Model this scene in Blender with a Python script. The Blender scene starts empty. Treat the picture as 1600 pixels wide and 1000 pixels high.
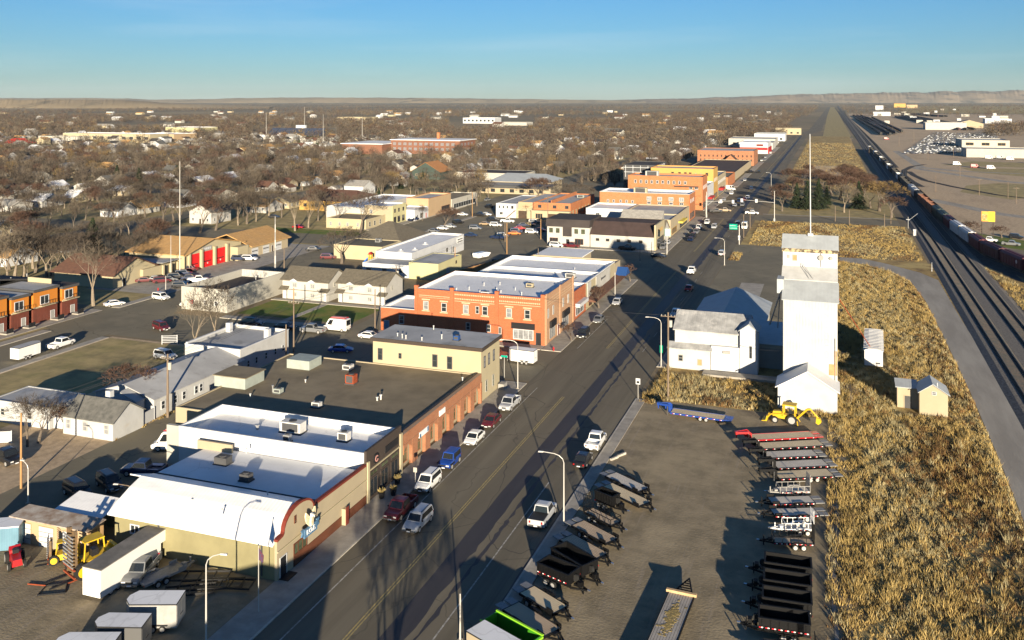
import bpy, math, random
import numpy as np
from mathutils import Vector, Matrix
random.seed(7)
SC = bpy.context.scene
COL = SC.collection
PI = math.pi
# ------------------------------------------------------------------ camera, sky, sun, exposure
TH = math.atan(498 / 1400)            # the main street runs along +Y; the camera looks 19.6 degrees left of it
CT, ST = math.cos(TH), math.sin(TH)
CAMH, FPX, HX, HY = 50.0, 1400.0, 800.0, 156.0
cam_d = bpy.data.cameras.new('camera'); cam = bpy.data.objects.new('camera', cam_d); COL.objects.link(cam)
cam.location = (0, 0, CAMH); cam.rotation_euler = (PI / 2, 0, TH)
cam_d.sensor_width = 36; cam_d.lens = 36 * FPX / 1600; cam_d.shift_y = -(500 - HY) / 1600
cam_d.clip_start = 1; cam_d.clip_end = 90000
SC.camera = cam
SUN_EL, SUN_AZ = math.radians(9.3), math.radians(25.2)   # light travels towards (-sin az, cos az)
world = bpy.data.worlds.new('World'); SC.world = world; world.use_nodes = True
wn = world.node_tree.nodes; wl = world.node_tree.links
sky = wn.new('ShaderNodeTexSky'); sky.sky_type = 'NISHITA'; sky.sun_disc = False
sky.sun_elevation = SUN_EL; sky.sun_rotation = PI - SUN_AZ; sky.altitude = 900; sky.air_density = 1.15; sky.dust_density = 0.0; sky.ozone_density = 6.2
# thin cirrus streaks
tcw = wn.new('ShaderNodeTexCoord'); mpw = wn.new('ShaderNodeMapping'); mpw.inputs['Scale'].default_value = (1.2, 1.2, 16); mpw.inputs['Rotation'].default_value = (.02, .03, .3); nzw = wn.new('ShaderNodeTexNoise'); nzw.inputs['Scale'].default_value = 2.2; nzw.inputs['Detail'].default_value = 6
wl.new(tcw.outputs['Generated'], mpw.inputs[0]); wl.new(mpw.outputs[0], nzw.inputs['Vector']); mrw = wn.new('ShaderNodeMapRange'); mrw.inputs[1].default_value = .52; mrw.inputs[2].default_value = .8; mrw.inputs[4].default_value = .16; wl.new(nzw.outputs['Fac'], mrw.inputs[0])
mxw = wn.new('ShaderNodeMix'); mxw.data_type = 'RGBA'; wl.new(mrw.outputs[0], mxw.inputs[0]); wl.new(sky.outputs[0], mxw.inputs[6]); mxw.inputs[7].default_value = (6.0, 6.6, 6.8, 1)
bg = wn['Background']; wl.new(mxw.outputs[2], bg.inputs[0]); bg.inputs[1].default_value = 0.057
sun_d = bpy.data.lights.new('sun', 'SUN'); sun_d.energy = 5.0; sun_d.angle = math.radians(0.5); sun_d.color = (1.0, 0.86, 0.65)
sun = bpy.data.objects.new('sun', sun_d); COL.objects.link(sun)
_d = Vector((-math.sin(SUN_AZ) * math.cos(SUN_EL), math.cos(SUN_AZ) * math.cos(SUN_EL), -math.sin(SUN_EL)))
sun.rotation_euler = _d.to_track_quat('-Z', 'Y').to_euler()
SC.view_settings.view_transform = 'Standard'; SC.view_settings.look = 'None'; SC.view_settings.gamma = 1
SC.view_settings.exposure = 1.28; SC.view_settings.use_curve_mapping = False
SC.render.engine = 'CYCLES'
SC.cycles.max_bounces = 5; SC.cycles.diffuse_bounces = 2; SC.cycles.glossy_bounces = 2; SC.cycles.transmission_bounces = 2
SC.cycles.transparent_max_bounces = 4; SC.cycles.volume_bounces = 0; SC.cycles.use_denoising = True
SC.cycles.caustics_reflective = False; SC.cycles.caustics_refractive = False

def gp(px, py, z=0.0):
    """ground point (street grid metres) that the photograph shows at a pixel"""
    Y = FPX * (CAMH - z) / (py - HY); X = (px - HX) / FPX * Y
    return (CT * X - ST * Y, ST * X + CT * Y)
def scr(x, y, z=0.0):
    X = CT * x + ST * y; Y = -ST * x + CT * y
    if Y < 1: return (-9999, 9999)
    return (HX + FPX * X / Y, HY + FPX * (CAMH - z) / Y)
# ------------------------------------------------------------------ materials
MATS = {}
def sr(r, g, b):   # sRGB 0-255 to linear
    return tuple((c / 255 / 12.92 if c / 255 <= .04045 else ((c / 255 + .055) / 1.055) ** 2.4) for c in (r, g, b))
def mat(name, c1, c2=None, scale=1.0, rough=.85, metal=0.0, bump=0.0, bscale=None, spec=.3, stretch=None, detail=5, contrast=.5, coord='pos', trans=0):
    if name in MATS: return MATS[name]
    m = bpy.data.materials.new(name); m.use_nodes = True; MATS[name] = m
    nt = m.node_tree; N = nt.nodes; L = nt.links; p = N['Principled BSDF']
    p.inputs['Roughness'].default_value = rough; p.inputs['Metallic'].default_value = metal
    p.inputs['Specular IOR Level'].default_value = spec
    p.inputs['Base Color'].default_value = (*c1, 1)
    m.diffuse_color = (*c1, 1)
    if c2 is not None or bump:
        if coord == 'pos':
            g = N.new('ShaderNodeNewGeometry'); src = g.outputs['Position']
        else:
            g = N.new('ShaderNodeTexCoord'); src = g.outputs['Object']
        if stretch:
            mp = N.new('ShaderNodeMapping'); mp.inputs['Scale'].default_value = stretch
            L.new(src, mp.inputs[0]); src = mp.outputs[0]
        nz = N.new('ShaderNodeTexNoise'); nz.inputs['Scale'].default_value = scale; nz.inputs['Detail'].default_value = detail
        nz.inputs['Roughness'].default_value = .62
        L.new(src, nz.inputs['Vector'])
        if c2 is not None:
            r = N.new('ShaderNodeValToRGB'); w = contrast * .5
            r.color_ramp.elements[0].position = .5 - w / 2; r.color_ramp.elements[1].position = .5 + w / 2
            r.color_ramp.elements[0].color = (*c1, 1); r.color_ramp.elements[1].color = (*c2, 1)
            L.new(nz.outputs['Fac'], r.inputs[0]); L.new(r.outputs[0], p.inputs['Base Color'])
            m['ramp'] = r.name
        if bump:
            n2 = nz
            if bscale:
                n2 = N.new('ShaderNodeTexNoise'); n2.inputs['Scale'].default_value = bscale; n2.inputs['Detail'].default_value = 3
                L.new(src, n2.inputs['Vector'])
            b = N.new('ShaderNodeBump'); b.inputs['Strength'].default_value = .6; b.inputs['Distance'].default_value = bump
            L.new(n2.outputs['Fac'], b.inputs['Height']); L.new(b.outputs[0], p.inputs['Normal'])
    return m
def overlay(m, colour, scale, lo, hi, stretch=None, voronoi=False, fac=1.0, invert=False):
    """blend a second irregular stain over a material's colour"""
    nt = m.node_tree; N = nt.nodes; L = nt.links; p = N['Principled BSDF']
    old = p.inputs['Base Color'].links[0].from_socket
    g = N.new('ShaderNodeNewGeometry'); src = g.outputs['Position']
    if stretch:
        mp = N.new('ShaderNodeMapping'); mp.inputs['Scale'].default_value = stretch; L.new(src, mp.inputs[0]); src = mp.outputs[0]
    if voronoi:
        t = N.new('ShaderNodeTexVoronoi'); t.feature = 'DISTANCE_TO_EDGE'; out = t.outputs['Distance']
        nz = N.new('ShaderNodeTexNoise'); nz.inputs['Scale'].default_value = scale * 3; nz.inputs['Detail'].default_value = 3
        L.new(src, nz.inputs['Vector'])
        ma = N.new('ShaderNodeVectorMath'); ma.operation = 'MULTIPLY_ADD'; ma.inputs[1].default_value = (1.2 / scale * .3,) * 3
        L.new(nz.outputs['Color'], ma.inputs[0]); L.new(src, ma.inputs[2]); src = ma.outputs[0]
    else:
        t = N.new('ShaderNodeTexNoise'); t.inputs['Detail'].default_value = 6; t.inputs['Roughness'].default_value = .65; out = t.outputs['Fac']
    t.inputs['Scale'].default_value = scale
    L.new(src, t.inputs['Vector'])
    mr = N.new('ShaderNodeMapRange'); mr.inputs[1].default_value = lo; mr.inputs[2].default_value = hi
    mr.inputs[3].default_value = fac if invert else 0; mr.inputs[4].default_value = 0 if invert else fac
    L.new(out, mr.inputs[0])
    mx = N.new('ShaderNodeMix'); mx.data_type = 'RGBA'; L.new(mr.outputs[0], mx.inputs[0]); L.new(old, mx.inputs[6]); mx.inputs[7].default_value = (*colour, 1)
    L.new(mx.outputs[2], p.inputs['Base Color'])
    return m
def brickmat(name, c1, c2, mortar, w=.42, hh=.14):
    m = mat(name, c1, rough=.9); nt = m.node_tree; N = nt.nodes; L = nt.links; p = N['Principled BSDF']
    g = N.new('ShaderNodeNewGeometry'); s = N.new('ShaderNodeSeparateXYZ'); L.new(g.outputs['Position'], s.inputs[0])
    ad = N.new('ShaderNodeMath'); L.new(s.outputs[0], ad.inputs[0]); L.new(s.outputs[1], ad.inputs[1])
    cb = N.new('ShaderNodeCombineXYZ'); L.new(ad.outputs[0], cb.inputs[0]); L.new(s.outputs[2], cb.inputs[1])
    b = N.new('ShaderNodeTexBrick'); b.inputs['Color1'].default_value = (*c1, 1); b.inputs['Color2'].default_value = (*c2, 1); b.inputs['Mortar'].default_value = (*mortar, 1)
    b.inputs['Scale'].default_value = 1; b.inputs['Brick Width'].default_value = w; b.inputs['Row Height'].default_value = hh; b.inputs['Mortar Size'].default_value = .012
    L.new(cb.outputs[0], b.inputs['Vector']); L.new(b.outputs['Color'], p.inputs['Base Color'])
    overlay(m, tuple(x * .55 for x in c1), .35, .5, .75, fac=.5)
    return m
def stripemat(name, c1, c2, period, axis, rough=.5, metal=0, width=.5, bump=.02, spec=.4):
    """ribs / boards / seams: regular lines across an axis (0 x,1 y,2 z, 3 x+y)"""
    m = mat(name, c1, c2, scale=.5, rough=rough, metal=metal, spec=spec); nt = m.node_tree; N = nt.nodes; L = nt.links; p = N['Principled BSDF']
    g = N.new('ShaderNodeNewGeometry'); s = N.new('ShaderNodeSeparateXYZ'); L.new(g.outputs['Position'], s.inputs[0])
    if axis == 3:
        ad = N.new('ShaderNodeMath'); L.new(s.outputs[0], ad.inputs[0]); L.new(s.outputs[1], ad.inputs[1]); o = ad.outputs[0]
    else: o = s.outputs[axis]
    mu = N.new('ShaderNodeMath'); mu.operation = 'MULTIPLY'; mu.inputs[1].default_value = 1 / period; L.new(o, mu.inputs[0])
    fr = N.new('ShaderNodeMath'); fr.operation = 'FRACT'; L.new(mu.outputs[0], fr.inputs[0])
    pp = N.new('ShaderNodeMath'); pp.operation = 'PINGPONG'; pp.inputs[1].default_value = .5; L.new(fr.outputs[0], pp.inputs[0])
    b = N.new('ShaderNodeBump'); b.inputs['Strength'].default_value = .8; b.inputs['Distance'].default_value = bump
    mr = N.new('ShaderNodeMapRange'); mr.inputs[1].default_value = width * .2; mr.inputs[2].default_value = width * .5; L.new(pp.outputs[0], mr.inputs[0])
    L.new(mr.outputs[0], b.inputs['Height']); L.new(b.outputs[0], p.inputs['Normal'])
    return m
# ------------------------------------------------------------------ mesh building
ORI = {}
def origin(o):
    v = Vector(o.location)
    return v + (origin(o.parent) if o.parent else Vector((0, 0, 0)))
class MB:
    def __init__(s): s.v = []; s.f = []; s.m = []
    def add(s, vs, fs, mi=0):
        n = len(s.v); s.v.extend(vs)
        for f in fs: s.f.append([i + n for i in f]); s.m.append(mi)
        return s
    def box(s, x0, x1, y0, y1, z0, z1, mi=0):
        return s.add([(x0, y0, z0), (x1, y0, z0), (x1, y1, z0), (x0, y1, z0), (x0, y0, z1), (x1, y0, z1), (x1, y1, z1), (x0, y1, z1)],
                     [(3, 2, 1, 0), (4, 5, 6, 7), (0, 1, 5, 4), (1, 2, 6, 5), (2, 3, 7, 6), (3, 0, 4, 7)], mi)
    def poly(s, pts, mi=0): return s.add(list(pts), [tuple(range(len(pts)))], mi)
    def prism(s, base, top, mi=0):
        """two matching loops of points joined into a solid"""
        n = len(base)
        return s.add(list(base) + list(top), [tuple(reversed(range(n))), tuple(range(n, 2 * n))] + [(i, (i + 1) % n, n + (i + 1) % n, n + i) for i in range(n)], mi)
    def ext(s, prof, ax, t0, t1, mi=0):
        """profile of 2D points extruded along axis ax ('x': (y,z) profile, 'y': (x,z), 'z': (x,y))"""
        def P(q, t):
            return {'x': (t, q[0], q[1]), 'y': (q[0], t, q[1]), 'z': (q[0], q[1], t)}[ax]
        if ax == 'y': t0, t1 = t1, t0
        return s.prism([P(q, t0) for q in prof], [P(q, t1) for q in prof], mi)
    def tube(s, p0, p1, r0, r1=None, n=6, mi=0, cap=True):
        r1 = r0 if r1 is None else r1
        p0 = Vector(p0); p1 = Vector(p1); d = (p1 - p0)
        if d.length < 1e-6: return s
        d.normalize(); u = d.orthogonal().normalized(); w = d.cross(u)
        a = [p0 + (u * math.cos(2 * PI * i / n) + w * math.sin(2 * PI * i / n)) * r0 for i in range(n)]
        b = [p1 + (u * math.cos(2 * PI * i / n) + w * math.sin(2 * PI * i / n)) * r1 for i in range(n)]
        fs = [(i, (i + 1) % n, n + (i + 1) % n, n + i) for i in range(n)]
        if cap: fs += [tuple(reversed(range(n))), tuple(range(n, 2 * n))]
        return s.add([tuple(q) for q in a + b], fs, mi)
    def path(s, pts, r, n=6, mi=0):
        for a, b in zip(pts, pts[1:]): s.tube(a, b, r, r, n, mi)
        return s
    def mesh(s, name, mats, smooth=False, off=(0, 0, 0)):
        me = bpy.data.meshes.new(name)
        if any(off): s.v = [(x - off[0], y - off[1], z - off[2]) for x, y, z in s.v]
        me.from_pydata(s.v, [], s.f)
        for m in (mats if isinstance(mats, (list, tuple)) else [mats]): me.materials.append(m)
        if any(s.m): me.polygons.foreach_set('material_index', s.m)
        if smooth: me.polygons.foreach_set('use_smooth', [True] * len(s.f))
        me.update()
        return me
    def build(s, name, mats, parent=None, smooth=False, world=True):
        """link as one mesh object; coordinates are world ones unless world=False (then local to the parent)"""
        off = origin(parent) if (parent and world) else (0, 0, 0)
        o = bpy.data.objects.new(name, s.mesh(name, mats, smooth, off)); COL.objects.link(o); o.parent = parent
        return o
def tag(o, label=None, cat=None, group=None, kind=None, share=False):
    if label: o['label'] = label
    if cat: o['category'] = cat
    if group: o['group'] = group
    if kind: o['kind'] = kind
    if share: SHARED.add(o.name)
    return o
SHARED = set()
def thing(name, label, cat, loc=(0, 0, 0), rz=0.0, group=None, share=False):
    o = bpy.data.objects.new(name, None); COL.objects.link(o); o.location = loc; o.rotation_euler = (0, 0, rz); o.empty_display_size = .5
    return tag(o, label, cat, group, None, share)
def copy_tree(o, parent=None):
    c = o.copy(); COL.objects.link(c); c.parent = parent
    for ch in o.children: copy_tree(ch, c)
    return c
def struct(name, mb, m, smooth=False):
    return tag(mb.build(name, m, smooth=smooth), kind='structure')
def inst(name, me, parent, loc, rz=0.0, scale=None):
    """an object that shares a mesh, placed in the parent's local space"""
    o = bpy.data.objects.new(name, me); COL.objects.link(o); o.parent = parent; o.location = loc; o.rotation_euler = (0, 0, rz)
    if scale: o.scale = scale
    return o
def omat(o, m, slot=0):
    o.material_slots[slot].link = 'OBJECT'; o.material_slots[slot].material = m
# ------------------------------------------------------------------ palette
M = {}
M['ground'] = mat('dry_ground', (0.235, 0.180, 0.109), (0.146, 0.120, 0.078), scale=.02, rough=1, contrast=.6, detail=8)
overlay(M['ground'], (0.134, 0.131, 0.062), .006, .52, .62, fac=.6); overlay(M['ground'], (0.336, 0.251, 0.135), .0013, .5, .6, stretch=(1, .4, 1), fac=.7)
M['asphalt'] = mat('asphalt', (0.160, 0.137, 0.097), (0.125, 0.108, 0.076), scale=.25, rough=.92, bump=.012, bscale=9, stretch=(1, .08, 1))
overlay(M['asphalt'], (0.197, 0.171, 0.120), .11, .48, .7, stretch=(3, .12, 1), fac=.8); overlay(M['asphalt'], (0.064, 0.056, 0.042), .06, .0, .006, voronoi=True, invert=True, fac=.55)
overlay(M['asphalt'], (0.085, 0.074, 0.053), .5, .62, .72, stretch=(1.6, .05, 1), fac=.55)
overlay(M['asphalt'], (0.043, 0.039, 0.034), .022, .0, .0025, stretch=(1.6, .8, 1), voronoi=True, invert=True, fac=.8); overlay(M['asphalt'], (0.048, 0.041, 0.034), .9, .70, .78, fac=.6)
M['asphalt_old'] = mat('worn_asphalt', (0.205, 0.178, 0.121), (0.143, 0.127, 0.089), scale=.12, rough=.95, bump=.015, bscale=5)
overlay(M['asphalt_old'], (0.268, 0.229, 0.149), .06, .5, .68, fac=.7); overlay(M['asphalt_old'], (0.068, 0.061, 0.045), .07, .0, .008, voronoi=True, invert=True, fac=.6)
overlay(M['asphalt_old'], (0.086, 0.076, 0.055), .4, .64, .74, fac=.5)
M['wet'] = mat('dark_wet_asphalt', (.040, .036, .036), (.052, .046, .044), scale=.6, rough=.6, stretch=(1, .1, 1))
M['concrete'] = mat('sidewalk_concrete', (0.378, 0.343, 0.287), (0.280, 0.255, 0.217), scale=.5, rough=.9, bump=.004, bscale=8)
overlay(M['concrete'], (0.196, 0.175, 0.147), .35, .58, .75, fac=.6)
M['kerb'] = mat('kerb_concrete', (0.504, 0.462, 0.392), (0.364, 0.336, 0.280), scale=1, rough=.9)
M['yellow'] = mat('yellow_paint', (0.416, 0.315, 0.119), (0.245, 0.202, 0.103), scale=2.2, rough=.8, contrast=.5)
M['white_line'] = mat('worn_white_paint', (0.461, 0.438, 0.380), (0.207, 0.190, 0.161), scale=1.7, rough=.8, contrast=.55)
M['red_kerb'] = mat('yellow_kerb_paint', (.5, .38, .16), (.36, .3, .2), scale=2, rough=.8)
M['dirt'] = mat('packed_dirt', (0.291, 0.234, 0.147), (0.197, 0.160, 0.101), scale=.35, rough=1, bump=.06, bscale=3.4)
overlay(M['dirt'], (0.385, 0.310, 0.193), .08, .5, .68, fac=.7); overlay(M['dirt'], (0.132, 0.103, 0.069), .22, .62, .75, fac=.6)
overlay(M['dirt'], (.30, .25, .19), .5, .56, .66, stretch=(2.2, .10, 1), fac=.45); overlay(M['dirt'], (.09, .07, .055), .045, .60, .68, fac=.7); overlay(M['dirt'], (.11, .088, .068), 1.1, .6, .7, stretch=(.15, 1.6, 1), fac=.4)
overlay(M['dirt'], (.36, .30, .22), 3.2, .60, .68, fac=.5); overlay(M['dirt'], (.085, .07, .055), 2.4, .62, .70, fac=.45)
M['gravel'] = mat('gravel', (0.521, 0.390, 0.248), (0.366, 0.274, 0.176), scale=.8, rough=1, bump=.05, bscale=5)
overlay(M['gravel'], (0.278, 0.204, 0.132), .05, .52, .68, stretch=(1, .3, 1), fac=.6)
M['path'] = mat('gravel_track', (0.343, 0.315, 0.266), (0.259, 0.235, 0.199), scale=.3, rough=1, bump=.03, bscale=4, stretch=(1, .15, 1))
M['ballast'] = mat('ballast', (0.217, 0.196, 0.168), (0.084, 0.077, 0.070), scale=2.6, rough=1, bump=.12, bscale=3.5, contrast=.7)
M['ballast_dark'] = mat('dark_shaded_ballast', (.055, .052, .05), (.085, .078, .07), scale=.4, rough=1, bump=.08, bscale=3)  # dark ballast; the tone also stands for rail and train shade
M['tie'] = mat('rail_tie', (0.110, 0.090, 0.076), (0.066, 0.068, 0.065), scale=1.2, rough=.95)
M['rail'] = mat('rail_steel', (.10, .085, .07), rough=.45, metal=.7)
M['lawn'] = mat('lawn', (.075, .135, .016), (.17, .16, .035), scale=.22, rough=1, contrast=.5, bump=.05, bscale=6)
M['drylawn'] = mat('dry_lawn', (.40, .31, .14), (.25, .20, .095), scale=.25, rough=1, contrast=.5, bump=.06, bscale=4)
overlay(M['drylawn'], (.20, .19, .06), .12, .5, .62, fac=.4); overlay(M['drylawn'], (.15, .11, .065), .09, .58, .68, fac=.7)
M['weedground'] = mat('weed_ground', (0.385, 0.263, 0.092), (0.175, 0.114, 0.050), scale=.35, rough=1, contrast=.55, bump=.12, bscale=2.5)
overlay(M['weedground'], (0.473, 0.359, 0.143), .09, .48, .6, fac=.8); overlay(M['weedground'], (0.105, 0.070, 0.037), .14, .58, .68, fac=.75)
M['hill'] = mat('hill_grass', (0.360, 0.273, 0.162), (0.240, 0.191, 0.123), scale=.0016, rough=1, contrast=.5, detail=8)
overlay(M['hill'], (0.084, 0.075, 0.056), .003, .56, .64, stretch=(1, .5, 2), fac=.7)
M['bluff'] = mat('bluff_earth', (0.281, 0.215, 0.147), (0.162, 0.134, 0.104), scale=.0022, rough=1, contrast=.5, detail=9)
overlay(M['bluff'], (0.065, 0.064, 0.060), .0035, .54, .62, stretch=(1, 1, 4), fac=.75)
# ------------------------------------------------------------------ ground and streets
def sheet(name, pts, z, m, kind='structure'):
    mb = MB(); mb.poly([(x, y, z) for x, y in pts]); return tag(mb.build(name, m), kind=kind)
def rect(x0, x1, y0, y1): return [(x0, y0), (x1, y0), (x1, y1), (x0, y1)]
sheet('ground', rect(-45000, 45000, -3000, 60000), 0, M['ground'])
KL, KR = -50.4, -30.7
road = [(KL, 20), (KR, 20), (KR, 1330), (-14, 1520), (-2, 6500), (-20, 6500), (-34, 1520), (KL, 1330)]
sheet('main_street', road, .028, M['asphalt'])
CROSS = [161, 280, 399, 518, 637, 756, 875, 994, 1113, 1232]
PAR = [-153, -264, -375, -486, -597, -708, -819, -930]
mb = MB()
for i, y in enumerate(CROSS):
    w = 10 if i < 3 else 7
    sheet('cross_street', rect(-1100, KL + .02, y - w, y + w), .016, M['asphalt_old'])
for x in PAR: sheet('side_street', rect(x - 8, x + 8, 40, 1500), .022, M['asphalt_old'])
sheet('crossing_road', rect(KR - .02, 26, 386, 402), .018, M['asphalt_old'])
sheet('alley', rect(-99.2, -92.5, 40, 151), .010, M['asphalt_old'])
sheet('alley', rect(-99.2, -92.5, 171, 270), .010, M['asphalt_old'])
sheet('yard', rect(-100, -54.5, 35, 79.4), .006, M['dirt'])
sheet('back_lot', rect(-143, -92, 60, 150), .004, M['gravel'])
sheet('back_lot', rect(-98, -76, 79.4, 107), .008, M['asphalt_old'])
sheet('lawn', rect(-142.5, -119, 70, 149), .012, M['drylawn'])
sheet('lawn', rect(-144.5, -142.9, 60, 147), .012, M['drylawn'])
sheet('parking_lot', rect(-149, -91, 293, 357), .012, M['asphalt_old'])
sheet('parking_lot', rect(-100, KL - .02, 243, 292), .013, M['asphalt_old'])
sheet('parking_lot', rect(-145, -99, 245, 292), .009, M['asphalt_old'])
sheet('fire_station_apron', rect(-186, -161, 186, 268), .030, M['concrete'])
sheet('lawn', [(-131, 176), (-101, 176), (-101, 191), (-131, 191)], .012, M['lawn'])
sheet('lawn', rect(-205, -162, 272, 300), .014, M['lawn'])
sheet('lawn', rect(-290, -171, 60, 400), .003, M['drylawn'])
for x0 in (-255, -366, -477, -588): sheet('yard', rect(x0 + 0, x0 + 93, 60, 900), .004, M['drylawn'])
# sidewalks and kerbs, raised
def walk(x0, x1, y0, y1, kerbs='', h=.13, joints=None):
    k = .22
    kx0 = x0 + (k if 'W' in kerbs else 0); kx1 = x1 - (k if 'E' in kerbs else 0); ky0 = y0 + (k if 'S' in kerbs else 0); ky1 = y1 - (k if 'N' in kerbs else 0)
    root = tag(MB().box(kx0, kx1, ky0, ky1, -.1, h - .003).build('sidewalk', M['concrete']), kind='structure')
    if 'W' in kerbs: MB().box(x0, kx0, y0, y1, -.1, h).build('kerb', M['kerb'], root)
    if 'E' in kerbs: MB().box(kx1, x1, y0, y1, -.1, h).build('kerb', M['kerb'], root)
    if 'S' in kerbs: MB().box(kx0, kx1, y0, ky0, -.1, h).build('kerb', M['kerb'], root)
    if 'N' in kerbs: MB().box(kx0, kx1, ky1, y1, -.1, h).build('kerb', M['kerb'], root)
    return root
walk(-54.3, KL, 20, 149.5, 'EN'); walk(-92.3, -54.5, 146.6, 149.5, 'N')
walk(-54.5, KL, 170.5, 246, 'ESN'); walk(-92, -54.7, 170.5, 173.4, 'S')
walk(-54.5, KL, 291, 387, 'ESN'); walk(-91, -54.7, 291, 294.5, 'S')
for y0, y1 in ((411, 508), (527, 627), (647, 746), (766, 865), (885, 984)): walk(-54.5, KL, y0, y1, 'ESN')
walk(KR, -29, 20, 148, 'W'); walk(KR, -28.6, 167, 215, 'W')
walk(-132, -100, 171, 173.5, 'S'); walk(-132, -100.5, 191, 193, ''); walk(-117.2, -115.6, 173.5, 191, '', h=.06)
walk(-144.8, -142.9, 60, 149, ''); walk(-161, -158.6, 60, 149, 'E', h=.12); walk(-167, -163, 60, 168, '', h=.1); walk(-163.2, -160.9, 171, 186, 'E')
walk(-171.5, -161, 305, 388, 'E'); walk(-145, -143, 291, 357, 'W')
walk(-86, -60, 259, 262.5, 'N', h=.11)
# painted lines
def line(x0, x1, y0, y1, m, z=.034, name='road_marking'): sheet(name, rect(x0, x1, y0, y1), z, m)
for y0, y1 in ((20, 145), (176, 262), (298, 384), (412, 640), (655, 1300)):
    for dx in (-.22, .10): line(-42.4 + dx, -42.4 + dx + .16, y0, y1, M['yellow'])
    for y in range(int(y0), int(min(y1, 520)), 12):
        if y0 > 150: line(-35.2, -35.08, y, y + 4, M['white_line'])
line(-48.07, -47.91, 20, 148, M['white_line']); line(-34.77, -34.61, 60, 112, M['white_line']); line(-48.07, -47.91, 174, 200, M['white_line'])
for k in range(9): line(-50.1, -47.9, 181 + k * 7, 181.12 + k * 7, M['white_line'])
for k in range(12): line(-50.1, -47.9, 300 + k * 7, 300.12 + k * 7, M['white_line'])
line(-51.0, -34.6, 385.0, 385.5, M['white_line']); line(-50, -43, 411.5, 412, M['white_line'])
for k in range(10): line(-147 + k * 5.2, -146.88 + k * 5.2, 300, 305, M['white_line']); line(-147 + k * 5.2, -146.88 + k * 5.2, 325, 335, M['white_line'])
for k in range(9): line(-110 - k * .9, -109.5 - k * .9, 83.5 + k * .15, 83.62 + k * .15, M['white_line'])
# the dark strip of meltwater along the street, ragged on its far side
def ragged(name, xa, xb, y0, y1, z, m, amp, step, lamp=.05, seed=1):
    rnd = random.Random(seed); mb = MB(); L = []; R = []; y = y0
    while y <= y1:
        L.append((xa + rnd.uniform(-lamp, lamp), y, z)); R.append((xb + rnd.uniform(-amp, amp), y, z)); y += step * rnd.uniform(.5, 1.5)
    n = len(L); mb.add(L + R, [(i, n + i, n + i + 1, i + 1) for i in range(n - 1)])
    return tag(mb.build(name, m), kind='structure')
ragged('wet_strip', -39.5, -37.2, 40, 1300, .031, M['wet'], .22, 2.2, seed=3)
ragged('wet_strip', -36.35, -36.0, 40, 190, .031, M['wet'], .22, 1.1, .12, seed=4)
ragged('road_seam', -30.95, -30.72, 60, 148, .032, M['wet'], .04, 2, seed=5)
ragged('wet_patch', -52.6, -50.9, 60, 62, .14, M['wet'], .1, 1)
# ------------------------------------------------------------------ east side: trailer lot, weeds, tracks
sheet('trailer_lot', rect(-28.95, 2.0, 20, 148.6), .010, M['dirt'])
sheet('weed_field', rect(2.0, 31, 20, 300), .008, M['weedground'])
sheet('weed_field', rect(-30, 2.0, 148.6, 182), .009, M['weedground'])
sheet('elevator_yard', rect(-30.5, 3, 182, 318), .011, M['asphalt_old'])
sheet('concrete_pad', rect(-23, -17, 226, 252), .024, M['concrete'])
sheet('dry_grass', rect(-29.5, 28, 318, 384), .012, M['weedground'])
sheet('dry_grass', rect(-12, 28, 300, 318), .007, M['weedground'])
sheet('park_lawn', rect(-26, 26, 404, 520), .012, M['drylawn'])
sheet('dry_grass', rect(-26, 24, 520, 1300), .010, M['weedground'])
sheet('dry_grass', rect(-10, 26, 1300, 6500), .010, M['drylawn'])
sheet('gravel_patch', rect(-18, 14, 600, 720), .022, M['gravel'])
sheet('walkway', rect(-28, 24, 405, 407.2), .04, M['concrete'])
pl = [gp(*p) for p in ((1312, 409), (1350, 414), (1386, 423), (1424, 441), (1446, 470), (1472, 521), (1518, 617), (1562, 720), (1600, 815), (1640, 930), (1700, 1100))]
pr = [gp(*p) for p in ((1312, 402), (1345, 404), (1376, 410), (1437, 426), (1466, 438), (1501, 498), (1536, 553), (1568, 607), (1608, 680), (1660, 790), (1720, 940))]
mb = MB(); n = len(pl); mb.add([(x, y, .03) for x, y in pl] + [(x, y, .03) for x, y in pr], [(i, n + i, n + i + 1, i + 1) for i in range(n - 1)]); struct('gravel_road', mb, M['path'])
# footpath worn along the edge of the weeds
rnd = random.Random(11); mb = MB(); L = []; R = []
for k in range(46):
    y = 40 + k * 1.9; x = .35 + .25 * math.sin(k * .37) + (.05 * max(0, k - 38)) ** 1.2 + rnd.uniform(-.06, .06); L.append((x, y, .035)); R.append((x + .38 + rnd.uniform(-.08, .08), y, .035))
n = len(L); mb.add(L + R, [(i, n + i, n + i + 1, i + 1) for i in range(n - 1)]); struct('footpath', mb, mat('pale_dust', (.42, .37, .30), (.28, .24, .19), scale=1.5, rough=1))
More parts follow.
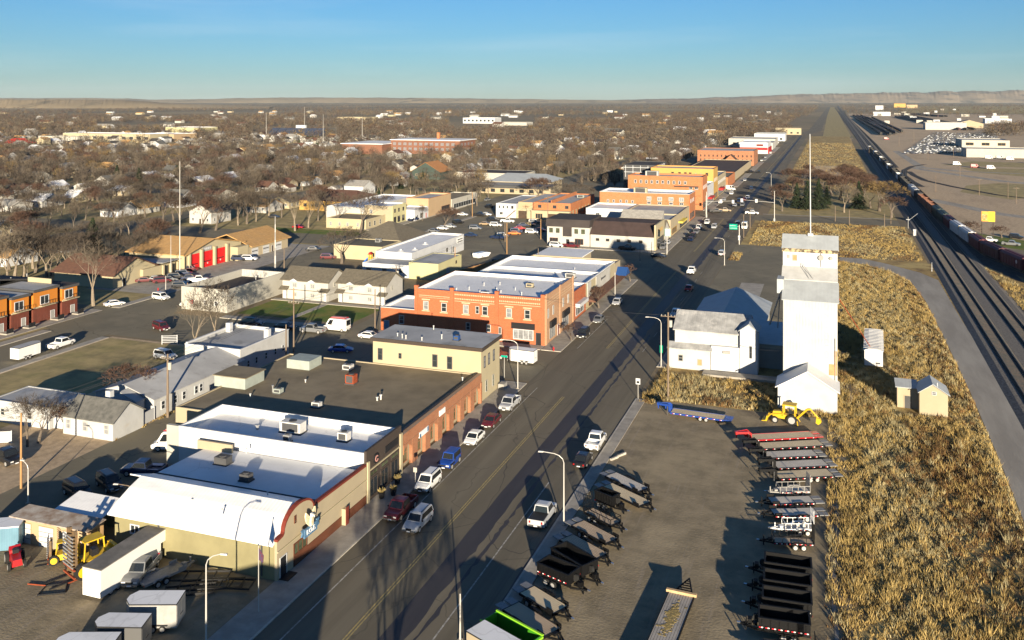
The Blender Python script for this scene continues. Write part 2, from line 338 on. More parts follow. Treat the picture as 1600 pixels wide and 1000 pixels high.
# railway bed and two straight tracks
def xtrack(y, base): return base + .009 * (y - 180) if y < 330 else base + 1.35 + .002 * (y - 330)
def strip(name, f0, f1, ys, z0, m, edge=0):
    mb = MB(); L = [(f0(y), y, z0) for y in ys]; R = [(f1(y), y, z0) for y in ys]; n = len(ys)
    mb.add(L + R, [(i, n + i, n + i + 1, i + 1) for i in range(n - 1)])
    if edge:
        L2 = [(f0(y) - edge, y, 0) for y in ys]; R2 = [(f1(y) + edge, y, 0) for y in ys]
        mb.add(L2 + L, [(i, n + i, n + i + 1, i + 1) for i in range(n - 1)]); mb.add(R + R2, [(i, n + i, n + i + 1, i + 1) for i in range(n - 1)])
    return tag(mb.build(name, m), kind='structure')
YS = [20, 60, 100, 140, 180, 220, 260, 300, 340, 380, 430, 500, 600, 750, 1000, 1400, 2000, 3000, 5000, 7500]
bed = strip('railway_bed', lambda y: xtrack(y, 29.0), lambda y: xtrack(y, 41.2), YS, .42, M['ballast'], 1.3)
for k, c in enumerate((31.8, 38.1)):
    ys2 = YS
    mb = MB(); y = 60.0
    while y < 420:
        cx = xtrack(y, c); mb.box(cx - 1.75, cx + 1.75, y - .14, y + .14, .40, .50); y += .62
    o = mb.build('ties', M['tie'], bed); o['kind'] = 'stuff'
    s = MB(); n = len(YS)
    s.add([(xtrack(y, c) - 1.0, y, .455) for y in YS] + [(xtrack(y, c) + 1.0, y, .455) for y in YS], [(i, n + i, n + i + 1, i + 1) for i in range(n - 1)])
    s.build('tie_bed', M['tie'], bed)
    for sgn in (-1, 1):
        r = MB(); 
        for y0, y1 in zip(YS, YS[1:]):
            xa, xb = xtrack(y0, c) + sgn * 1.22, xtrack(y1, c) + sgn * 1.22
            r.prism([(xa - .07, y0, .46), (xa + .07, y0, .46), (xb + .07, y1, .46), (xb - .07, y1, .46)], [(xa - .05, y0, .72), (xa + .05, y0, .72), (xb + .05, y1, .72), (xb - .05, y1, .72)])
        r.build('rail', M['rail'], bed)
        q = MB(); q.add([(xtrack(y, c) + sgn * 1.22 - .3, y, .462) for y in YS] + [(xtrack(y, c) + sgn * 1.22 + .3, y, .462) for y in YS], [(i, n + i, n + i + 1, i + 1) for i in range(n - 1)])
        q.build('rail_shade_band', M['ballast_dark'], bed)  # dark band under each rail, the rail's shade painted on the ballast
# siding that curves away to the right under the train
TRK = [gp(*p) for p in ((1700, 474), (1660, 457), (1600, 432), (1530, 400), (1480, 362), (1455, 338), (1430, 315), (1400, 282), (1370, 250), (1350, 229), (1331, 205), (1318, 188), (1309, 174))]
TRK = [(x + 1.9, y) for x, y in TRK]
def tpos(s):
    for (x0, y0), (x1, y1) in zip(TRK, TRK[1:]):
        d = math.hypot(x1 - x0, y1 - y0)
        if s <= d: return (x0 + (x1 - x0) * s / d, y0 + (y1 - y0) * s / d, math.atan2(y1 - y0, x1 - x0))
        s -= d
    return None
mb = MB(); n = len(TRK)
mb.add([(x - 3.5, y, .2) for x, y in TRK] + [(x + 3.5, y, .2) for x, y in TRK], [(i, n + i, n + i + 1, i + 1) for i in range(n - 1)]); sid = struct('siding_bed', mb, M['ballast_dark'])
for sgn in (-.75, .75):
    r = MB(); r.path([(x + sgn, y, .3) for x, y in TRK], .07, 4); r.build('rail', M['rail'], sid)
sheet('service_strip', [(xtrack(60, 42.5), 60), (49, 60)] + [(x - 3.6, y) for x, y in TRK[2:]] + [(xtrack(y, 42.5), y) for y in (2000, 1000, 600, 400, 330, 250, 150)], .014, M['ballast_dark'])  # dark ballast, with the train's shade held in its colour
sheet('weed_strip', [(xtrack(150, 42.4), 60), (60, 60), (58, 250), (TRK[2][0] - 5, TRK[2][1] - 6), (TRK[3][0] - 3.8, TRK[3][1] - 14), (xtrack(300, 42.4), 296)], .019, M['weedground'])
sheet('rail_yard_ground', [(TRK[2][0] + 3.6, TRK[2][1] - 80), (400, 200), (900, 700), (900, 3500), (60, 3500), (TRK[10][0] + 4, TRK[10][1])] + [(x + 3.6, y) for x, y in reversed(TRK[3:10])], .005, M['gravel'])
# ------------------------------------------------------------------ building materials
W_ = lambda n, c, k=.86, **kw: mat(n, c, tuple(x * k for x in c), scale=kw.pop('scale', .35), rough=kw.pop('rough', .85), **kw)
M['white'] = W_('white_paint', (.50, .51, .52), .9); M['offwhite'] = W_('offwhite_paint', (.43, .42, .39), .88); M['stucco'] = W_('grey_stucco', (0.410, 0.394, 0.344), .9)
M['oldwhite'] = W_('weathered_white_brick', (.44, .445, .44), .86, bump=.03, bscale=2.5)
overlay(M['oldwhite'], (.36, .30, .22), .5, .62, .78, fac=.5)
M['cream'] = W_('cream_stucco', (.40, .345, .225), .94); M['tan'] = W_('tan_stucco', (.37, .31, .21), .92); M['olive'] = W_('olive_paint', (.24, .215, .115), .85)
M['yellowp'] = W_('pale_yellow_paint', (.46, .43, .24), .93); M['gold'] = W_('gold_stucco', (.47, .29, .085), .93); M['peach'] = W_('peach_stucco', (.42, .30, .18), .92)
M['greyp'] = W_('grey_paint', (.30, .29, .27)); M['darkgrey'] = W_('dark_grey', (.07, .07, .072)); M['darkbrown'] = W_('dark_brown', (.055, .042, .035)); M['black'] = W_('black_paint', (.018, .018, .02), rough=.5)
M['brownpanel'] = W_('red_brown_panel', (.13, .045, .022), .75); M['redtrim'] = W_('dark_red_trim', (.17, .03, .018)); M['green'] = W_('dark_green_siding', (.05, .07, .06))
M['bluewall'] = stripemat('blue_ribbed_steel', (.12, .24, .32), (.10, .20, .27), .35, 3); M['tealroof'] = W_('teal_roof', (.04, .13, .18)); M['redroof'] = W_('red_roof', (.40, .03, .02))
M['orange'] = W_('orange_siding', (0.493, 0.178, 0.025), .92); M['maroonsiding'] = stripemat('maroon_board_siding', (.15, .045, .03), (.12, .038, .025), .4, 3)
M['reddoor'] = W_('red_door', (.68, .014, .018), .9, rough=.5); M['browndoor'] = W_('brown_door', (.07, .045, .03))
M['brick'] = brickmat('orange_red_brick', (0.395, 0.103, 0.038), (0.334, 0.084, 0.032), (0.380, 0.190, 0.106)); M['brick2'] = brickmat('orange_brick', (0.426, 0.152, 0.057), (0.372, 0.125, 0.047), (0.380, 0.220, 0.129))
M['brick3'] = brickmat('tan_red_brick', (0.340, 0.136, 0.064), (0.289, 0.106, 0.051), (0.357, 0.238, 0.153)); M['brick4'] = brickmat('dark_red_brick', (.28, .08, .04), (.23, .07, .035), (.32, .18, .12))
M['brickE'] = brickmat('buff_brick', (0.426, 0.243, 0.137), (0.357, 0.190, 0.106), (0.426, 0.319, 0.213)); M['patbrick'] = mat('cream_brick_pattern', (0.530, 0.406, 0.265), (0.452, 0.312, 0.195), scale=2)
M['roofwhite'] = mat('white_membrane', (.80, .80, .79), (.68, .68, .67), scale=.12, rough=.75, contrast=.6)
overlay(M['roofwhite'], (.42, .40, .36), .3, .6, .75, fac=.45); overlay(M['roofwhite'], (.46, .45, .43), .12, .0, .010, stretch=(1, .45, 1), voronoi=True, invert=True, fac=.35)
M['roofgrey'] = mat('grey_membrane', (.42, .42, .415), (.32, .32, .315), scale=.15, rough=.85)
overlay(M['roofgrey'], (.15, .14, .125), .25, .58, .72, fac=.6)
M['roofdark'] = mat('dark_gravel_roof', (0.224, 0.182, 0.118), (0.174, 0.141, 0.092), scale=.3, rough=.98, bump=.01, bscale=8)
overlay(M['roofdark'], (0.274, 0.226, 0.148), .08, .5, .66, fac=.7); overlay(M['roofdark'], (0.112, 0.094, 0.065), .2, .62, .74, fac=.5)
M['roofblack'] = mat('black_membrane', (.040, .033, .032), (.055, .045, .042), scale=.2, rough=.9); M['roofbrown'] = mat('brown_roof', (.075, .05, .045), (.055, .038, .034), scale=.3, rough=.95)
M['ribwhite'] = stripemat('white_ribbed_metal', (.80, .80, .79), (.74, .74, .73), .45, 0, rough=.5, bump=.012); M['ribwhitey'] = stripemat('white_ribbed_metal_b', (.66, .655, .63), (.60, .59, .57), .45, 1, rough=.5, bump=.025)
overlay(M['ribwhite'], (.52, .53, .54), .22, .52, .70, stretch=(.5, 1.5, 1), fac=.55); M['tin'] = stripemat('weathered_tin', (.40, .40, .39), (.26, .26, .255), .8, 0, rough=.6, metal=.1, bump=.015); overlay(M['tin'], (.55, .53, .5), .6, .55, .65, fac=.5)
M['tinblue'] = stripemat('galvanised_roof', (.36, .385, .395), (.31, .33, .34), .6, 0, rough=.6, metal=.05, bump=.006)
M['shingle_tan'] = mat('tan_shingle', (.52, .31, .12), (.36, .21, .085), scale=1.3, rough=.95, bump=.02, bscale=6, contrast=.8); overlay(M['shingle_tan'], (.38, .25, .12), .2, .5, .65, fac=.5)
M['shingle_olive'] = mat('olive_shingle', (.15, .13, .095), (.11, .095, .07), scale=1.5, rough=.95, bump=.02, bscale=6)
M['shingle_grey'] = mat('grey_shingle', (.16, .155, .14), (.085, .085, .078), scale=1.2, rough=.95, bump=.03, bscale=5, contrast=.7)
M['shingle_dark'] = mat('dark_shingle', (.06, .058, .056), (.042, .04, .04), scale=1.2, rough=.95); M['shingle_brown'] = mat('brown_shingle', (.15, .075, .05), (.105, .055, .038), scale=1.2, rough=.95)
M['shingle_pale'] = mat('pale_shingle', (.36, .34, .30), (.26, .245, .22), scale=1.0, rough=.95); M['shingle_orange'] = mat('orange_shingle', (.40, .19, .075), (.30, .14, .055), scale=1.2, rough=.95)
M['glass'] = mat('window_glass', (.025, .030, .034), rough=.08, spec=.6); M['glassb'] = mat('blind_window', (.26, .265, .27), (.15, .155, .16), scale=1.5, rough=.35, spec=.5); M['glassg'] = mat('green_glass', (.10, .12, .07), (.05, .06, .035), scale=.6, rough=.12, spec=.6)
M['metal'] = mat('galvanised_metal', (.45, .45, .44), (.36, .36, .355), scale=1.5, rough=.45, metal=.5); M['rust'] = mat('rusty_red_metal', (.30, .06, .02), (.20, .045, .02), scale=2, rough=.9)
M['hvac'] = mat('hvac_paint', (.58, .57, .54), (.48, .47, .45), scale=1, rough=.6); M['hvacgreen'] = mat('pale_green_metal', (.33, .37, .33), (.28, .31, .28), scale=.8, rough=.6)
M['woodpole'] = mat('pole_wood', (.20, .15, .105), (.13, .10, .075), scale=1, rough=.95, stretch=(4, 4, .4)); M['woodpole2'] = mat('fresh_pole_wood', (.36, .21, .09), (.28, .16, .07), scale=1, rough=.9, stretch=(4, 4, .4))
M['steelpole'] = mat('pole_steel', (.52, .50, .46), rough=.5, metal=.3); M['fence_wood'] = stripemat('fence_boards', (.30, .165, .07), (.22, .12, .05), .18, 3, rough=.9)
M['awnblue'] = mat('blue_awning', (.015, .06, .20), rough=.7); M['awnred'] = mat('red_awning', (.36, .02, .02), rough=.7); M['signblue'] = mat('sign_blue', (.07, .15, .26), (.10, .2, .32), scale=2, rough=.5)
M['signwhite'] = mat('sign_white', (.8, .8, .78), rough=.5); M['ply'] = mat('plywood', (.42, .27, .13), (.34, .21, .1), scale=1, rough=.9); M['rot'] = mat('rotten_eave', (.42, .34, .2), (.08, .065, .05), scale=2.2, rough=1, contrast=.25)
# ------------------------------------------------------------------ building parts
WC = {}
def winmesh(w, h, fm, gm, mull):
    k = (round(w, 2), round(h, 2), fm, gm, mull)
    if k not in WC:
        f = min(.14, w * .13); a = MB()
        a.box(-w / 2, -w / 2 + f, -.08, 0, 0, h).box(w / 2 - f, w / 2, -.08, 0, 0, h).box(-w / 2 + f, w / 2 - f, -.08, 0, h - f, h).box(-w / 2 + f, w / 2 - f, -.11, 0, 0, f)
        if mull == 1: a.box(-w / 2 + f, w / 2 - f, -.06, 0, h * .5 - .04, h * .5 + .04)
        for i in range(2, mull + 1):
            x = -w / 2 + w * (i - 1) / mull; a.box(x - .05, x + .05, -.06, 0, f, h - f)
        b = MB(); b.poly([(-w / 2 + f, -.03, f), (w / 2 - f, -.03, f), (w / 2 - f, -.03, h - f), (-w / 2 + f, -.03, h - f)])
        WC[k] = (a.mesh('window', M[fm]), b.mesh('pane', M[gm]))
    return WC[k]
ROT = {'S': 0, 'E': PI / 2, 'W': -PI / 2, 'N': PI}
def fpos(P, face, plane, u, z):
    o = origin(P)
    return (u - o[0], plane - o[1], z - o[2]) if face in 'SN' else (plane - o[0], u - o[1], z - o[2])
def win(P, face, plane, u, z, w=1.0, h=1.5, fm='white', gm='glass', mull=1, name='window'):
    a, b = winmesh(w, h, fm, gm, mull)
    o = inst(name, a, P, fpos(P, face, plane, u, z), ROT[face]); inst('pane', b, o, (0, 0, 0)); return o
DC = {}
def door(P, face, plane, u, w=1.0, h=2.1, m='browndoor', fm='white', z=0, panels=0, name='door'):
    k = (w, h, m, fm, panels)
    if k not in DC:
        a = MB(); f = .09
        a.box(-w / 2 - f, -w / 2, -.07, 0, 0, h + f, 1).box(w / 2, w / 2 + f, -.07, 0, 0, h + f, 1).box(-w / 2, w / 2, -.07, 0, h, h + f, 1).box(-w / 2, w / 2, -.035, 0, 0, h)
        hd = MB(); hd.box(w * .34, w * .34 + .1, -.1, -.035, h * .46, h * .46 + .05)
        ps = MB()
        for i in range(1, panels): ps.box(-w / 2, w / 2, -.045, -.035, h * i / panels - .025, h * i / panels + .025)
        DC[k] = (a.mesh(name, [M[m], M[fm]]), hd.mesh('handle', M['metal']), ps.mesh('panel_joint', M['darkgrey']) if panels else None)
    a, hd, ps = DC[k]
    o = inst(name, a, P, fpos(P, face, plane, u, z), ROT[face]); inst('handle', hd, o, (0, 0, 0))
    if ps: inst('panel_joint', ps, o, (0, 0, 0))
    return o
def shell(x0, x1, y0, y1, h, par, t=.25):
    mb = MB(); r = h - par
    o = [(x0, y0), (x1, y0), (x1, y1), (x0, y1)]; i = [(x0 + t, y0 + t), (x1 - t, y0 + t), (x1 - t, y1 - t), (x0 + t, y1 - t)]
    v = [(x, y, 0) for x, y in o] + [(x, y, h) for x, y in o] + [(x, y, h) for x, y in i] + [(x, y, r - .05) for x, y in i]
    f = []
    for k in range(4):
        n = (k + 1) % 4; f += [(k, n, 4 + n, 4 + k), (4 + k, 4 + n, 8 + n, 8 + k), (8 + k, 8 + n, 12 + n, 12 + k)]
    mb.add(v, f); mb.m = [0, 0, 1] * 4; return mb
def bld(name, label, x0, x1, y0, y1, h, wall, roofm, par=.6, t=.25, coping=None, cat='building', group=None, inner=None):
    R = thing(name, label, cat, ((x0 + x1) / 2, (y0 + y1) / 2, 0), 0, group)
    shell(x0, x1, y0, y1, h, par, t).build('wall', [M[wall], M['roofwhite'] if roofm == 'roofwhite' else M[wall]], R)
    r = h - par; rf = MB().poly([(x0 + t, y0 + t, r), (x1 - t, y0 + t, r), (x1 - t, y1 - t, r), (x0 + t, y1 - t, r)]).build('roof', M[roofm], R)
    if coping:
        c = MB(); e = .05
        for a in ((x0 - e, x1 + e, y0 - e, y0 + t + e), (x0 - e, x1 + e, y1 - t - e, y1 + e), (x0 - e, x0 + t + e, y0 + t + e, y1 - t - e), (x1 - t - e, x1 + e, y0 + t + e, y1 - t - e)): c.box(*a, h + .004, h + .14)
        c.build('coping', M[coping], R)
    return R
def vents(P, pts, z, r=.09, h=.8, m='hvac', name='vent'):
    r *= .8; h *= .75
    for i, (x, y) in enumerate(pts):
        k = h * (.6 + .4 * ((i * 37) % 10) / 10); MB().tube((x, y, z), (x, y, z + k), r, n=7).tube((x, y, z + k), (x, y, z + k + .12), r * 1.7, n=7).build(name, M[m], P)
def hvac(P, x, y, z, sx=1.6, sy=1.2, h=1.1, m='hvac', name='air_conditioner'):
    o = MB().box(x - sx / 2, x + sx / 2, y - sy / 2, y + sy / 2, z + .15, z + h).build(name, M[m], P)
    MB().box(x - sx / 2 - .12, x + sx / 2 + .12, y - sy / 2 - .12, y + sy / 2 + .12, z, z + .15).build('curb_frame', M['darkgrey'], o)
    MB().tube((x, y, z + h), (x, y, z + h + .1), min(sx, sy) * .36, n=12).build('fan', M['darkgrey'], o)
    MB().box(x - sx * .38, x + sx * .38, y - sy / 2 - .02, y - sy / 2, z + .3, z + h - .15).build('grille', M['darkgrey'], o)
    return o
def gable(name, label, x0, x1, y0, y1, he, hr, wall, roofm, ridge='x', ov=.45, cat='house', group=None, wins=True, trim='white', chimney=None, wf='white', share=False, hip=0):
    R = thing(name, label, cat, ((x0 + x1) / 2, (y0 + y1) / 2, 0), 0, group, share)
    cx, cy = (x0 + x1) / 2, (y0 + y1) / 2; mb = MB(); rf = MB(); t = .16
    if hip:
        mb.box(x0, x1, y0, y1, 0, he)
        a, b, c, d = x0 - ov, x1 + ov, y0 - ov, y1 + ov
        if ridge == 'x': q = [(a + hip, cy), (b - hip, cy)]; fs = [(0, 1, 5, 4), (1, 2, 5), (2, 3, 4, 5), (3, 0, 4)]
        else: q = [(cx, c + hip), (cx, d - hip)]; fs = [(0, 1, 4), (1, 2, 5, 4), (2, 3, 5), (3, 0, 4, 5)]
        rf.add([(a, c, he), (b, c, he), (b, d, he), (a, d, he)] + [(x, y, hr) for x, y in q], fs); rf.box(a, b, c, d, he - .14, he - .003)
    elif ridge == 'x':
        mb.ext([(y0, 0), (y1, 0), (y1, he), (cy, hr), (y0, he)], 'x', x0, x1)
        sl = (hr - he) / (cy - y0); e = he - ov * sl
        rf.ext([(y0 - ov, e + .02), (cy, hr + .02), (y1 + ov, e + .02), (y1 + ov, e + t), (cy, hr + t + .04), (y0 - ov, e + t)], 'x', x0 - ov, x1 + ov)
    else:
        mb.ext([(x0, 0), (x1, 0), (x1, he), (cx, hr), (x0, he)], 'y', y0, y1)
        sl = (hr - he) / (cx - x0); e = he - ov * sl
        rf.ext([(x0 - ov, e + .02), (cx, hr + .02), (x1 + ov, e + .02), (x1 + ov, e + t), (cx, hr + t + .04), (x0 - ov, e + t)], 'y', y0 - ov, y1 + ov)
    mb.build('wall', M[wall], R); r = rf.build('roof', M[roofm], R)
    if chimney:
        x, y = chimney; MB().box(x - .45, x + .45, y - .4, y + .4, he, hr + .9).build('chimney', M['white'] if wall != 'brick4' else M['brick4'], r)
    if wins:
        n = max(1, int((x1 - x0) / 3.4))
        for i in range(n):
            u = x0 + (x1 - x0) * (i + .5) / n
            if i == n // 2 and n > 1: door(R, 'S', y0, u, .95, 2.05)
            else: win(R, 'S', y0, u, 1.0, 1.1, 1.3, wf)
        n = max(1, int((y1 - y0) / 4))
        side, pl = ('E', x1) if cx < 0 else ('W', x0)
        for i in range(n): win(R, side, pl, y0 + (y1 - y0) * (i + .5) / n, 1.0, 1.0, 1.3, wf)
        if ridge == 'y' and he < 4 and hr > 5: win(R, 'S', y0, cx, he + .2, .8, 1.0, wf)
    return R
def text(P, s, face, plane, u, z, size, m, depth=.04, name='lettering'):
    cu = bpy.data.curves.new(name, 'FONT'); cu.body = s; cu.size = size; cu.align_x = 'CENTER'; cu.align_y = 'CENTER'; cu.extrude = depth
    ob = bpy.data.objects.new(name, cu); COL.objects.link(ob); bpy.context.view_layer.update()
    me = bpy.data.meshes.new_from_object(ob); bpy.data.objects.remove(ob)
    me.materials.clear(); me.materials.append(m)
    o = inst(name, me, P, fpos(P, face, plane, u, z)); o.rotation_euler = (PI / 2, 0, ROT[face]); return o
def plaque(P, face, plane, u, z, w, h, m, d=.1, name='sign', marks=None, mm='darkgrey'):
    a = MB(); a.box(-w / 2, w / 2, -d, 0, 0, h)
    o = inst(name, a.mesh(name, m), P, fpos(P, face, plane, u, z), ROT[face])
    if marks:
        b = MB()
        for x0, x1, z0, z1 in marks: b.box(x0 * w - w / 2, x1 * w - w / 2, -d - .02, -d, z0 * h, z1 * h)
        inst('sign_mark', b.mesh('sign_mark', M[mm]), o, (0, 0, 0))
    return o
# ================================================================== west side of the main street
# --- lodge hall with the arched parapet
XF = -54.05
R = thing('lodge_hall', 'cream and olive hall with white barrel roof and curved red-trimmed parapet', 'building', (-65, 89, 0))
arc = [(79.3, 3.3), (79.3, 4.15), (80.3, 4.3)] + [(80.5 + 2.9 * (1 - math.cos(t)), 4.45 + 1.95 * math.sin(t)) for t in np.linspace(0, PI / 2, 7)] + [(83.4 + 2.8 * math.sin(t), 4.95 + 1.45 * math.cos(t)) for t in np.linspace(.25, PI / 2, 6)] + [(98.2, 4.75)]
fac = MB().ext([(98.2, 0)] + [(79.3, 0)] + arc, 'x', XF - .3, XF); fac.build('facade', M['tan'], R)
tr = MB()
top = arc[1:]
for (ya, za), (yb, zb) in zip(top, top[1:]): tr.prism([(XF - .38, ya, za), (XF + .08, ya, za), (XF + .08, yb, zb), (XF - .38, yb, zb)], [(XF - .38, ya, za + .24), (XF + .08, ya, za + .24), (XF + .08, yb, zb + .24), (XF - .38, yb, zb + .24)])
tr.build('parapet_trim', M['redtrim'], R)
MB().box(-75.4, XF - .31, 79.5, 79.75, 0, 3.85).box(-75.4, -75.1, 79.76, 98.1, 0, 3.8).build('wall', M['olive'], R)
prof = [(79.0, 3.9), (80.6, 4.72), (82.4, 5.5), (84.2, 6.05), (84.2, 5.9), (82.4, 5.35), (80.6, 4.57), (79.0, 3.72)]
MB().ext(prof, 'x', -76.0, XF - .32).build('barrel_roof', M['ribwhite'], R)
MB().ext([(84.21, 6.04), (88.6, 4.35), (88.6, 4.2), (84.21, 5.9)], 'x', -77.6, XF - .32).build('rear_slope', M['ribwhite'], R)
MB().ext([(88.61, 4.42), (98.25, 4.1), (98.25, 3.9), (88.61, 4.2)], 'x', -77.6, XF - .32).build('flat_roof', M['roofwhite'], R)
MB().box(-77.5, XF - .5, 88.5, 88.62, 4.3, 4.5).build('roof_seam', M['darkgrey'], R)
MB().ext([(79.3, 3.0), (98.2, 3.0), (98.2, 3.14), (79.3, 3.14)], 'x', XF, XF + .14).build('string_course', M['cream'], R)
for y0, y1, z1 in ((82.3, 92.2, 1.2), (93.3, 98.1, 1.2)): MB().box(XF + .002, XF + .07, y0, y1, 0, z1).build('base_panel', M['brownpanel'], R)
MB().box(XF + .002, XF + .5, 92.35, 93.1, 0, 2.0).build('buttress', M['cream'], R)
MB().box(XF + .51, XF + .56, 92.4, 93.05, 0, 2.2).build('buttress_cap', M['redtrim'], R)
door(R, 'E', XF, 80.4, 1.1, 2.2, 'black'); win(R, 'E', XF, 83.6, 1.25, 2.6, 1.3, 'brownpanel', 'glassg', 3); win(R, 'E', XF, 82.6, 4.7, .35, .8, 'brownpanel')
win(R, 'S', 79.5, -72.6, 1.9, 1.3, 1.1, 'white', 'glass', 2)
MB().box(-69.4, -69.25, 79.36, 79.5, .3, 3.8).build('downpipe', M['darkgrey'], R); MB().box(-56.1, -55.95, 79.36, 79.5, .3, 3.8).build('downpipe', M['darkgrey'], R)
MB().box(XF + .02, XF + 1.1, 79.6, 81.4, .14, .2).build('doormat', M['black'], R)
hvac(R, -72, 94.0, 4.2, 1.8, 1.3, 1.0, 'darkgrey'); hvac(R, -66, 90.5, 4.35, 1.3, 1.0, .9, 'darkgrey'); vents(R, [(-67, 82.0), (-62, 80.8), (-70, 96), (-60.2, 86.5)], 5.1)
MB().box(-77.6, -75.6, 92.4, 98.1, 0, 3.6).build('rear_annex', M['tan'], R)
MB().box(-78.6, -73.2, 97.3, 97.6, 4.1, 5.2).build('parapet_stub', M['tan'], R)
# emblem with eagle and banner
S = thing('wall_emblem', 'white eagle emblem over a blue lettered banner on the arched parapet', 'sign', (XF + .75, 84.4, 3.3))
e = MB(); pts = []
def wing(sgn):
    q = [(0, .35), (.25, .95), (.62, 1.42), (.9, 1.62), (1.0, 1.25), (.92, .8), (.7, .4), (.35, .05)]
    return [(sgn * a, b) for a, b in q]
for sgn in (-1, 1):
    q = wing(sgn); q = q if sgn > 0 else q[::-1]
    e.prism([(-.06, a, b + .55) for a, b in q], [(.10, a, b + .55) for a, b in q])
e.prism([(0, a, b + .45) for a, b in ((-.28, 0), (.28, 0), (.36, .6), (.2, 1.1), (-.2, 1.1), (-.36, .6))], [(.3, a * .7, b + .45) for a, b in ((-.28, .05), (.28, .05), (.36, .6), (.2, 1.0), (-.2, 1.0), (-.36, .6))])
e.build('eagle', mat('eagle_cream', (.75, .68, .50), (.62, .5, .3), scale=3, rough=.6), S, world=False)
hd = MB(); hd.prism([(.1, -.18, 1.5), (.1, .18, 1.5), (.1, .14, 1.85), (.1, -.14, 1.85)], [(.42, -.1, 1.5), (.42, .1, 1.5), (.42, .08, 1.78), (.42, -.08, 1.78)]); hd.prism([(.42, -.06, 1.55), (.42, .06, 1.55), (.42, .06, 1.7), (.42, -.06, 1.7)], [(.6, -.02, 1.5), (.6, .02, 1.5), (.6, .02, 1.58), (.6, -.02, 1.58)]); hd.build('eagle_head', M['white'], S, world=False)
bn = MB(); bn.box(-.05, .12, -1.25, 1.25, -.45, .5); bn.prism([(-.08, -1.25, -.2), (-.08, -1.75, -.1), (-.08, -1.55, .25), (-.08, -1.8, .62), (-.08, -1.25, .62)][::-1], [(.06, -1.25, -.2), (.06, -1.75, -.1), (.06, -1.55, .25), (.06, -1.8, .62), (.06, -1.25, .62)][::-1]); bn.prism([(-.08, 1.25, -.2), (-.08, 1.75, -.1), (-.08, 1.55, .25), (-.08, 1.8, .62), (-.08, 1.25, .62)], [(.06, 1.25, -.2), (.06, 1.75, -.1), (.06, 1.55, .25), (.06, 1.8, .62), (.06, 1.25, .62)])
B_ = bn.build('banner', M['signblue'], S, world=False); MB().box(-.75, .0, -.5, .5, .1, .3).build('bracket', M['darkgrey'], S, world=False)
text(S, 'F.O.E.', 'E', XF + .75 + .13, 84.4, 3.32, .74, M['signwhite'])
# --- dark storefront with white parapet roof
R = bld('dark_storefront', 'dark brown storefront with tall white parapet walls and white roof', -82.6, -54.35, 98.45, 107.6, 6.2, 'white', 'roofwhite', par=1.1, t=.25)
MB().box(-54.345, -54.0, 98.2, 107.7, 0, 6.55).build('facade', M['darkbrown'], R)
MB().box(-53.995, -53.8, 98.25, 98.75, 0, 5.2).build('pilaster', M['cream'], R); MB().box(-53.995, -53.8, 107.15, 107.75, 0, 5.6).build('pilaster', M['cream'], R)
MB().box(-53.995, -53.85, 98.76, 107.14, 3.9, 4.05).build('cornice', M['cream'], R)
for u in (100.0, 102.9, 105.7): win(R, 'E', -53.998, u, .5, 2.1, 2.3, 'darkbrown', 'glass', 2); win(R, 'E', -53.998, u, 3.0, 2.0, .7, 'darkbrown', 'glassg', 2)
door(R, 'E', -53.998, 101.45, .9, 2.2, 'black', 'darkbrown')
plaque(R, 'E', -53.998, 104.9, 4.5, 3.6, .9, M['black'], .06); s = thing('round_sign', 'round black sign with pale ring on the dark storefront', 'sign', (-53.9, 100.5, 4.9))
MB().tube((-.09, 0, 0), (.1, 0, 0), .62, n=20).build('disc', M['black'], s, world=False); r_ = MB()
for k in range(20):
    if k in (0, 1, 19): continue
    a0, a1 = 2 * PI * k / 20, 2 * PI * (k + 1) / 20; r_.prism([(.1, .26 * math.cos(a0), .26 * math.sin(a0)), (.1, .4 * math.cos(a0), .4 * math.sin(a0)), (.1, .4 * math.cos(a1), .4 * math.sin(a1)), (.1, .26 * math.cos(a1), .26 * math.sin(a1))], [(.14, .26 * math.cos(a0), .26 * math.sin(a0)), (.14, .4 * math.cos(a0), .4 * math.sin(a0)), (.14, .4 * math.cos(a1), .4 * math.sin(a1)), (.14, .26 * math.cos(a1), .26 * math.sin(a1))])
r_.build('letter_ring', mat('pale_red', (.55, .28, .24), rough=.5), s, world=False)
hvac(R, -68.5, 104.2, 5.1, 3.2, 1.5, 1.5); hvac(R, -60.4, 103.8, 5.1, 1.4, 1.1, 1.2); vents(R, [(-73.6, 103.4)], 5.1, .28, 1.2, 'metal'); hvac(R, -67.2, 100.9, 5.1, .9, .7, 1.0, 'metal', 'exhaust_fan')
MB().box(-84.6, -82.7, 98.5, 99.0, 0, 6.1).build('side_panel', M['stucco'], R)
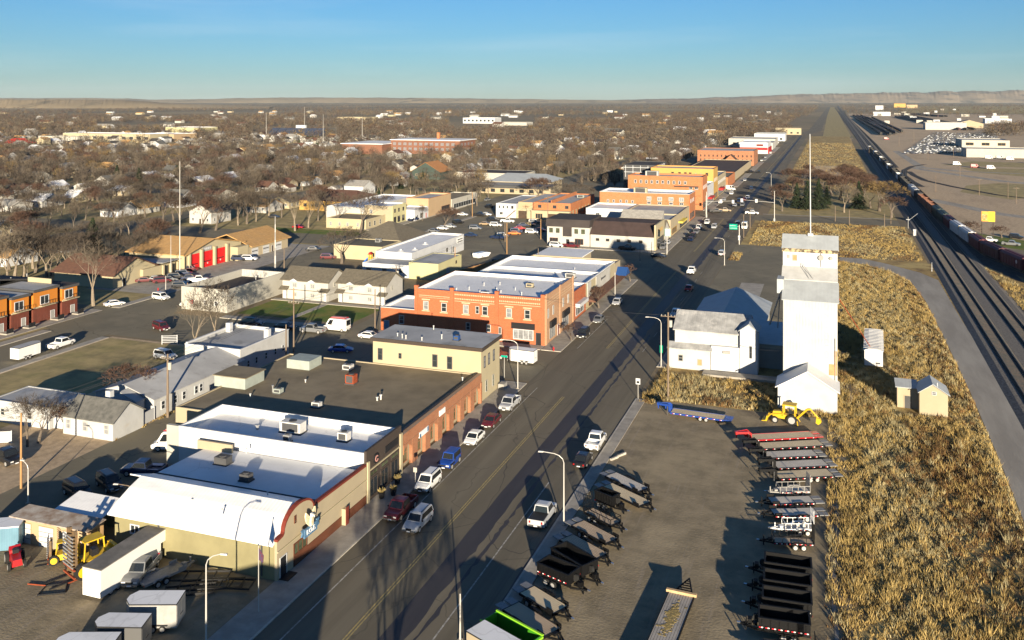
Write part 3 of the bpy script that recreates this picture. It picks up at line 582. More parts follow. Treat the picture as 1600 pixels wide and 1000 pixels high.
# --- long low building with brick arcade
R = bld('arcade_building', 'long low flat-roofed building with orange brick arcade along the sidewalk', -91, -54.9, 107.85, 137.45, 4.75, 'tan', 'roofdark', par=.16)
A0, A1 = 107.9, 137.4
fr = MB(); fr.box(-54.9, -54.2, A0, A1, 3.5, 4.9); fr.build('arcade_wall', M['brick3'], R)
pitch = (A1 - A0) / 7.0
for k in range(8):
    y = A0 + .02 + k * pitch; w = .8 if 0 < k < 7 else .5
    MB().box(-54.6, -54.1, max(A0, y - w), min(A1, y + w), 0, 3.498).build('brick_pier', M['brick3'], R)
for k in range(7):
    yc = A0 + (k + .5) * pitch; hw = pitch / 2 - .8; ar = MB(); n = 8
    top_ = 3.49; r0 = hw; zb = 2.2
    cur = [(yc + r0 * math.cos(PI * i / n), zb + 1.0 * math.sin(PI * i / n)) for i in range(n + 1)]
    loop = [(yc + hw + .01, zb), (yc + hw + .01, top_), (yc - hw - .01, top_), (yc - hw - .01, zb)] + cur[::-1][0:]
    for i in range(n):
        (ya, za), (yb, zb2) = cur[i], cur[i + 1]; ar.prism([(-54.58, ya, za), (-54.58, ya, top_), (-54.58, yb, top_), (-54.58, yb, zb2)], [(-54.12, ya, za), (-54.12, ya, top_), (-54.12, yb, top_), (-54.12, yb, zb2)])
    ar.build('brick_arch', M['brick3'], R)
    win(R, 'E', -54.895, yc, .5, hw * 1.9, 2.6, 'brick3', 'glassg', 1)
MB().box(-55.2, -54.86, A0, A1, 4.904, 5.0).build('coping', M['black'], R)
plaque(R, 'E', -54.19, 115.0, 2.75, 3.0, .75, M['signwhite'], .12, 'sign', [(.0, .18, 0, .7), (.85, 1, .1, .95)], 'signblue'); plaque(R, 'E', -54.19, 121.4, 3.5, 2.0, .8, M['signwhite'], .12, 'sign')
hvac(R, -72.3, 126.5, 4.6, 1.5, 1.3, 1.5, 'rust', 'red_roof_fan'); hvac(R, -71.5, 115.0, 4.6, 1.3, .9, .8); hvac(R, -80.5, 118.5, 4.6, 1.2, 1.0, .8, 'hvacgreen'); vents(R, [(-81.6, 118.6)], 4.6, .14, 2.2, 'metal'); vents(R, [(-64.5, 120.6), (-64.2, 121.2)], 4.6, .16, 1.0); vents(R, [(-76.5, 134.3), (-56, 133.6), (-83.5, 115.5), (-79.5, 124.5)], 4.6, .12, .8)
hvac(R, -76.5, 132.8, 4.6, 1.5, 1.3, .9); MB().box(-86.8, -82.4, 130.2, 134.0, 4.6, 6.1).build('skylight_box', M['hvacgreen'], R); u_ = MB().box(-92.2, -86.4, 118.2, 123.2, 4.6, 6.3).build('roof_penthouse', M['hvacgreen'], R); MB().box(-92.4, -86.2, 118.0, 123.4, 6.304, 6.42).build('penthouse_roof', M['roofdark'], u_)
# --- cream two-storey corner building
R = bld('cream_corner_building', 'cream stucco two-storey corner building with dark roof edge', -74.4, -54.35, 137.6, 146.3, 9.0, 'cream', 'roofgrey', par=.05)
MB().box(-74.8, -54.0, 137.2, 137.599, 8.5, 9.1).box(-54.349, -54.0, 137.6, 146.6, 8.5, 9.1).box(-74.8, -74.401, 137.6, 146.6, 8.5, 9.1).box(-74.4, -54.35, 146.301, 146.6, 8.5, 9.1).build('fascia', M['darkbrown'], R)
MB().poly([(-74.75, 137.25, 9.13), (-54.05, 137.25, 9.13), (-54.05, 146.55, 9.13), (-74.75, 146.55, 9.13)]).build('roof_sheet', M['roofgrey'], R)
for u, z, w, h in ((-73.0, 5.3, .9, 2.0), (-69.2, 5.9, .55, .9), (-62.7, 5.1, .95, 2.1), (-60.0, 5.0, .95, 2.1)): win(R, 'S', 137.6, u, z, w, h, 'darkgrey', 'glass')
for u in (139.1, 141.1, 143.4): win(R, 'E', -54.35, u, 5.4, .8, 1.9, 'darkgrey', 'glassb')
for u in (139.9, 143.1): win(R, 'E', -54.35, u, 1.2, .85, 1.9, 'greyp', 'glassg')
vents(R, [(-70.6, 139.4), (-69.2, 138.4), (-68.4, 138.2), (-65.4, 138.2), (-62.6, 140.2), (-66.6, 145.6)], 9.13, .1, 1.0); hvac(R, -59.8, 140.2, 9.13, .9, .9, .9, 'awnblue'); MB().box(-53.95, -52.9, 144.5, 146.2, .13, 1.1).build('stoop_rail', M['greyp'], R)
# --- red brick corner hotel with patterned cornice
R = bld('brick_corner_block', 'orange-red brick two-storey corner block with cream patterned cornice bands', -83.6, -54.7, 173.6, 194.6, 9.7, 'brick', 'roofwhite', par=.7)
MB().box(-54.698, -54.55, 173.6, 194.6, 0, 10.2).build('street_front', M['brickE'], R)
for x in (-83.4, -75.1, -65.0, -55.0): MB().box(x - .45, x + .3, 173.45, 173.599, 0, 9.9).build('brick_pilaster', M['brick'], R); MB().box(x - .5, x + .35, 173.4, 174.1, 9.9, 10.4).build('pilaster_cap', M['brick'], R)
for y in (174.2, 184.0, 194.2): MB().box(-54.549, -54.4, y - .35, y + .35, 0, 10.5).build('brick_pilaster', M['brickE'], R)
for x0, x1, dz in ((-74.6, -65.6, 0), (-64.6, -55.6, .25)):
    b = MB(); nx = 22
    for i in range(nx):
        xc = x0 + (x1 - x0) * (i + .5) / nx; q = (x1 - x0) / nx * .46
        b.prism([(xc, 173.52, 8.2 + dz - q), (xc + q, 173.52, 8.2 + dz), (xc, 173.52, 8.2 + dz + q), (xc - q, 173.52, 8.2 + dz)][::-1], [(xc, 173.599, 8.2 + dz - q), (xc + q, 173.599, 8.2 + dz), (xc, 173.599, 8.2 + dz + q), (xc - q, 173.599, 8.2 + dz)][::-1])
    o = b.build('diamond_band', M['patbrick'], R); o['kind'] = 'stuff'
    b = MB()
    for i in range(nx):
        xc = x0 + (x1 - x0) * (i + .5) / nx; q = (x1 - x0) / nx * .3; b.box(xc - q, xc + q, 173.5, 173.599, 8.95 + dz, 9.25 + dz)
    o = b.build('dentil_band', M['patbrick'], R); o['kind'] = 'stuff'
    MB().box(x0, x1, 173.54, 173.599, 7.65 + dz, 7.75 + dz).build('cream_course', M['patbrick'], R)
MB().box(-82.8, -75.7, 173.54, 173.599, 8.3, 8.42).build('cream_course', M['patbrick'], R); MB().box(-82.8, -75.7, 173.54, 173.599, 7.95, 8.02).build('cream_course', M['patbrick'], R)
for u, z, g_ in ((-81.2, 5.3, 'glassb'), (-77.0, 5.2, 'glass'), (-72.0, 5.2, 'glassb'), (-67.7, 5.2, 'glass'), (-62.4, 5.2, 'glassb'), (-58.4, 5.2, 'glass')):
    win(R, 'S', 173.6, u, z, 1.25, 1.9, 'offwhite', g_); MB().box(u - .95, u + .95, 173.5, 173.599, z + 2.1, z + 2.35).build('lintel', M['patbrick'], R); MB().box(u - .9, u + .9, 173.42, 173.599, z - .28, z - .06).build('sill', M['patbrick'], R)
win(R, 'S', 173.6, -69.4, 5.4, .8, 1.6, 'offwhite'); win(R, 'S', 173.6, -64.6, 1.6, 1.1, 1.5, 'offwhite', 'glass', 2)
for u in (-66.9, -71.5): win(R, 'S', 173.6, u, 1.8, 1.0, 1.6, 'offwhite')
win(R, 'S', 173.6, -59.3, .9, 4.4, 2.1, 'white', 'glassb', 4, 'shop_window'); MB().box(-61.8, -56.8, 173.3, 173.599, 3.1, 4.3).build('black_fascia', M['black'], R); door(R, 'S', 173.6, -55.9, 1.2, 2.5, 'black', 'darkgrey')
for u in (175.4, 178.9, 186.3, 190.2): win(R, 'E', -54.55, u, 5.3, 1.0, 1.9, 'offwhite', 'glassb')
for y0, y1 in ((176.4, 180.2), (185.6, 190.4)): win(R, 'E', -54.55, (y0 + y1) / 2, .7, y1 - y0, 2.2, 'greyp', 'glassb', 3, 'shop_window'); MB().box(-54.549, -54.1, y0, y1, 3.0, 4.3).build('black_fascia', M['black'], R)
for z in (7.9, 8.4, 9.0): MB().box(-54.549, -54.48, 174.7, 193.7, z, z + .13).build('cream_course', M['patbrick'], R)
door(R, 'E', -54.55, 182.6, 1.0, 2.3, 'redtrim'); vents(R, [(-76, 178), (-73.5, 179), (-70, 176.5), (-66, 178.5), (-72, 184), (-69, 186), (-64, 182), (-61, 177.5), (-67.5, 180)], 9.0, .11, .9); hvac(R, -62, 186, 9.0, 1.5, 1.1, .9, 'cream', 'roof_hatch'); hvac(R, -68.5, 176, 9.0, 1.8, 1.0, .6, 'white')
R = bld('brick_annex', 'low brick annex with white roof on the alley end of the corner block', -92, -83.65, 173.7, 186, 5.0, 'brick', 'roofwhite', par=.5, coping='white'); win(R, 'S', 173.7, -87, 1.8, 1.2, 1.9, 'offwhite'); door(R, 'S', 173.7, -90.6, 1.1, 2.2, 'signblue')
R = bld('brick_shopfront', 'orange brick shopfront with white awning beside the brick corner block', -76, -54.7, 194.7, 206.0, 6.5, 'brick', 'roofwhite', par=.5); win(R, 'E', -54.7, 200.5, .7, 7.0, 1.9, 'white', 'glass', 5, 'shop_window'); MB().box(-54.69, -53.6, 196.8, 204.4, 2.8, 3.6).build('awning', M['white'], R); vents(R, [(-60, 198)], 6, .12)
R = bld('cream_drugstore', 'cream panelled shop with brown shingle canopy over the sidewalk', -84, -54.7, 206.1, 236.2, 6.4, 'cream', 'roofwhite', par=.7, coping='roofwhite')
MB().box(-54.69, -54.55, 215.5, 230.3, 2.9, 6.3).build('white_panel', M['offwhite'], R); MB().box(-54.69, -54.55, 207.2, 210.6, 2.9, 6.3).build('white_panel', M['offwhite'], R)
MB().ext([(-54.69, 2.9), (-52.3, 2.3), (-52.3, 2.05), (-54.69, 2.05)], 'y', 206.3, 242).build('canopy', M['shingle_brown'], R)
plaque(R, 'E', -54.55, 222.5, 4.4, 5.2, .8, M['offwhite'], .03, 'sign', [(.0, .14, .05, 1), (.17, .5, .2, .8), (.52, .78, .25, .75), (.8, .98, .2, .8)])
for u in (210, 214, 219, 224, 229): win(R, 'E', -54.7, u, .5, 2.6, 1.5, 'brownpanel', 'glass', 2)
hvac(R, -61, 215, 5.7, 2.4, 1.5, 1.2, 'offwhite'); vents(R, [(-63, 226), (-70, 221)], 5.7)
MB().box(-83.5, -55.2, 220.4, 220.9, 5.71, 6.5).build('roof_wall', M['white'], R)
R = bld('yellow_end_shop', 'buff end shop with blue gabled awning at the cross street', -80, -54.7, 236.3, 242.8, 5.9, 'tan', 'roofgrey', par=.4); door(R, 'E', -54.7, 239.5, 1, 2.1, 'darkgrey')
MB().ext([(237.0, 2.7), (239.6, 4.6), (242.2, 2.7)], 'x', -54.69, -51.8).build('awning', M['awnblue'], R)
# --- block beyond the second cross street
R = bld('drive_in', 'small tan building with broad white flat roof by the wooden fence', -82.5, -69.5, 254.5, 268, 3.6, 'tan', 'roofwhite', par=.1); MB().box(-83.2, -68.8, 253.8, 268.6, 3.602, 3.85).build('roof_slab', M['roofwhite'], R)
R = thing('long_tan_restaurant', 'long tan building with brown mansard roof and small square windows', 'building', (-65, 303, 0))
MB().box(-77, -54.8, 296, 312, 0, 4.5).build('wall', M['offwhite'], R); MB().ext([(295.6, 4.3), (302, 8.2), (312.2, 8.2), (312.2, 4.3)], 'x', -77.2, -55.2).build('roof', M['roofbrown'], R)
MB().box(-55.15, -54.6, 295.8, 312.3, 0, 8.4).build('false_front', M['cream'], R)
for u in (-74.5, -71, -67.3, -63.6, -59.7): win(R, 'S', 296, u, 2.2, 1.2, .9, 'darkbrown')
win(R, 'E', -54.6, 304, .6, 12.5, 2.8, 'darkgrey', 'glass', 6, 'shop_window'); plaque(R, 'E', -54.6, 304, 4.8, 10, 2.2, M['cream'], .05, 'sign', [(.1, .2, .2, .8), (.28, .38, .2, .8), (.46, .56, .2, .8), (.64, .74, .2, .8), (.8, .9, .2, .8)], 'gold')
R = thing('black_mansard_shop', 'two-storey pale building with black mansard band and black entrance panel', 'building', (-85, 304, 0))
MB().box(-92.4, -77.3, 296.1, 312, 0, 6.6).build('wall', M['offwhite'], R); MB().ext([(295.5, 6.4), (296.4, 8.9), (312.5, 8.9), (312.5, 6.4)], 'x', -92.8, -77.25).build('mansard', M['roofblack'], R)
MB().box(-86.6, -83.6, 295.6, 296.09, 3.2, 6.45).build('black_panel', M['roofblack'], R)
for u in (-91, -88.6, -82, -79.6): win(R, 'S', 296.1, u, 4.2, 1.3, 1.6, 'darkbrown', 'glassg', 2)
for u in (-90, -81): win(R, 'S', 296.1, u, .5, 3.0, 2.0, 'brownpanel', 'glass', 3)
door(R, 'S', 296.1, -85, 1.2, 2.2, 'black')
gable('olive_roof_shop', 'low shop with olive roof behind the long tan restaurant', -75, -55.2, 313.5, 325, 3.8, 7.0, 'offwhite', 'shingle_olive', 'x', .3, 'building')
R = bld('stone_front_shop', 'shop with pale sloped front and wood trim on the main street', -74, -54.8, 326, 343, 6.4, 'tan', 'roofgrey', par=.5); MB().ext([(325.6, 6.0), (331, 9.0), (331, 6.0)], 'x', -73.5, -58).build('sloped_roof', M['shingle_pale'], R); win(R, 'E', -54.8, 334, .6, 11, 2.2, 'gold', 'glass', 4, 'shop_window')
R = bld('grey_roof_shop', 'narrow tan shop with grey roof against the orange brick block', -76, -54.8, 343.1, 371.6, 6.4, 'tan', 'roofgrey', par=.4); win(R, 'E', -54.8, 356, .6, 18, 2.2, 'darkbrown', 'glass', 6, 'shop_window'); MB().box(-54.79, -53.2, 344, 356, 2.9, 3.5).build('awning', mat('yellow_awning', (.6, .48, .08), rough=.7), R)
R = bld('white_wing', 'plain white one-storey wing against the orange brick block', -93.4, -76.1, 352, 371.6, 6.2, 'white', 'roofwhite', par=.4, coping='white'); win(R, 'S', 352, -88.5, 3.6, 1.6, .9, 'offwhite', 'glass', 2)
R = bld('orange_brick_block', 'orange brick three-level block with tall white-framed windows facing the tan shops', -92.6, -54.7, 371.7, 388, 11.0, 'brick2', 'roofwhite', par=.6, coping='white')
for u in (-71.5, -67, -62.3, -58): win(R, 'S', 371.7, u, 8.0, 1.9, 1.6, 'white', 'glassb', 2); win(R, 'S', 371.7, u, 5.2 + 1.3, 1.6, 1.1, 'white', 'glass', 2)
for u in (-89, -86.5, -83.5, -81, -78.5): win(R, 'S', 371.7, u, 6.6, .9, 1.2, 'white')
for u in (375, 379, 383): win(R, 'E', -54.7, u, 7.2, 1.3, 1.6, 'white', 'glassb'); win(R, 'E', -54.7, u, .7, 3, 2.4, 'darkgrey', 'glass', 2)
hvac(R, -76, 377, 10.4, 5.5, 3, 2.4, 'cream', 'roof_penthouse')
R = bld('windowed_brick_block', 'long orange brick block with a row of white upper windows beyond the signals', -89, -54.7, 411.5, 428, 15.0, 'brick2', 'roofgrey', par=.8)
for i in range(10): win(R, 'S', 411.5, -85.5 + i * 2.55, 11.4, 1.1, 1.5, 'white', 'glass')
for u in (-60, -57.5): win(R, 'S', 411.5, u, 9.2, 1.5, 1.4, 'white', 'glass', 2)
for u in (414, 418, 422, 426): win(R, 'E', -54.7, u, 9.2, 1.2, 1.8, 'white', 'glass'); win(R, 'E', -54.7, u, .6, 3, 2.6, 'darkgrey', 'glass', 2)
hvac(R, -79, 419, 14.2, 6, 3, 2.4, 'offwhite', 'roof_penthouse'); plaque(R, 'S', 411.5, -62, 10.2, 11, .5, M['darkbrown'], .3, 'roof_band')
R = bld('white_narrow_shop', 'narrow white-fronted shop row beside the windowed brick block', -74, -54.7, 428.1, 452, 9.5, 'white', 'roofwhite', par=.5); win(R, 'E', -54.7, 440, .6, 20, 2.6, 'darkgrey', 'glassb', 8, 'shop_window'); MB().box(-54.69, -52.8, 430, 441, 3.1, 3.9).build('awning', M['awnred'], R)
R = bld('gold_block', 'golden stucco block with dark upper windows over the brick roofs', -86, -54.8, 452.1, 470, 15.6, 'gold', 'roofgrey', par=.5, coping='brick2')
for u in (-75, -71.5, -68.6, -66.2, -58): win(R, 'S', 452.1, u, 12.2, 1.3, 1.5, 'darkbrown')
for u in (-63.5, -60.9): win(R, 'S', 452.1, u, 12.2, 1.3, 1.2, 'gold', 'glassb')
for u in (456, 461, 466): win(R, 'E', -54.8, u, 9, 1.4, 1.8, 'white'); win(R, 'E', -54.8, u, .6, 3.4, 2.5, 'darkgrey', 'glass', 2)
R = bld('brown_front_shop', 'brown two-storey shop with red awning beyond the golden block', -72, -54.8, 470.1, 508, 10.5, 'tan', 'roofgrey', par=.5); win(R, 'E', -54.8, 488, .6, 30, 2.6, 'darkgrey', 'glassb', 9, 'shop_window'); MB().box(-54.79, -52.6, 474, 484, 3.1, 4.2).build('awning', M['awnred'], R)
for i in range(8): win(R, 'E', -54.8, 473 + i * 4.4, 6.3, 1.3, 1.7, 'white')
R = bld('dark_hotel', 'dark grey building with white balcony frames behind the brick blocks', -104, -86.5, 470, 500, 15.5, 'darkgrey', 'roofblack', par=.3)
for z in (11.6, 14): MB().box(-103.6, -87, 469.2, 469.99, z, z + .25).build('balcony_rail', M['white'], R)
for u in (-103, -99, -95, -91): MB().box(u, u + .2, 469.3, 469.98, 9, 15.2).build('balcony_post', M['white'], R)
for y in (474, 480, 486, 492): MB().box(-86.49, -86.2, y, y + .3, 9, 15.2).build('balcony_post', M['white'], R)
R = bld('far_brick_warehouse', 'long brown brick warehouse with two rows of arched windows far up the street', -97, -54.8, 700, 740, 11.2, 'brick3', 'roofgrey', par=.4)
for z in (6.3, 3.2):
    for i in range(13): win(R, 'S', 700, -94.5 + i * 3.15, z, 1.2, 1.7, 'brick3', 'glass')
R = bld('white_red_store', 'white and red store past the brick warehouse', -80, -54.8, 860, 905, 10.5, 'white', 'roofwhite', par=.5); MB().box(-54.79, -54, 861, 904, .2, 5.5).build('red_front', M['awnred'], R); plaque(R, 'S', 860, -62, 7, 6, 1.8, M['redtrim'], .1)
MB().box(-79.8, -55, 859.5, 859.99, 3.4, 5.8).build('red_band', M['awnred'], R)
k = 0
for nm, lb, x0, x1, y0, y1, h_, w_, r_ in (('far_shop', 'white low shop row beyond the red and white store', -88, -54.8, 935, 985, 7, 'offwhite', 'roofgrey'), ('far_shop', 'long pale metal store farther up the street', -105, -56, 1000, 1050, 8, 'stucco', 'roofgrey'),
        ('far_shop', 'white service station with teal band up the street', -88, -52, 1130, 1165, 9, 'white', 'tealroof'), ('far_shop', 'tan motel block where the street bends', -75, -40, 1345, 1370, 9, 'cream', 'shingle_pale'), ('far_shop', 'brick end shop with orange wall up the street', -80, -55, 520, 560, 6, 'brick2', 'roofdark'), ('far_shop', 'dark-roofed low building beside the brick warehouse', -90, -56, 570, 690, 5, 'tan', 'roofbrown')):
    R = bld(nm, lb, x0, x1, y0, y1, h_, w_, r_, par=.4)
    for i in range(4): win(R, 'S', y0, x0 + (x1 - x0) * (i + .5) / 4, 1.6, 3.0, 2.2, 'darkgrey', 'glass', 2)
gable('gable_porch', 'small brown gabled porch in front of the brick warehouse', -76, -66, 690.5, 699.5, 4, 8.5, 'brick3', 'roofbrown', 'y', .5, 'building', wins=False)
# ================================================================== back lots, side street and fire station
R = gable('long_white_cottages', 'long white building with low grey roof along the alley', -111.5, -99.9, 113.5, 136, 3.0, 4.7, 'oldwhite', 'roofgrey', 'y', .35, 'house', wins=False)
for u in (115.5, 118.3, 120.4, 123.4, 124.6, 128.6, 129.6, 133.2): win(R, 'E', -99.9, u, .9, 1.0, 1.4, 'brownpanel' if 128 < u < 130 else 'white')
for i, y in enumerate((116, 119, 122, 125, 128, 130, 132)): vents(R, [(-105 - (i % 3) * 1.2, y)], 3.9, .09, .9)
R = bld('white_parapet_house', 'white flat-roofed building with stepped parapet beside the alley pole', -112.8, -100.6, 136.2, 151.5, 4.7, 'oldwhite', 'roofgrey', par=.5, coping='white')
for u in (138.5, 141, 144, 147, 149.6): win(R, 'E', -100.6, u, 1.0, .8, 1.3, 'white')
for x, y in ((-111.9, 148), (-102, 146.5)): MB().box(x - .5, x + .5, y - .45, y + .45, 4.2, 6.0).build('chimney', M['white'], R)
MB().box(-112.7, -112.3, 136.3, 151.3, 4.85, 5.1).build('parapet_step', M['white'], R)
R = gable('white_cottage', 'small white cottage with speckled grey shingle roof at the alley corner', -108.4, -99.0, 104.0, 110.2, 2.7, 4.7, 'oldwhite', 'shingle_grey', 'x', .25, 'house', wins=False, chimney=(-103.8, 108.4))
for u in (-107.4, -104.2, -100.2): win(R, 'S', 104.0, u, .9, .9, 1.4, 'offwhite', 'glassb')
R = bld('flat_white_house', 'white flat-roofed house half hidden by a bare tree', -123.5, -111.6, 104.5, 111.5, 3.3, 'oldwhite', 'roofgrey', par=.12)
for u in (-121, -115.5): win(R, 'S', 104.5, u, 1.1, .9, 1.1, 'offwhite')
def fence(name, label, p, q, h, m, post=2.5, t=.08, boards=0):
    (x0, y0), (x1, y1) = p, q; L = math.hypot(x1 - x0, y1 - y0); R = thing(name, label, 'fence', (x0, y0, 0), math.atan2(y1 - y0, x1 - x0)); n = max(1, int(L / post))
    for i in range(n): MB().box(L * i / n + .06, L * (i + 1) / n - .06, -t / 2, t / 2, .08, h).build('panel', m, R, world=False)
    for i in range(n + 1): MB().box(L * i / n - .06, L * i / n + .06, -.08, .08, 0, h + .12).build('post', m, R, world=False)
    return R
fence('white_fence', 'white board fence joining the cottage to the flat white house', (-111.4, 105.2), (-108.6, 105.2), 1.8, M['white']); fence('white_fence', 'white board fence between cottage and the long white building', (-99.3, 110.4), (-99.7, 113.3), 1.9, M['white'])
fence('white_fence', 'white board fence running out of the left edge of the lot', (-123, 93.8), (-112.5, 98.6), 1.7, M['white'])
R = gable('white_shed_house', 'white gabled house front at the south end of the long white building', -108, -101.5, 111.4, 113.2, 3.0, 4.2, 'white', 'roofgrey', 'y', .1, 'house', wins=False)
# yard buildings in the near left corner
R = thing('tan_garage', 'tan storage shed with three white doors and stained flat roof', 'shed', (-82, 78.2, 0)); MB().box(-87.6, -76.7, 76.9, 79.2, 0, 2.8).build('wall', M['peach'], R)
MB().ext([(76.6, 2.82), (79.35, 3.02), (79.35, 2.92), (76.6, 2.72)], 'x', -87.8, -76.5).build('roof', mat('stained_roof', (.42, .38, .33), (.24, .17, .12), scale=.9, rough=.9, contrast=.6), R)
for u in (-85.9, -82.6, -79.2): door(R, 'S', 76.9, u, 2.1, 2.2, 'white', 'peach', panels=4, name='roll_door')
for i in range(4): MB().box(-76.69, -76.64, 76.95 + i * .56, 77.45 + i * .56, .25, 2.5).build('side_board', M['ply'], R)
R = thing('blue_container', 'pale blue ribbed steel container at the left edge of the yard', 'container', (-88.5, 74.6, 0), math.radians(31)); MB().box(-2.6, 3.4, -1.2, 1.2, .1, 2.6).build('body', M['bluewall'], R, world=False); MB().box(-2.7, 3.5, -1.3, 1.3, 2.604, 2.72).build('roof', M['roofwhite'], R, world=False)
MB().box(3.401, 3.45, -1.1, -.02, .2, 2.5).build('door', M['bluewall'], R, world=False); MB().box(3.401, 3.45, .02, 1.1, .2, 2.5).build('door', M['bluewall'], R, world=False)
R = thing('ribbed_lean_to', 'open lean-to with white ribbed metal roof behind the tan shed', 'shed', (-81, 81.5, 0)); MB().ext([(79.4, 2.6), (83.6, 3.3), (83.6, 3.2), (79.4, 2.5)], 'x', -84.6, -77.7).build('roof', M['ribwhite'], R); MB().box(-84.4, -77.9, 83.2, 83.4, 0, 3.1).build('wall', M['olive'], R)
for x in (-84.4, -81, -78): MB().box(x - .07, x + .07, 79.6, 79.75, 0, 2.5).build('post', M['woodpole'], R)
# --- second street: apartments
R = thing('orange_apartments', 'orange and maroon townhouse block with black roofs and balconies', 'apartment building', (-173, 155, 0))
for k, (y0, y1, hh, dx) in enumerate(((138.5, 145.2, 7.4, 0), (146.3, 150.8, 6.7, 0), (152.0, 158.6, 7.1, 0), (159.9, 164.3, 6.4, 0))):
    U = MB().box(-178, -167, y0, y1, 0, 3.6).build('lower_storey', M['maroonsiding'], R); MB().box(-178, -167.002, y0 + .01, y1 - .01, 3.604, hh).build('upper_storey', M['orange'], R)
    MB().box(-178, -166.6, y0 - .25, y1 + .25, hh + .002, hh + .55).build('roof_edge', M['darkgrey'], R); MB().poly([(-177.9, y0, hh + .56), (-166.8, y0, hh + .56), (-166.8, y1, hh + .56), (-177.9, y1, hh + .56)]).build('roof', M[('shingle_brown', 'roofgrey', 'roofgrey', 'roofblack')[k]], R)
    MB().box(-166.999, -166.8, y0, y1, 3.45, 3.75).build('floor_band', M['cream'], R)
    yc = (y0 + y1) / 2; win(R, 'E', -167.0, yc - .3, 4.0, 2.4, 2.0, 'white', 'glass', 2, 'balcony_door'); door(R, 'E', -167.0, y1 - 1.4, 1.0, 2.1, 'greyp')
    b = MB().box(-166.99, -165.9, yc - 1.9, yc + 1.9, 3.76, 3.9).build('balcony', M['cream'], R); MB().box(-165.95, -165.9, yc - 1.9, yc + 1.9, 4.85, 4.92).build('rail', M['black'], b)
    for j in range(6): MB().box(-165.95, -165.9, yc - 1.9 + j * .75, yc - 1.85 + j * .75, 3.9, 4.85).build('baluster', M['black'], b)
    win(R, 'S', y0, -171, 4.3, 1.4, 1.3, 'darkgrey'); MB().box(-166.9, -164.5, y1 - 2.2, y1 - .5, .1, .35).build('stoop', M['concrete'], R); MB().box(-164.6, -164.5, y1 - 2.2, y1 - .5, .35, 1.3).build('stoop_rail', M['black'], R)
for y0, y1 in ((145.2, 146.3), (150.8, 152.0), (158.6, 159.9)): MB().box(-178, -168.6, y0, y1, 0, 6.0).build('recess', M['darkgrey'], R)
MB().ext([(138, 7.5), (152, 9.4), (164.6, 7.2), (164.6, 6.9), (152, 9.0), (138, 7.2)], 'x', -190, -178.05).build('rear_roof', M['shingle_dark'], R); MB().box(-189, -178.1, 138.6, 164.2, 0, 7.0).build('rear_wall', M['darkgrey'], R)
MB().box(-176, -169, 158.65, 158.85, 7.7, 8.8).build('parapet_wall', M['cream'], R); vents(R, [(-180, 143), (-182, 146), (-181, 150), (-180.5, 158), (-180, 162)], 8.0)
# --- plain grey-white building with deep parapet
R = bld('deep_parapet_building', 'plain pale building with high parapet and dark sunken roof', -146.5, -133.4, 175.6, 199, 5.4, 'stucco', 'roofblack', par=1.9, t=.3)
for u in (-139.5, -136.5): win(R, 'S', 175.6, u, 1.4, .9, 1.1, 'white')
for u in (180, 182.5, 186): win(R, 'E', -133.4, u, 1.5, 1.6, 1.1, 'offwhite', 'glassb', 2)
vents(R, [(-140, 196)], 3.5, .2, 2.0); 
for i in range(24): MB().box(-146.1 + i * .52, -146.0 + i * .52, 198.55, 198.7, 3.6, 5.35).build('parapet_stud', M['white'], R)
# --- two white duplexes with olive roofs
for x0, x1, y0, lb in ((-130.3, -117.2, 193.6, 'white duplex with olive gable roof nearer the pale parapet building'), (-114.9, -101.7, 194.6, 'white duplex with olive gable roof next to the brick annex')):
    R = thing('duplex', lb, 'house', ((x0 + x1) / 2, y0 + 4.5, 0)); yb = y0 + 9
    MB().ext([(y0, 0), (yb, 0), (yb, 4.9), (y0 + 4.5, 7.2), (y0, 4.9)], 'x', x0, x1).build('wall', M['offwhite'], R)
    rf = MB().ext([(y0 - .6, 4.62), (y0 + 4.5, 7.24), (yb + .6, 4.62), (yb + .6, 4.8), (y0 + 4.5, 7.44), (y0 - .6, 4.8)], 'x', x0 - .5, x1 + .5).build('roof', M['shingle_olive'], R)
    MB().box(x0 + 1.6, x1 - 1.6, y0 - .12, y0 - .002, 2.3, 2.45).build('belt_trim', M['shingle_olive'], R)
    for u in (x0 + 3.6, x1 - 4.4):
        win(R, 'S', y0, u, 2.95, 1.3, 1.2, 'stucco', 'glassb', 2); win(R, 'S', y0, u, .7, 1.2, 1.1, 'stucco', 'glassb', 2); MB().ext([(u - 1.2, 4.6), (u, 5.25), (u + 1.2, 4.6)], 'y', y0 - .72, y0 - .5).build('gablet', M['white'], R)
    for u, s_ in ((x0 + .6, 1), (x1 - .9, -1)): door(R, 'S', y0, u + .2, .95, 2.0, 'white', 'stucco'); MB().ext([(y0 - .005, 3.2), (y0 - 1.3, 2.5), (y0 - 1.3, 2.38), (y0 - .005, 2.9)], 'x', u - 1.0, u + 1.4).build('porch_roof', M['shingle_olive'], R); MB().box(u + 1.2, u + 1.3, y0 - 1.25, y0 - 1.15, .1, 2.4).build('porch_post', M['greyp'], R)
    win(R, 'E', x1, y0 + 3.2, 3.2, 1.0, 1.1, 'stucco', 'glassb')
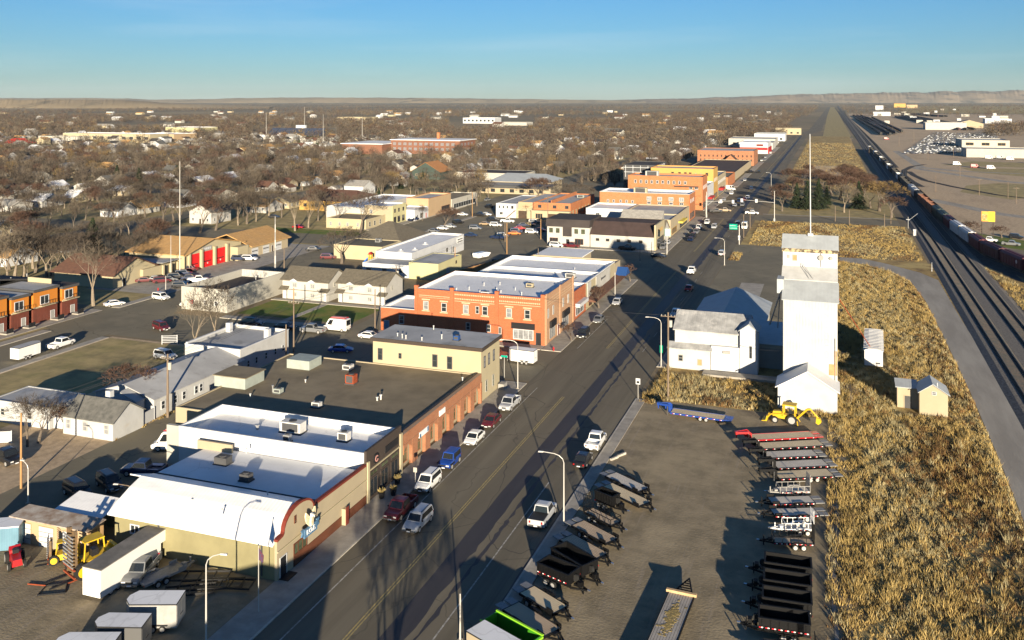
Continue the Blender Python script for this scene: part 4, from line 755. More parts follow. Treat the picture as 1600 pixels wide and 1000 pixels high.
# --- fire station
R = thing('fire_station', 'fire station with tan shingle roofs and three red bay doors', 'fire station', (-184, 235, 0))
XA = -176.2
MB().ext([(212.5, 0), (239.0, 0), (239.0, 5.0), (224.5, 7.9), (212.5, 5.0)], 'x', -196, XA).build('bay_wall', M['cream'], R)
MB().ext([(211.6, 4.9), (224.5, 8.02), (239.8, 4.95), (239.8, 5.2), (224.5, 8.3), (211.6, 5.15)], 'x', -197, XA + 1.1).build('bay_roof', M['shingle_tan'], R)
for k, y in enumerate((216.6, 222.6, 228.6)):
    d = MB().box(XA + .002, XA + .1, y - 2.3, y + 2.3, 0, 4.7).build('bay_door', M['reddoor'], R)
    for z in (1.0, 2.0, 3.0): MB().box(XA + .1, XA + .115, y - 2.0, y + 2.0, z - .02, z + .02).build('panel_joint', M['redtrim'], d)
    MB().box(XA + .1, XA + .12, y - 1.7, y + 1.7, 1.6, 1.85).build('door_window', M['black'], d); MB().box(XA + .1, XA + .12, y - .25, y + .25, .9, 1.35).build('door_badge', M['white'], d)
for y in (214.2, 219.6, 225.6, 231.4): MB().box(XA + .01, XA + .7, y - .36, y + .36, 0, 5.6).build('pier', M['cream'], R)
MB().box(XA + .003, XA + .08, 220.6, 224.6, 4.8, 6.2).build('lettered_panel', M['greyp'], R); 
for i in range(4): MB().box(XA + .085, XA + .11, 221.2 + i * .8, 221.75 + i * .8, 5.2, 5.8).build('panel_letter', M['white'], R)
MB().box(-192, -173.6, 239.05, 261, 0, 3.3).build('garage_wall', M['tan'], R); MB().ext([(-193, 3.2), (-182.5, 6.6), (-172.8, 3.2), (-172.8, 3.45), (-182.5, 6.9), (-193, 3.45)], 'y', 239.9, 262).build('garage_roof', M['shingle_tan'], R)
for y in (242.5, 248.5, 255.5): door(R, 'E', -173.6, y, 3.6, 2.6, 'white', 'tan', panels=4, name='garage_door'); MB().box(-173.56, -173.55, y - 1.5, y + 1.5, 1.55, 1.8).build('door_window', M['black'], R)
door(R, 'E', -173.6, 252, .9, 2.0, 'browndoor'); MB().box(-176.1, -173.4, 233.5, 239.0, 0, 4.2).build('wing_wall', M['cream'], R)
MB().box(-190, -178, 198, 212.4, 0, 3.3).build('office_wall', M['cream'], R); MB().ext([(-191, 3.3), (-177, 4.0), (-177, 4.15), (-191, 3.5)], 'y', 204.5, 212.3).build('office_canopy', M['roofgrey'], R)
for y in (205.5, 208.5, 211.5): MB().box(-177.9, -177.4, y - .3, y + .3, 0, 3.3).build('column', M['cream'], R)
win(R, 'E', -178, 207, .3, 1.8, 2.6, 'darkbrown', 'glass'); win(R, 'E', -178, 210, .3, 1.8, 2.6, 'darkbrown', 'glass')
R = gable('tan_hall', 'cream hall with dark brown shingle roof beside the fire station', -199, -179, 188, 203.8, 3.6, 7.0, 'cream', 'shingle_brown', 'x', .8, 'building', wins=False); door(R, 'E', -179, 192, 1.0, 2.1, 'black')
# --- behind the duplexes
R = bld('white_long_shop', 'long white flat-roofed building with round roof vents', -127, -115.2, 236.5, 276, 5.2, 'white', 'roofwhite', par=.4, coping='white')
for x, y in ((-121, 241), (-118, 244.5), (-119.5, 255)): MB().tube((x, y, 4.8), (x, y, 5.1), 1.2, .7, 12).tube((x, y, 5.1), (x, y, 5.5), .35, .35, 8).build('roof_vent', M['white'], R)
for u, w, h, z in ((262, 1.6, 1.4, 1.5), (267, 1.0, 2.0, .6), (252, 1.0, 1.8, .4)): win(R, 'E', -115.2, u, z, w, h, 'greyp')
plaque(R, 'E', -115.2, 272.5, 3.0, 4.8, 1.7, M['signwhite'], .06, 'sign', [(.05, .95, .55, .75), (.05, .95, .1, .3)])
R = bld('pale_yellow_shop', 'pale yellow metal-roofed shop in front of the white long building', -111.2, -102.2, 226.5, 243, 4.6, 'yellowp', 'roofgrey', par=.12); door(R, 'E', -102.2, 233, 2.4, 2.6, 'offwhite', 'yellowp', name='roll_door'); win(R, 'E', -102.2, 239, 2.6, .9, .9, 'darkbrown')
R = bld('white_low_wing', 'low white wing joining the yellow shop to the long white building', -126, -111.4, 226.8, 236.2, 3.6, 'white', 'roofgrey', par=.3)
for u in (-124, -119, -114): win(R, 'S', 226.8, u, 1.4, 1.6, .8, 'greyp')
R = gable('chapel_hall', 'cream hall with broad olive hipped roof near the playground', -150, -132, 262, 284, 3.4, 8.8, 'cream', 'shingle_olive', 'x', .8, 'building', hip=9, wins=False)
for u in (266, 268, 272, 274): win(R, 'E', -132, u, 1.2, .8, 1.4, 'white')
R = bld('cream_flat_hall', 'cream flat-roofed annex in front of the hipped hall', -148, -131, 248, 261.4, 4.4, 'cream', 'shingle_olive', par=.2); hvac(R, -137, 257, 4.2, 1.6, 1.4, 1.2, 'metal'); 
for u in (-145, -134): win(R, 'S', 248, u, 1.2, .8, 1.2, 'darkbrown')
R = thing('playground_slide', 'small blue and yellow playground slide by the cream annex', 'playground', (-133.5, 243.5, 0)); MB().ext([(-1.6, .1), (-1.2, .1), (.5, 1.7), (.1, 1.8)], 'y', -.4, .4).build('slide', mat('slide_blue', (.02, .14, .55), rough=.4), R, world=False); MB().box(.5, 1.3, -.5, .5, 1.6, 1.75).build('platform', mat('play_yellow', (.75, .5, .03), rough=.4), R, world=False)
for x, y in ((.5, -.5), (1.3, -.5), (.5, .5), (1.3, .5)): MB().box(x - .06, x + .06, y - .06, y + .06, 0, 2.9).build('post', MATS['play_yellow'], R, world=False)
MB().ext([(.3, 2.8), (.9, 3.5), (1.5, 2.8)], 'y', -.6, .6).build('roof', M['awnred'], R, world=False)
# --- parking-lot side: white two-storey, tan, brick fire hall
R = bld('white_stair_house', 'white two-storey building with outside stair at the parking lot', -134.4, -125.3, 357.5, 392, 6.0, 'white', 'roofgrey', par=.3)
for u in (-132.8, -131, -129.2): win(R, 'S', 357.5, u, 3.9, .8, 1.2, 'offwhite')
win(R, 'S', 357.5, -132, 1.2, 1.4, 1.2, 'greyp', 'glass', 2); win(R, 'S', 357.5, -127, 3.9, 1.0, 1.2, 'darkbrown'); st = MB()
for i in range(9): st.box(-129.6 + i * .42, -129.1 + i * .42, 356.2, 357.3, .35 * i, .35 * i + .1)
st.box(-126, -125.4, 356.2, 357.3, 3.1, 3.25); o = st.build('stair', M['fence_wood'], R); o['kind'] = 'stuff'
R = bld('tan_back_building', 'tan two-storey building behind the white stair house', -125.2, -118.5, 360, 398, 6.6, 'peach', 'roofgrey', par=.3)
R = bld('cream_garage', 'cream garage with brown door between white house and brick hall', -126, -118.4, 357.6, 359.9, 4.2, 'cream', 'roofdark', par=.2); door(R, 'S', 357.6, -122.5, 3.6, 3.2, 'browndoor', 'cream', name='garage_door')
R = bld('brick_hall', 'orange brick hall with cream base and brown garage doors at the lot', -117.8, -101.6, 358, 398, 7.0, 'brick2', 'roofgrey', par=.5)
MB().box(-117.9, -101.4, 355.5, 357.99, 0, 3.6).build('cream_front', M['cream'], R); MB().box(-118.1, -101.2, 355.2, 358.0, 3.604, 3.9).build('front_roof', M['cream'], R)
for u in (-108.9, -104.7): door(R, 'S', 355.5, u, 3.5, 2.7, 'browndoor', 'cream', name='garage_door')
win(R, 'S', 355.5, -114.5, .5, 3.2, 2.2, 'peach', 'glass', 3)
for u in (-115, -108.5, -103.2): win(R, 'S', 358, u, 4.7, 1.5, 1.3, 'darkgrey', 'glass', 2)
for u in range(6): win(R, 'E', -101.6, 362 + u * 5, 1.4, 1.3, 2.4, 'cream', 'glassg')
MB().box(-110.2, -109.9, 358.3, 397.5, 6.51, 8.0).build('party_wall', M['brick2'], R); hvac(R, -104.5, 385, 6.5, 3, 2, 1.3, 'hvacgreen')
# --- across the second street: bakery, cafe, gold-and-cream row
R = bld('peach_block', 'peach stucco block with white neighbour on the side street', -172, -161.6, 348, 372, 7.8, 'peach', 'roofgrey', par=.6, coping='brick2'); win(R, 'E', -161.6, 366, .5, 9, 2.6, 'brownpanel', 'glass', 5, 'shop_window')
R = bld('white_shop', 'small white shop between yellow and peach blocks', -171, -161.6, 334.5, 347.9, 4.6, 'white', 'roofwhite', par=.4); win(R, 'E', -161.6, 341, .5, 2.6, 2.2, 'greyp', 'glass', 2); door(R, 'E', -161.6, 345.5, 1, 2.2, 'awnred'); door(R, 'E', -161.6, 337, 1, 2.2, 'black')
R = bld('yellow_shop_row', 'ochre two-storey shop with dark upper windows on the side street', -178, -165.5, 322, 334.4, 7.4, 'tan', 'roofwhite', par=.5)
MB().box(-165.49, -165.3, 322, 334.4, 0, 7.6).build('front', M['yellowp'], R)
for u in (324, 327.5, 331.5): win(R, 'E', -165.3, u, 4.6, 1.3, 1.5, 'darkbrown'); win(R, 'E', -165.3, u, .5, 2.2, 2.4, 'darkbrown', 'glass', 2)
win(R, 'S', 322, -175, 4.2, 1.3, 1.5, 'offwhite', 'glassb')
R = bld('cream_corner_cafe', 'low cream corner cafe with dark roof and shrubs', -186, -168.5, 306, 321.9, 3.9, 'cream', 'roofdark', par=.3)
for u in (-184, -180, -176.5, -172): win(R, 'S', 306, u, 1.0, 1.1, 1.5, 'stucco', 'glassb')
for u in (309, 313, 317.5): win(R, 'E', -168.5, u, .8, 1.4, 1.9, 'stucco', 'glass')
R = bld('shopfront_row', 'row of small grey shopfronts past the peach block', -174, -161.6, 373, 404, 5.0, 'stucco', 'roofdark', par=.4); win(R, 'E', -161.6, 388, .5, 26, 2.2, 'white', 'glass', 9, 'shop_window')
R = bld('white_roof_block', 'long white-roofed building behind the yellow shop', -196, -178.2, 322.5, 372, 6.2, 'offwhite', 'roofwhite', par=.4, coping='white')
R = gable('ochre_office', 'ochre office with brown hipped roof among the trees', -228, -198, 352, 376, 4.6, 8.5, 'gold', 'shingle_brown', 'x', .8, 'building', hip=8, wins=False)
for u in (-225, -219, -213, -208, -202): win(R, 'S', 352, u, 1.6, 1.6, 1.4, 'darkbrown')
R = gable('green_barn_house', 'dark green house with bright orange shingle roof', -250, -231, 514, 532, 5.0, 10.5, 'green', 'shingle_orange', 'y', .8, 'house', wins=False)
for u in (-247, -240, -234): win(R, 'S', 514, u, 2.0, 1.6, 1.3, 'tan')
R = bld('black_canopy_lot', 'low building with long black carport roof beyond the parking lot', -222, -178, 520, 545, 4.6, 'stucco', 'roofblack', par=.1)
R = gable('grey_roof_school', 'low tan office block with wide blue-grey roofs', -180, -146, 470, 496, 4.6, 8.2, 'tan', 'tinblue', 'x', .8, 'building', hip=6, wins=False)
for i in range(9): win(R, 'S', 470, -178 + i * 3.8, 1.6, 1.6, 1.8, 'darkbrown')
R = bld('tan_flat_office', 'tan flat-roofed office with dark strip windows beside the blue-grey roofs', -185, -138, 448, 469, 4.4, 'tan', 'shingle_pale', par=.3); MB().box(-184, -139, 446.5, 447.98, 3.2, 4.6).build('porch_fascia', M['darkgrey'], R)
for i in range(8): win(R, 'S', 448, -181 + i * 5.4, .8, 2.4, 1.8, 'darkbrown', 'glass', 2)
R = thing('school_building', 'large muted brick school with pale flat roof and red-framed window rows', 'school', (-385, 775, 0))
M['brickschool'] = brickmat('muted_school_brick', (.20, .085, .05), (.17, .072, .044), (.24, .15, .11))
MB().box(-430, -388, 735, 790, 0, 9).build('gym_wall', M['brickschool'], R); MB().box(-431, -387, 734, 791, 9.01, 9.6).build('gym_roof', M['roofwhite'], R); MB().box(-387.9, -318, 752, 790, 0, 12.5).build('main_wall', M['brickschool'], R); MB().box(-388.5, -317, 751, 791, 12.51, 13.1).build('main_roof', M['roofwhite'], R); MB().box(-352.5, -350, 778, 780.5, 13.2, 19).build('smokestack', M['brick2'], R)
for z in (3, 7.6):
    for i in range(12): win(R, 'S', 752, -384 + i * 5.4, z, 3.6, 3.0, 'redtrim', 'glassb', 4)
    for i in range(4): win(R, 'E', -318, 757 + i * 8, z, 5, 3.0, 'redtrim', 'glassb', 4)
# ================================================================== grain elevator and sheds on the east side
R = thing('grain_elevator', 'tall white ribbed grain elevator with headhouse and low gabled annex', 'grain elevator', (-3.4, 160, 0))
M['ribtower'] = stripemat('white_tower_cladding', (.42, .43, .43), (.36, .37, .37), .5, 3, rough=.7, bump=.02); overlay(M['ribtower'], (.30, .25, .19), .5, .62, .8, stretch=(3, 3, .12), fac=.4)
MB().ext([(156.5, 0), (171, 0), (171, 16.4), (166, 20.8), (160.6, 18.9), (156.5, 16.6)], 'x', -7.5, 1.05).build('tower', M['ribtower'], R)
MB().ext([(156.2, 16.55), (160.6, 19.0), (160.6, 19.12), (156.2, 16.67)], 'x', -7.75, 1.3).build('lower_roof', M['tinblue'], R)
MB().ext([(160.61, 19.16), (164.0, 20.9), (164.0, 21.0), (160.61, 19.28)], 'x', -8.0, 1.15).build('upper_roof', mat('pale_metal_roof', (.46, .46, .445), (.40, .40, .385), scale=.8, rough=.6), R)
MB().box(-7.9, 1.1, 164.0, 170.5, 20.4, 24.2).build('headhouse', M['white'], R)
MB().ext([(163.5, 24.0), (166.6, 26.0), (170.9, 24.0), (170.9, 24.15), (166.6, 26.2), (163.5, 24.15)], 'x', -8.1, 1.3).build('headhouse_roof', M['tinblue'], R)
MB().ext([(163.3, 23.55), (163.3, 24.0), (163.99, 24.45), (163.99, 23.75)], 'x', -8.0, 1.2).build('rotten_eave', M['rot'], R)
win(R, 'S', 164.0, -5.9, 21.9, .8, 1.1, 'greyp', 'ply', 0); plaque(R, 'S', 164.0, -7.0, 22.3, .5, .6, M['greyp'], .05, 'louvre')
for u, r_ in ((-1.6, .45), (.05, .28)): MB().tube((u, 163.95, 22.7), (u, 163.6, 22.7), r_, n=14).build('fan_hood', M['greyp'], R)
MB().tube((-1.6, 163.8, 21.1), (-1.6, 163.8, 23.5), .04, n=5).build('conduit', M['greyp'], R)
for x, q in ((-4.8, -3.4), (-4.6, -2.7)): MB().tube((x, 163.6, 21.6), (q, 160.8, 19.3), .05, n=5).build('guy_rod', M['metal'], R)
MB().tube((-3.35, 166.4, 26.0), (-3.45, 166.4, 44.0), .11, .06, 8).build('mast', M['white'], R); MB().box(-3.8, -2.9, 166.0, 166.8, 26.05, 26.5).build('mast_base', M['white'], R)
MB().ext([(-8.1, 0), (1.0, 0), (1.0, 3.5), (-3.55, 6.2), (-8.1, 3.5)], 'y', 151.5, 156.49).build('annex_wall', M['oldwhite'], R)
MB().ext([(-8.5, 3.35), (-3.55, 6.3), (1.4, 3.35), (1.4, 3.5), (-3.55, 6.48), (-8.5, 3.5)], 'y', 151.1, 157.2).build('annex_roof', M['ribwhitey'], R)
MB().box(-.25, 1.0, 156.4, 156.48, 4.7, 6.5).build('plywood_patch', M['ply'], R); MB().box(.55, 1.0, 156.4, 156.48, 6.52, 8.7).build('plywood_patch', M['ply'], R); MB().tube((.7, 156.3, 0), (.7, 156.3, 10.8), .05, n=5).build('conduit', M['greyp'], R)
MB().tube((-8.0, 160, 17.5), (-10.6, 172, 8.5), .14, n=6).build('grain_spout', M['tinblue'], R); MB().tube((-8.2, 161, 17.2), (-9.2, 172, 8.0), .09, n=6).build('grain_spout', M['tinblue'], R)
MB().box(-8.6, -7.51, 158.4, 161.8, 17.2, 19.6).build('spout_box', M['tinblue'], R)
for i in range(12): MB().box(-.75, -.45, 156.44 - (.0 if i else 0), 156.5, 4.5 + i, 4.56 + i).build('ladder_rung', M['metal'], R)
MB().tube((1.1, 170, 15), (8, 184, 1.5), .08, n=6).build('guy_wire', M['rust'], R)
R = thing('feed_mill_shed', 'white two-level mill shed with weathered tin roof next to the elevator', 'shed', (-21, 175, 0))
MB().ext([(169.0, 0), (178, 0), (178, 7.0), (173.5, 9.4), (169.0, 7.0)], 'x', -27.6, -14.2).build('wall', M['oldwhite'], R); MB().ext([(168.5, 6.85), (173.5, 9.5), (178.5, 6.85), (178.5, 7.0), (173.5, 9.66), (168.5, 7.0)], 'x', -27.9, -13.9).build('roof', M['tin'], R)
MB().ext([(-15.6, 0), (-12.5, 0), (-12.5, 7.9), (-14.05, 9.0), (-15.6, 7.9)], 'y', 168.0, 172).build('dormer_tower', M['white'], R); MB().ext([(-15.9, 7.75), (-14.05, 9.1), (-12.2, 7.75), (-12.2, 7.87), (-14.05, 9.24), (-15.9, 7.87)], 'y', 167.7, 173).build('tower_roof', M['tinblue'], R)
MB().ext([(167.6, 0), (168.99, 0), (168.99, 4.3), (167.6, 3.7)], 'x', -28.5, -20.9).build('lean_to', M['oldwhite'], R); MB().ext([(167.3, 3.66), (169.2, 4.45), (169.2, 4.6), (167.3, 3.8)], 'x', -28.8, -20.6).build('lean_to_roof', M['tin'], R)
MB().box(-20.8, -15.7, 168.2, 168.98, 0, 4.6).build('front_wall', M['white'], R)
win(R, 'S', 167.6, -26.3, 1.4, .9, 1.2, 'greyp'); win(R, 'S', 167.6, -22.8, .9, .9, 1.2, 'greyp', 'ply', 0); win(R, 'S', 168.0, -13.7, 3.0, .45, 2.2, 'darkgrey'); plaque(R, 'S', 168.2, -18.0, 3.4, 1.3, .5, M['greyp'], .3, 'light_bracket')
R = thing('galvanised_barn', 'low metal barn with blue-grey gabled roof behind the mill shed', 'shed', (-20, 205, 0))
MB().ext([(-27.4, 0), (-13.2, 0), (-13.2, 3.6), (-20.6, 6.3), (-27.4, 3.6)], 'y', 188, 213).build('wall', M['stucco'], R); MB().ext([(-28, 3.4), (-20.6, 6.4), (-12.6, 3.4), (-12.6, 3.55), (-20.6, 6.56), (-28, 3.55)], 'y', 187.4, 213.6).build('roof', M['tinblue'], R)
R = thing('scale_shed', 'flat metal lean-to with big grey door between mill shed and elevator', 'shed', (-10.5, 178, 0)); MB().box(-13.1, -8.2, 173.2, 187, 0, 4.4).build('wall', M['stucco'], R); MB().ext([(172.6, 4.5), (187.3, 5.4), (187.3, 5.5), (172.6, 4.62)], 'x', -13.5, -7.9).build('roof', M['tinblue'], R); door(R, 'S', 173.2, -10.6, 4.2, 3.8, 'greyp', 'stucco', name='sliding_door')
MB().box(-22, -9, 164.5, 167.2, -.1, .35).build('loading_dock', M['concrete'], R)
# --- small things in the weeds
R = thing('boxcar_body', 'white ribbed storage boxcar standing in the weeds', 'boxcar', (7.9, 188.3, 0), math.radians(-2.5)); MB().box(-1.6, 1.6, -8, 8, .3, 3.1).build('body', M['white'], R, world=False); MB().ext([(-1.75, 3.1), (-.9, 3.45), (.9, 3.45), (1.75, 3.1)], 'y', -8.1, 8.1).build('roof', M['ribwhitey'], R, world=False)
for i in range(14): MB().box(-1.78, 1.78, -7.6 + i * 1.15, -7.5 + i * 1.15, 3.452, 3.54).build('roof_rib', M['roofgrey'], R, world=False)
for y in (-6, 6): MB().box(-1.3, 1.3, y - .8, y + .8, 0, .3).build('skid', M['darkbrown'], R, world=False)
MB().box(.35, 1.15, -8.04, -8.0, .7, 1.0).build('vent_slot', M['darkgrey'], R, world=False)
R = thing('tan_pump_shed', 'tan T-shaped shed with metal gable roof in the golden weeds', 'shed', (14.5, 157.5, 0)); MB().ext([(13.3, 0), (17.4, 0), (17.4, 3.5), (15.2, 4.9), (13.3, 3.6)], 'y', 155.9, 160.5).build('wall', M['tan'], R); MB().ext([(13.05, 3.45), (15.2, 4.95), (17.7, 3.4), (17.7, 3.5), (15.2, 5.08), (13.05, 3.55)], 'y', 155.6, 160.8).build('roof', M['tinblue'], R)
MB().box(10.2, 13.29, 158.4, 160.9, 0, 3.4).build('wing_wall', M['tan'], R); MB().ext([(158.1, 3.3), (161.1, 3.9), (161.1, 4.0), (158.1, 3.42)], 'x', 9.9, 13.3).build('wing_roof', M['tinblue'], R); win(R, 'S', 155.9, 15.4, 3.3, .7, .55, 'white'); door(R, 'S', 158.4, 11.8, 1.0, 2.0, 'darkgrey', 'tan')
MB().tube((15.9, 156.2, 4.1), (15.9, 156.2, 5.2), .06, n=6).build('flue', M['white'], R)
# ------------------------------------------------------------------ vehicles
def paint(n, c, rough=.32, metal=0.0):
    m = mat('paint_' + n, c, rough=rough, metal=metal, spec=.5); m.node_tree.nodes['Principled BSDF'].inputs['Coat Weight'].default_value = .35; return m
PT = {k: paint(k, c) for k, c in dict(white=(.72, .72, .70), silver=(.42, .43, .44), grey=(.16, .165, .17), black=(.012, .012, .014), maroon=(.10, .012, .016), red=(.38, .015, .018), blue=(.012, .05, .26), navy=(.012, .022, .06), tan=(.30, .22, .13), green=(.02, .07, .04), orange=(.55, .16, .02), gold=(.33, .25, .12)).items()}
M['tyre'] = mat('tyre_rubber', (.018, .018, .018), rough=.9); M['rim'] = mat('alloy_rim', (.48, .47, .45), rough=.4, metal=.4); M['lamp'] = mat('headlamp_glass', (.62, .62, .60), rough=.15, spec=.7); M['tail'] = mat('tail_lamp', (.30, .008, .008), rough=.25); M['trimblack'] = mat('black_trim', (.02, .02, .021), rough=.6); M['carglass'] = mat('car_glass', (.014, .017, .02), rough=.05, spec=.7); M['chrome'] = mat('chrome', (.55, .55, .55), rough=.2, metal=.9); M['plate'] = mat('licence_plate', (.65, .66, .68), rough=.5)
def wheelmesh(r, w):
    t = MB().tube((0, -w / 2, 0), (0, w / 2, 0), r, n=16).mesh('tyre', M['tyre'], False); d = MB().tube((0, w / 2, 0), (0, w / 2 + .015, 0), r * .66, n=12).tube((0, -w / 2 - .015, 0), (0, -w / 2, 0), r * .66, n=12).mesh('rim', M['rim']); return t, d
WM = {}
def wheel(P, x, y, r=.35, w=.24, z=None):
    k = (r, w)
    if k not in WM: WM[k] = wheelmesh(r, w)
    o = inst('wheel', WM[k][0], P, (x, y, r if z is None else z)); inst('rim', WM[k][1], o, (0, 0, 0)); return o
def loft(secs):
    """secs: (x, halfwidth, zbottom, ztop, topinset)"""
    mb = MB(); v = []; n = 8
    for x, w, zb, zt, ti in secs:
        v += [(x, -w * .93, zb), (x, -w, zb + .14), (x, -w, zt - .16), (x, -w * ti, zt), (x, w * ti, zt), (x, w, zt - .16), (x, w, zb + .14), (x, w * .93, zb)]
    f = []
    for i in range(len(secs) - 1):
        for k in range(n): f.append((i * n + k, i * n + (k + 1) % n, (i + 1) * n + (k + 1) % n, (i + 1) * n + k))
    f += [tuple(range(n)), tuple(reversed(range((len(secs) - 1) * n, len(secs) * n)))]
    return mb.add(v, f)
CARS = dict(  # length, width, height, belt z, cab (rear base, rear top, front top, front base), hood z, wheel x, wheel r
    sedan=(4.8, .9, 1.45, .92, (-1.75, -1.05, .45, 1.25), .86, 1.42, .33, .95), suv=(4.9, .97, 1.78, 1.05, (-2.35, -2.1, .55, 1.2), 1.02, 1.48, .38, 1.05),
    jeep=(4.3, .92, 1.85, 1.05, (-2.05, -1.95, .35, .7), 1.08, 1.3, .42, 1.05), pickup=(5.7, 1.0, 1.88, 1.12, (-.75, -.55, .85, 1.45), 1.10, 1.85, .40, 1.12), van=(5.9, 1.02, 2.65, 1.25, (-2.92, -2.85, 1.3, 2.2), 1.15, 1.85, .37, 1.2))
def cargeo(t):
    L, w, H, zb, (rb, rt, ft, fb), hood, wx, wr, deck = CARS[t]; h = L / 2
    if t == 'pickup': body = loft([(-.72, w, .34, 1.1, .95), (1.0, w, .34, 1.12, .95), (1.5, w, .34, hood, .93), (h - .35, w * .97, .36, hood - .05, .9), (h, w * .88, .42, .92, .86)])
    elif t == 'van': body = loft([(-h, w * .97, .36, 1.3, 1), (-h + .2, w, .3, 1.3, 1), (1.9, w, .3, 1.3, .97), (2.3, w, .32, hood, .93), (h - .15, w * .95, .36, .95, .9), (h, w * .85, .42, .8, .85)])
    else: body = loft([(-h, w * .86, .42, deck - .12, .86), (-h + .3, w * .97, .34, deck, .92), (rb + .3, w, .3, zb, .94), (fb - .2, w, .3, zb, .94), (fb + .35, w, .32, hood, .92), (h - .3, w * .96, .36, hood - .13, .88), (h, w * .85, .44, hood - .30, .84)])
    wt = w * (.80 if t != 'van' else .9); wb = w * .94
    b = [(rb, -wb, zb - .02), (fb, -wb, zb - .02), (fb, wb, zb - .02), (rb, wb, zb - .02)]; tp = [(rt, -wt, H), (ft, -wt, H), (ft, wt, H), (rt, wt, H)]
    cab = MB().prism(b, tp); cab.prism([(rt + .08, -wt + .07, H), (ft - .08, -wt + .07, H), (ft - .08, wt - .07, H), (rt + .08, wt - .07, H)], [(rt + .25, -wt + .2, H + .05), (ft - .2, -wt + .2, H + .05), (ft - .2, wt - .2, H + .05), (rt + .25, wt - .2, H + .05)])
    def lerp(p, q, s): return tuple(p[i] + (q[i] - p[i]) * s for i in range(3))
    def panel(p0, p1, p2, p3, m0=.08, m1=.12, u0=.06, u1=.06, off=.012):
        a = lerp(lerp(p0, p1, u0), lerp(p3, p2, u0), m0); b_ = lerp(lerp(p0, p1, 1 - u1), lerp(p3, p2, 1 - u1), m0); c = lerp(lerp(p0, p1, 1 - u1), lerp(p3, p2, 1 - u1), 1 - m1); d = lerp(lerp(p0, p1, u0), lerp(p3, p2, u0), 1 - m1)
        n = (Vector(b_) - Vector(a)).cross(Vector(d) - Vector(a)).normalized() * off; return [tuple(Vector(q) + n) for q in (a, b_, c, d)]
    ws = panel(b[1], b[2], tp[2], tp[1]); rw = panel(b[3], b[0], tp[0], tp[3]); sl = panel(b[0], b[1], tp[1], tp[0], .12, .14, .05 if t != 'van' else .72, .07); sr_ = panel(b[2], b[3], tp[3], tp[2], .12, .14, .07, .05 if t != 'van' else .72)
    return body, cab, ws, rw, sl, sr_
def car_proto(t):
    L, w, H, zb, cabx, hood, wx, wr, deck = CARS[t]; h = L / 2; body, cab, ws, rw, sl, s2 = cargeo(t)
    R = thing('car_proto', 'x', 'car'); B = body.build('body', PT['white'], R, world=False); C = cab.build('cab', PT['white'], R, world=False)
    MB().poly(ws).build('windscreen', M['carglass'], R, world=False); MB().poly(rw).build('rear_window', M['carglass'], R, world=False); MB().poly(sl).build('side_window', M['carglass'], R, world=False); MB().poly(s2).build('side_window', M['carglass'], R, world=False)
    for x in (wx, -wx):
        for y in (-w + .11, w - .11): wheel(R, x, y, wr, .25)
    zl = hood - .30 if t != 'van' else .8
    for s in (-1, 1):
        MB().box(h - .12, h - .005 + .02, s * w * .62 - .2, s * w * .62 + .2, zl - .1, zl + .06).build('headlight', M['lamp'], R, world=False); MB().box(-h - .015, -h + .1, s * w * .74 - .1, s * w * .74 + .1, zl - .05, zl + .22).build('taillight', M['tail'], R, world=False)
        MB().box(cabx[3] - .35, cabx[3] - .2, s * (w + .02) - .02, s * (w + .16) + .0, zb + .02, zb + .18).build('mirror', M['trimblack'], R, world=False) if s > 0 else MB().box(cabx[3] - .35, cabx[3] - .2, -(w + .16), -(w + .0), zb + .02, zb + .18).build('mirror', M['trimblack'], R, world=False)
    MB().box(h - .08, h + .06, -w * .84, w * .84, .38, .56).build('front_bumper', M['trimblack'] if t in ('jeep', 'van') else M['chrome'], R, world=False); MB().box(-h - .08, -h + .08, -w * .86, w * .86, .40, .58).build('rear_bumper', M['chrome'] if t == 'pickup' else M['trimblack'], R, world=False)
    MB().box(h - .06, h + .012, -w * .36, w * .36, zl - .16, zl + .04).build('grille', M['trimblack'], R, world=False); MB().box(h + .061, h + .07, -.22, .22, .40, .53).build('licence_plate', M['plate'], R, world=False); MB().box(-h - .09, -h - .081, -.22, .22, .42, .55).build('licence_plate', M['plate'], R, world=False)
    if t == 'pickup':
        bed = MB(); x0, x1 = -h, -.74; bed.box(x0 + .08, x1, -w + .08, w - .08, .62, .70); bed.box(x0 + .08, x1, -w, -w + .08, .36, 1.14).box(x0 + .08, x1, w - .08, w, .36, 1.14).box(x0, x0 + .08, -w, w, .45, 1.14).box(x1 - .06, x1, -w + .08, w - .08, .7, 1.14); bed.build('bed', PT['white'], R, world=False)
    if t == 'suv':
        for s in (-1, 1): MB().box(-1.9, .4, s * .62 - .03, s * .62 + .03, H + .06, H + .11).build('roof_rail', M['trimblack'], R, world=False)
    if t == 'jeep':
        MB().tube((-h - .22, 0, 1.0), (-h, 0, 1.0), .38, n=14).build('spare_wheel', M['tyre'], R, world=False)
        for s in (-1, 1): MB().box(.75, 1.9, s * .98 - .14, s * .98 + .14, .82, .9).build('fender', M['trimblack'], R, world=False)
    return R
PROTO = {}
def setpaint(o, m):
    for c in o.children:
        if c.name.split('.')[0] in ('body', 'cab', 'bed'): omat(c, m)
VN = {'sedan': ('sedan', 'car'), 'suv': ('suv', 'suv'), 'pickup': ('pickup_truck', 'pickup'), 'jeep': ('off_roader', 'suv'), 'van': ('cargo_van', 'van')}
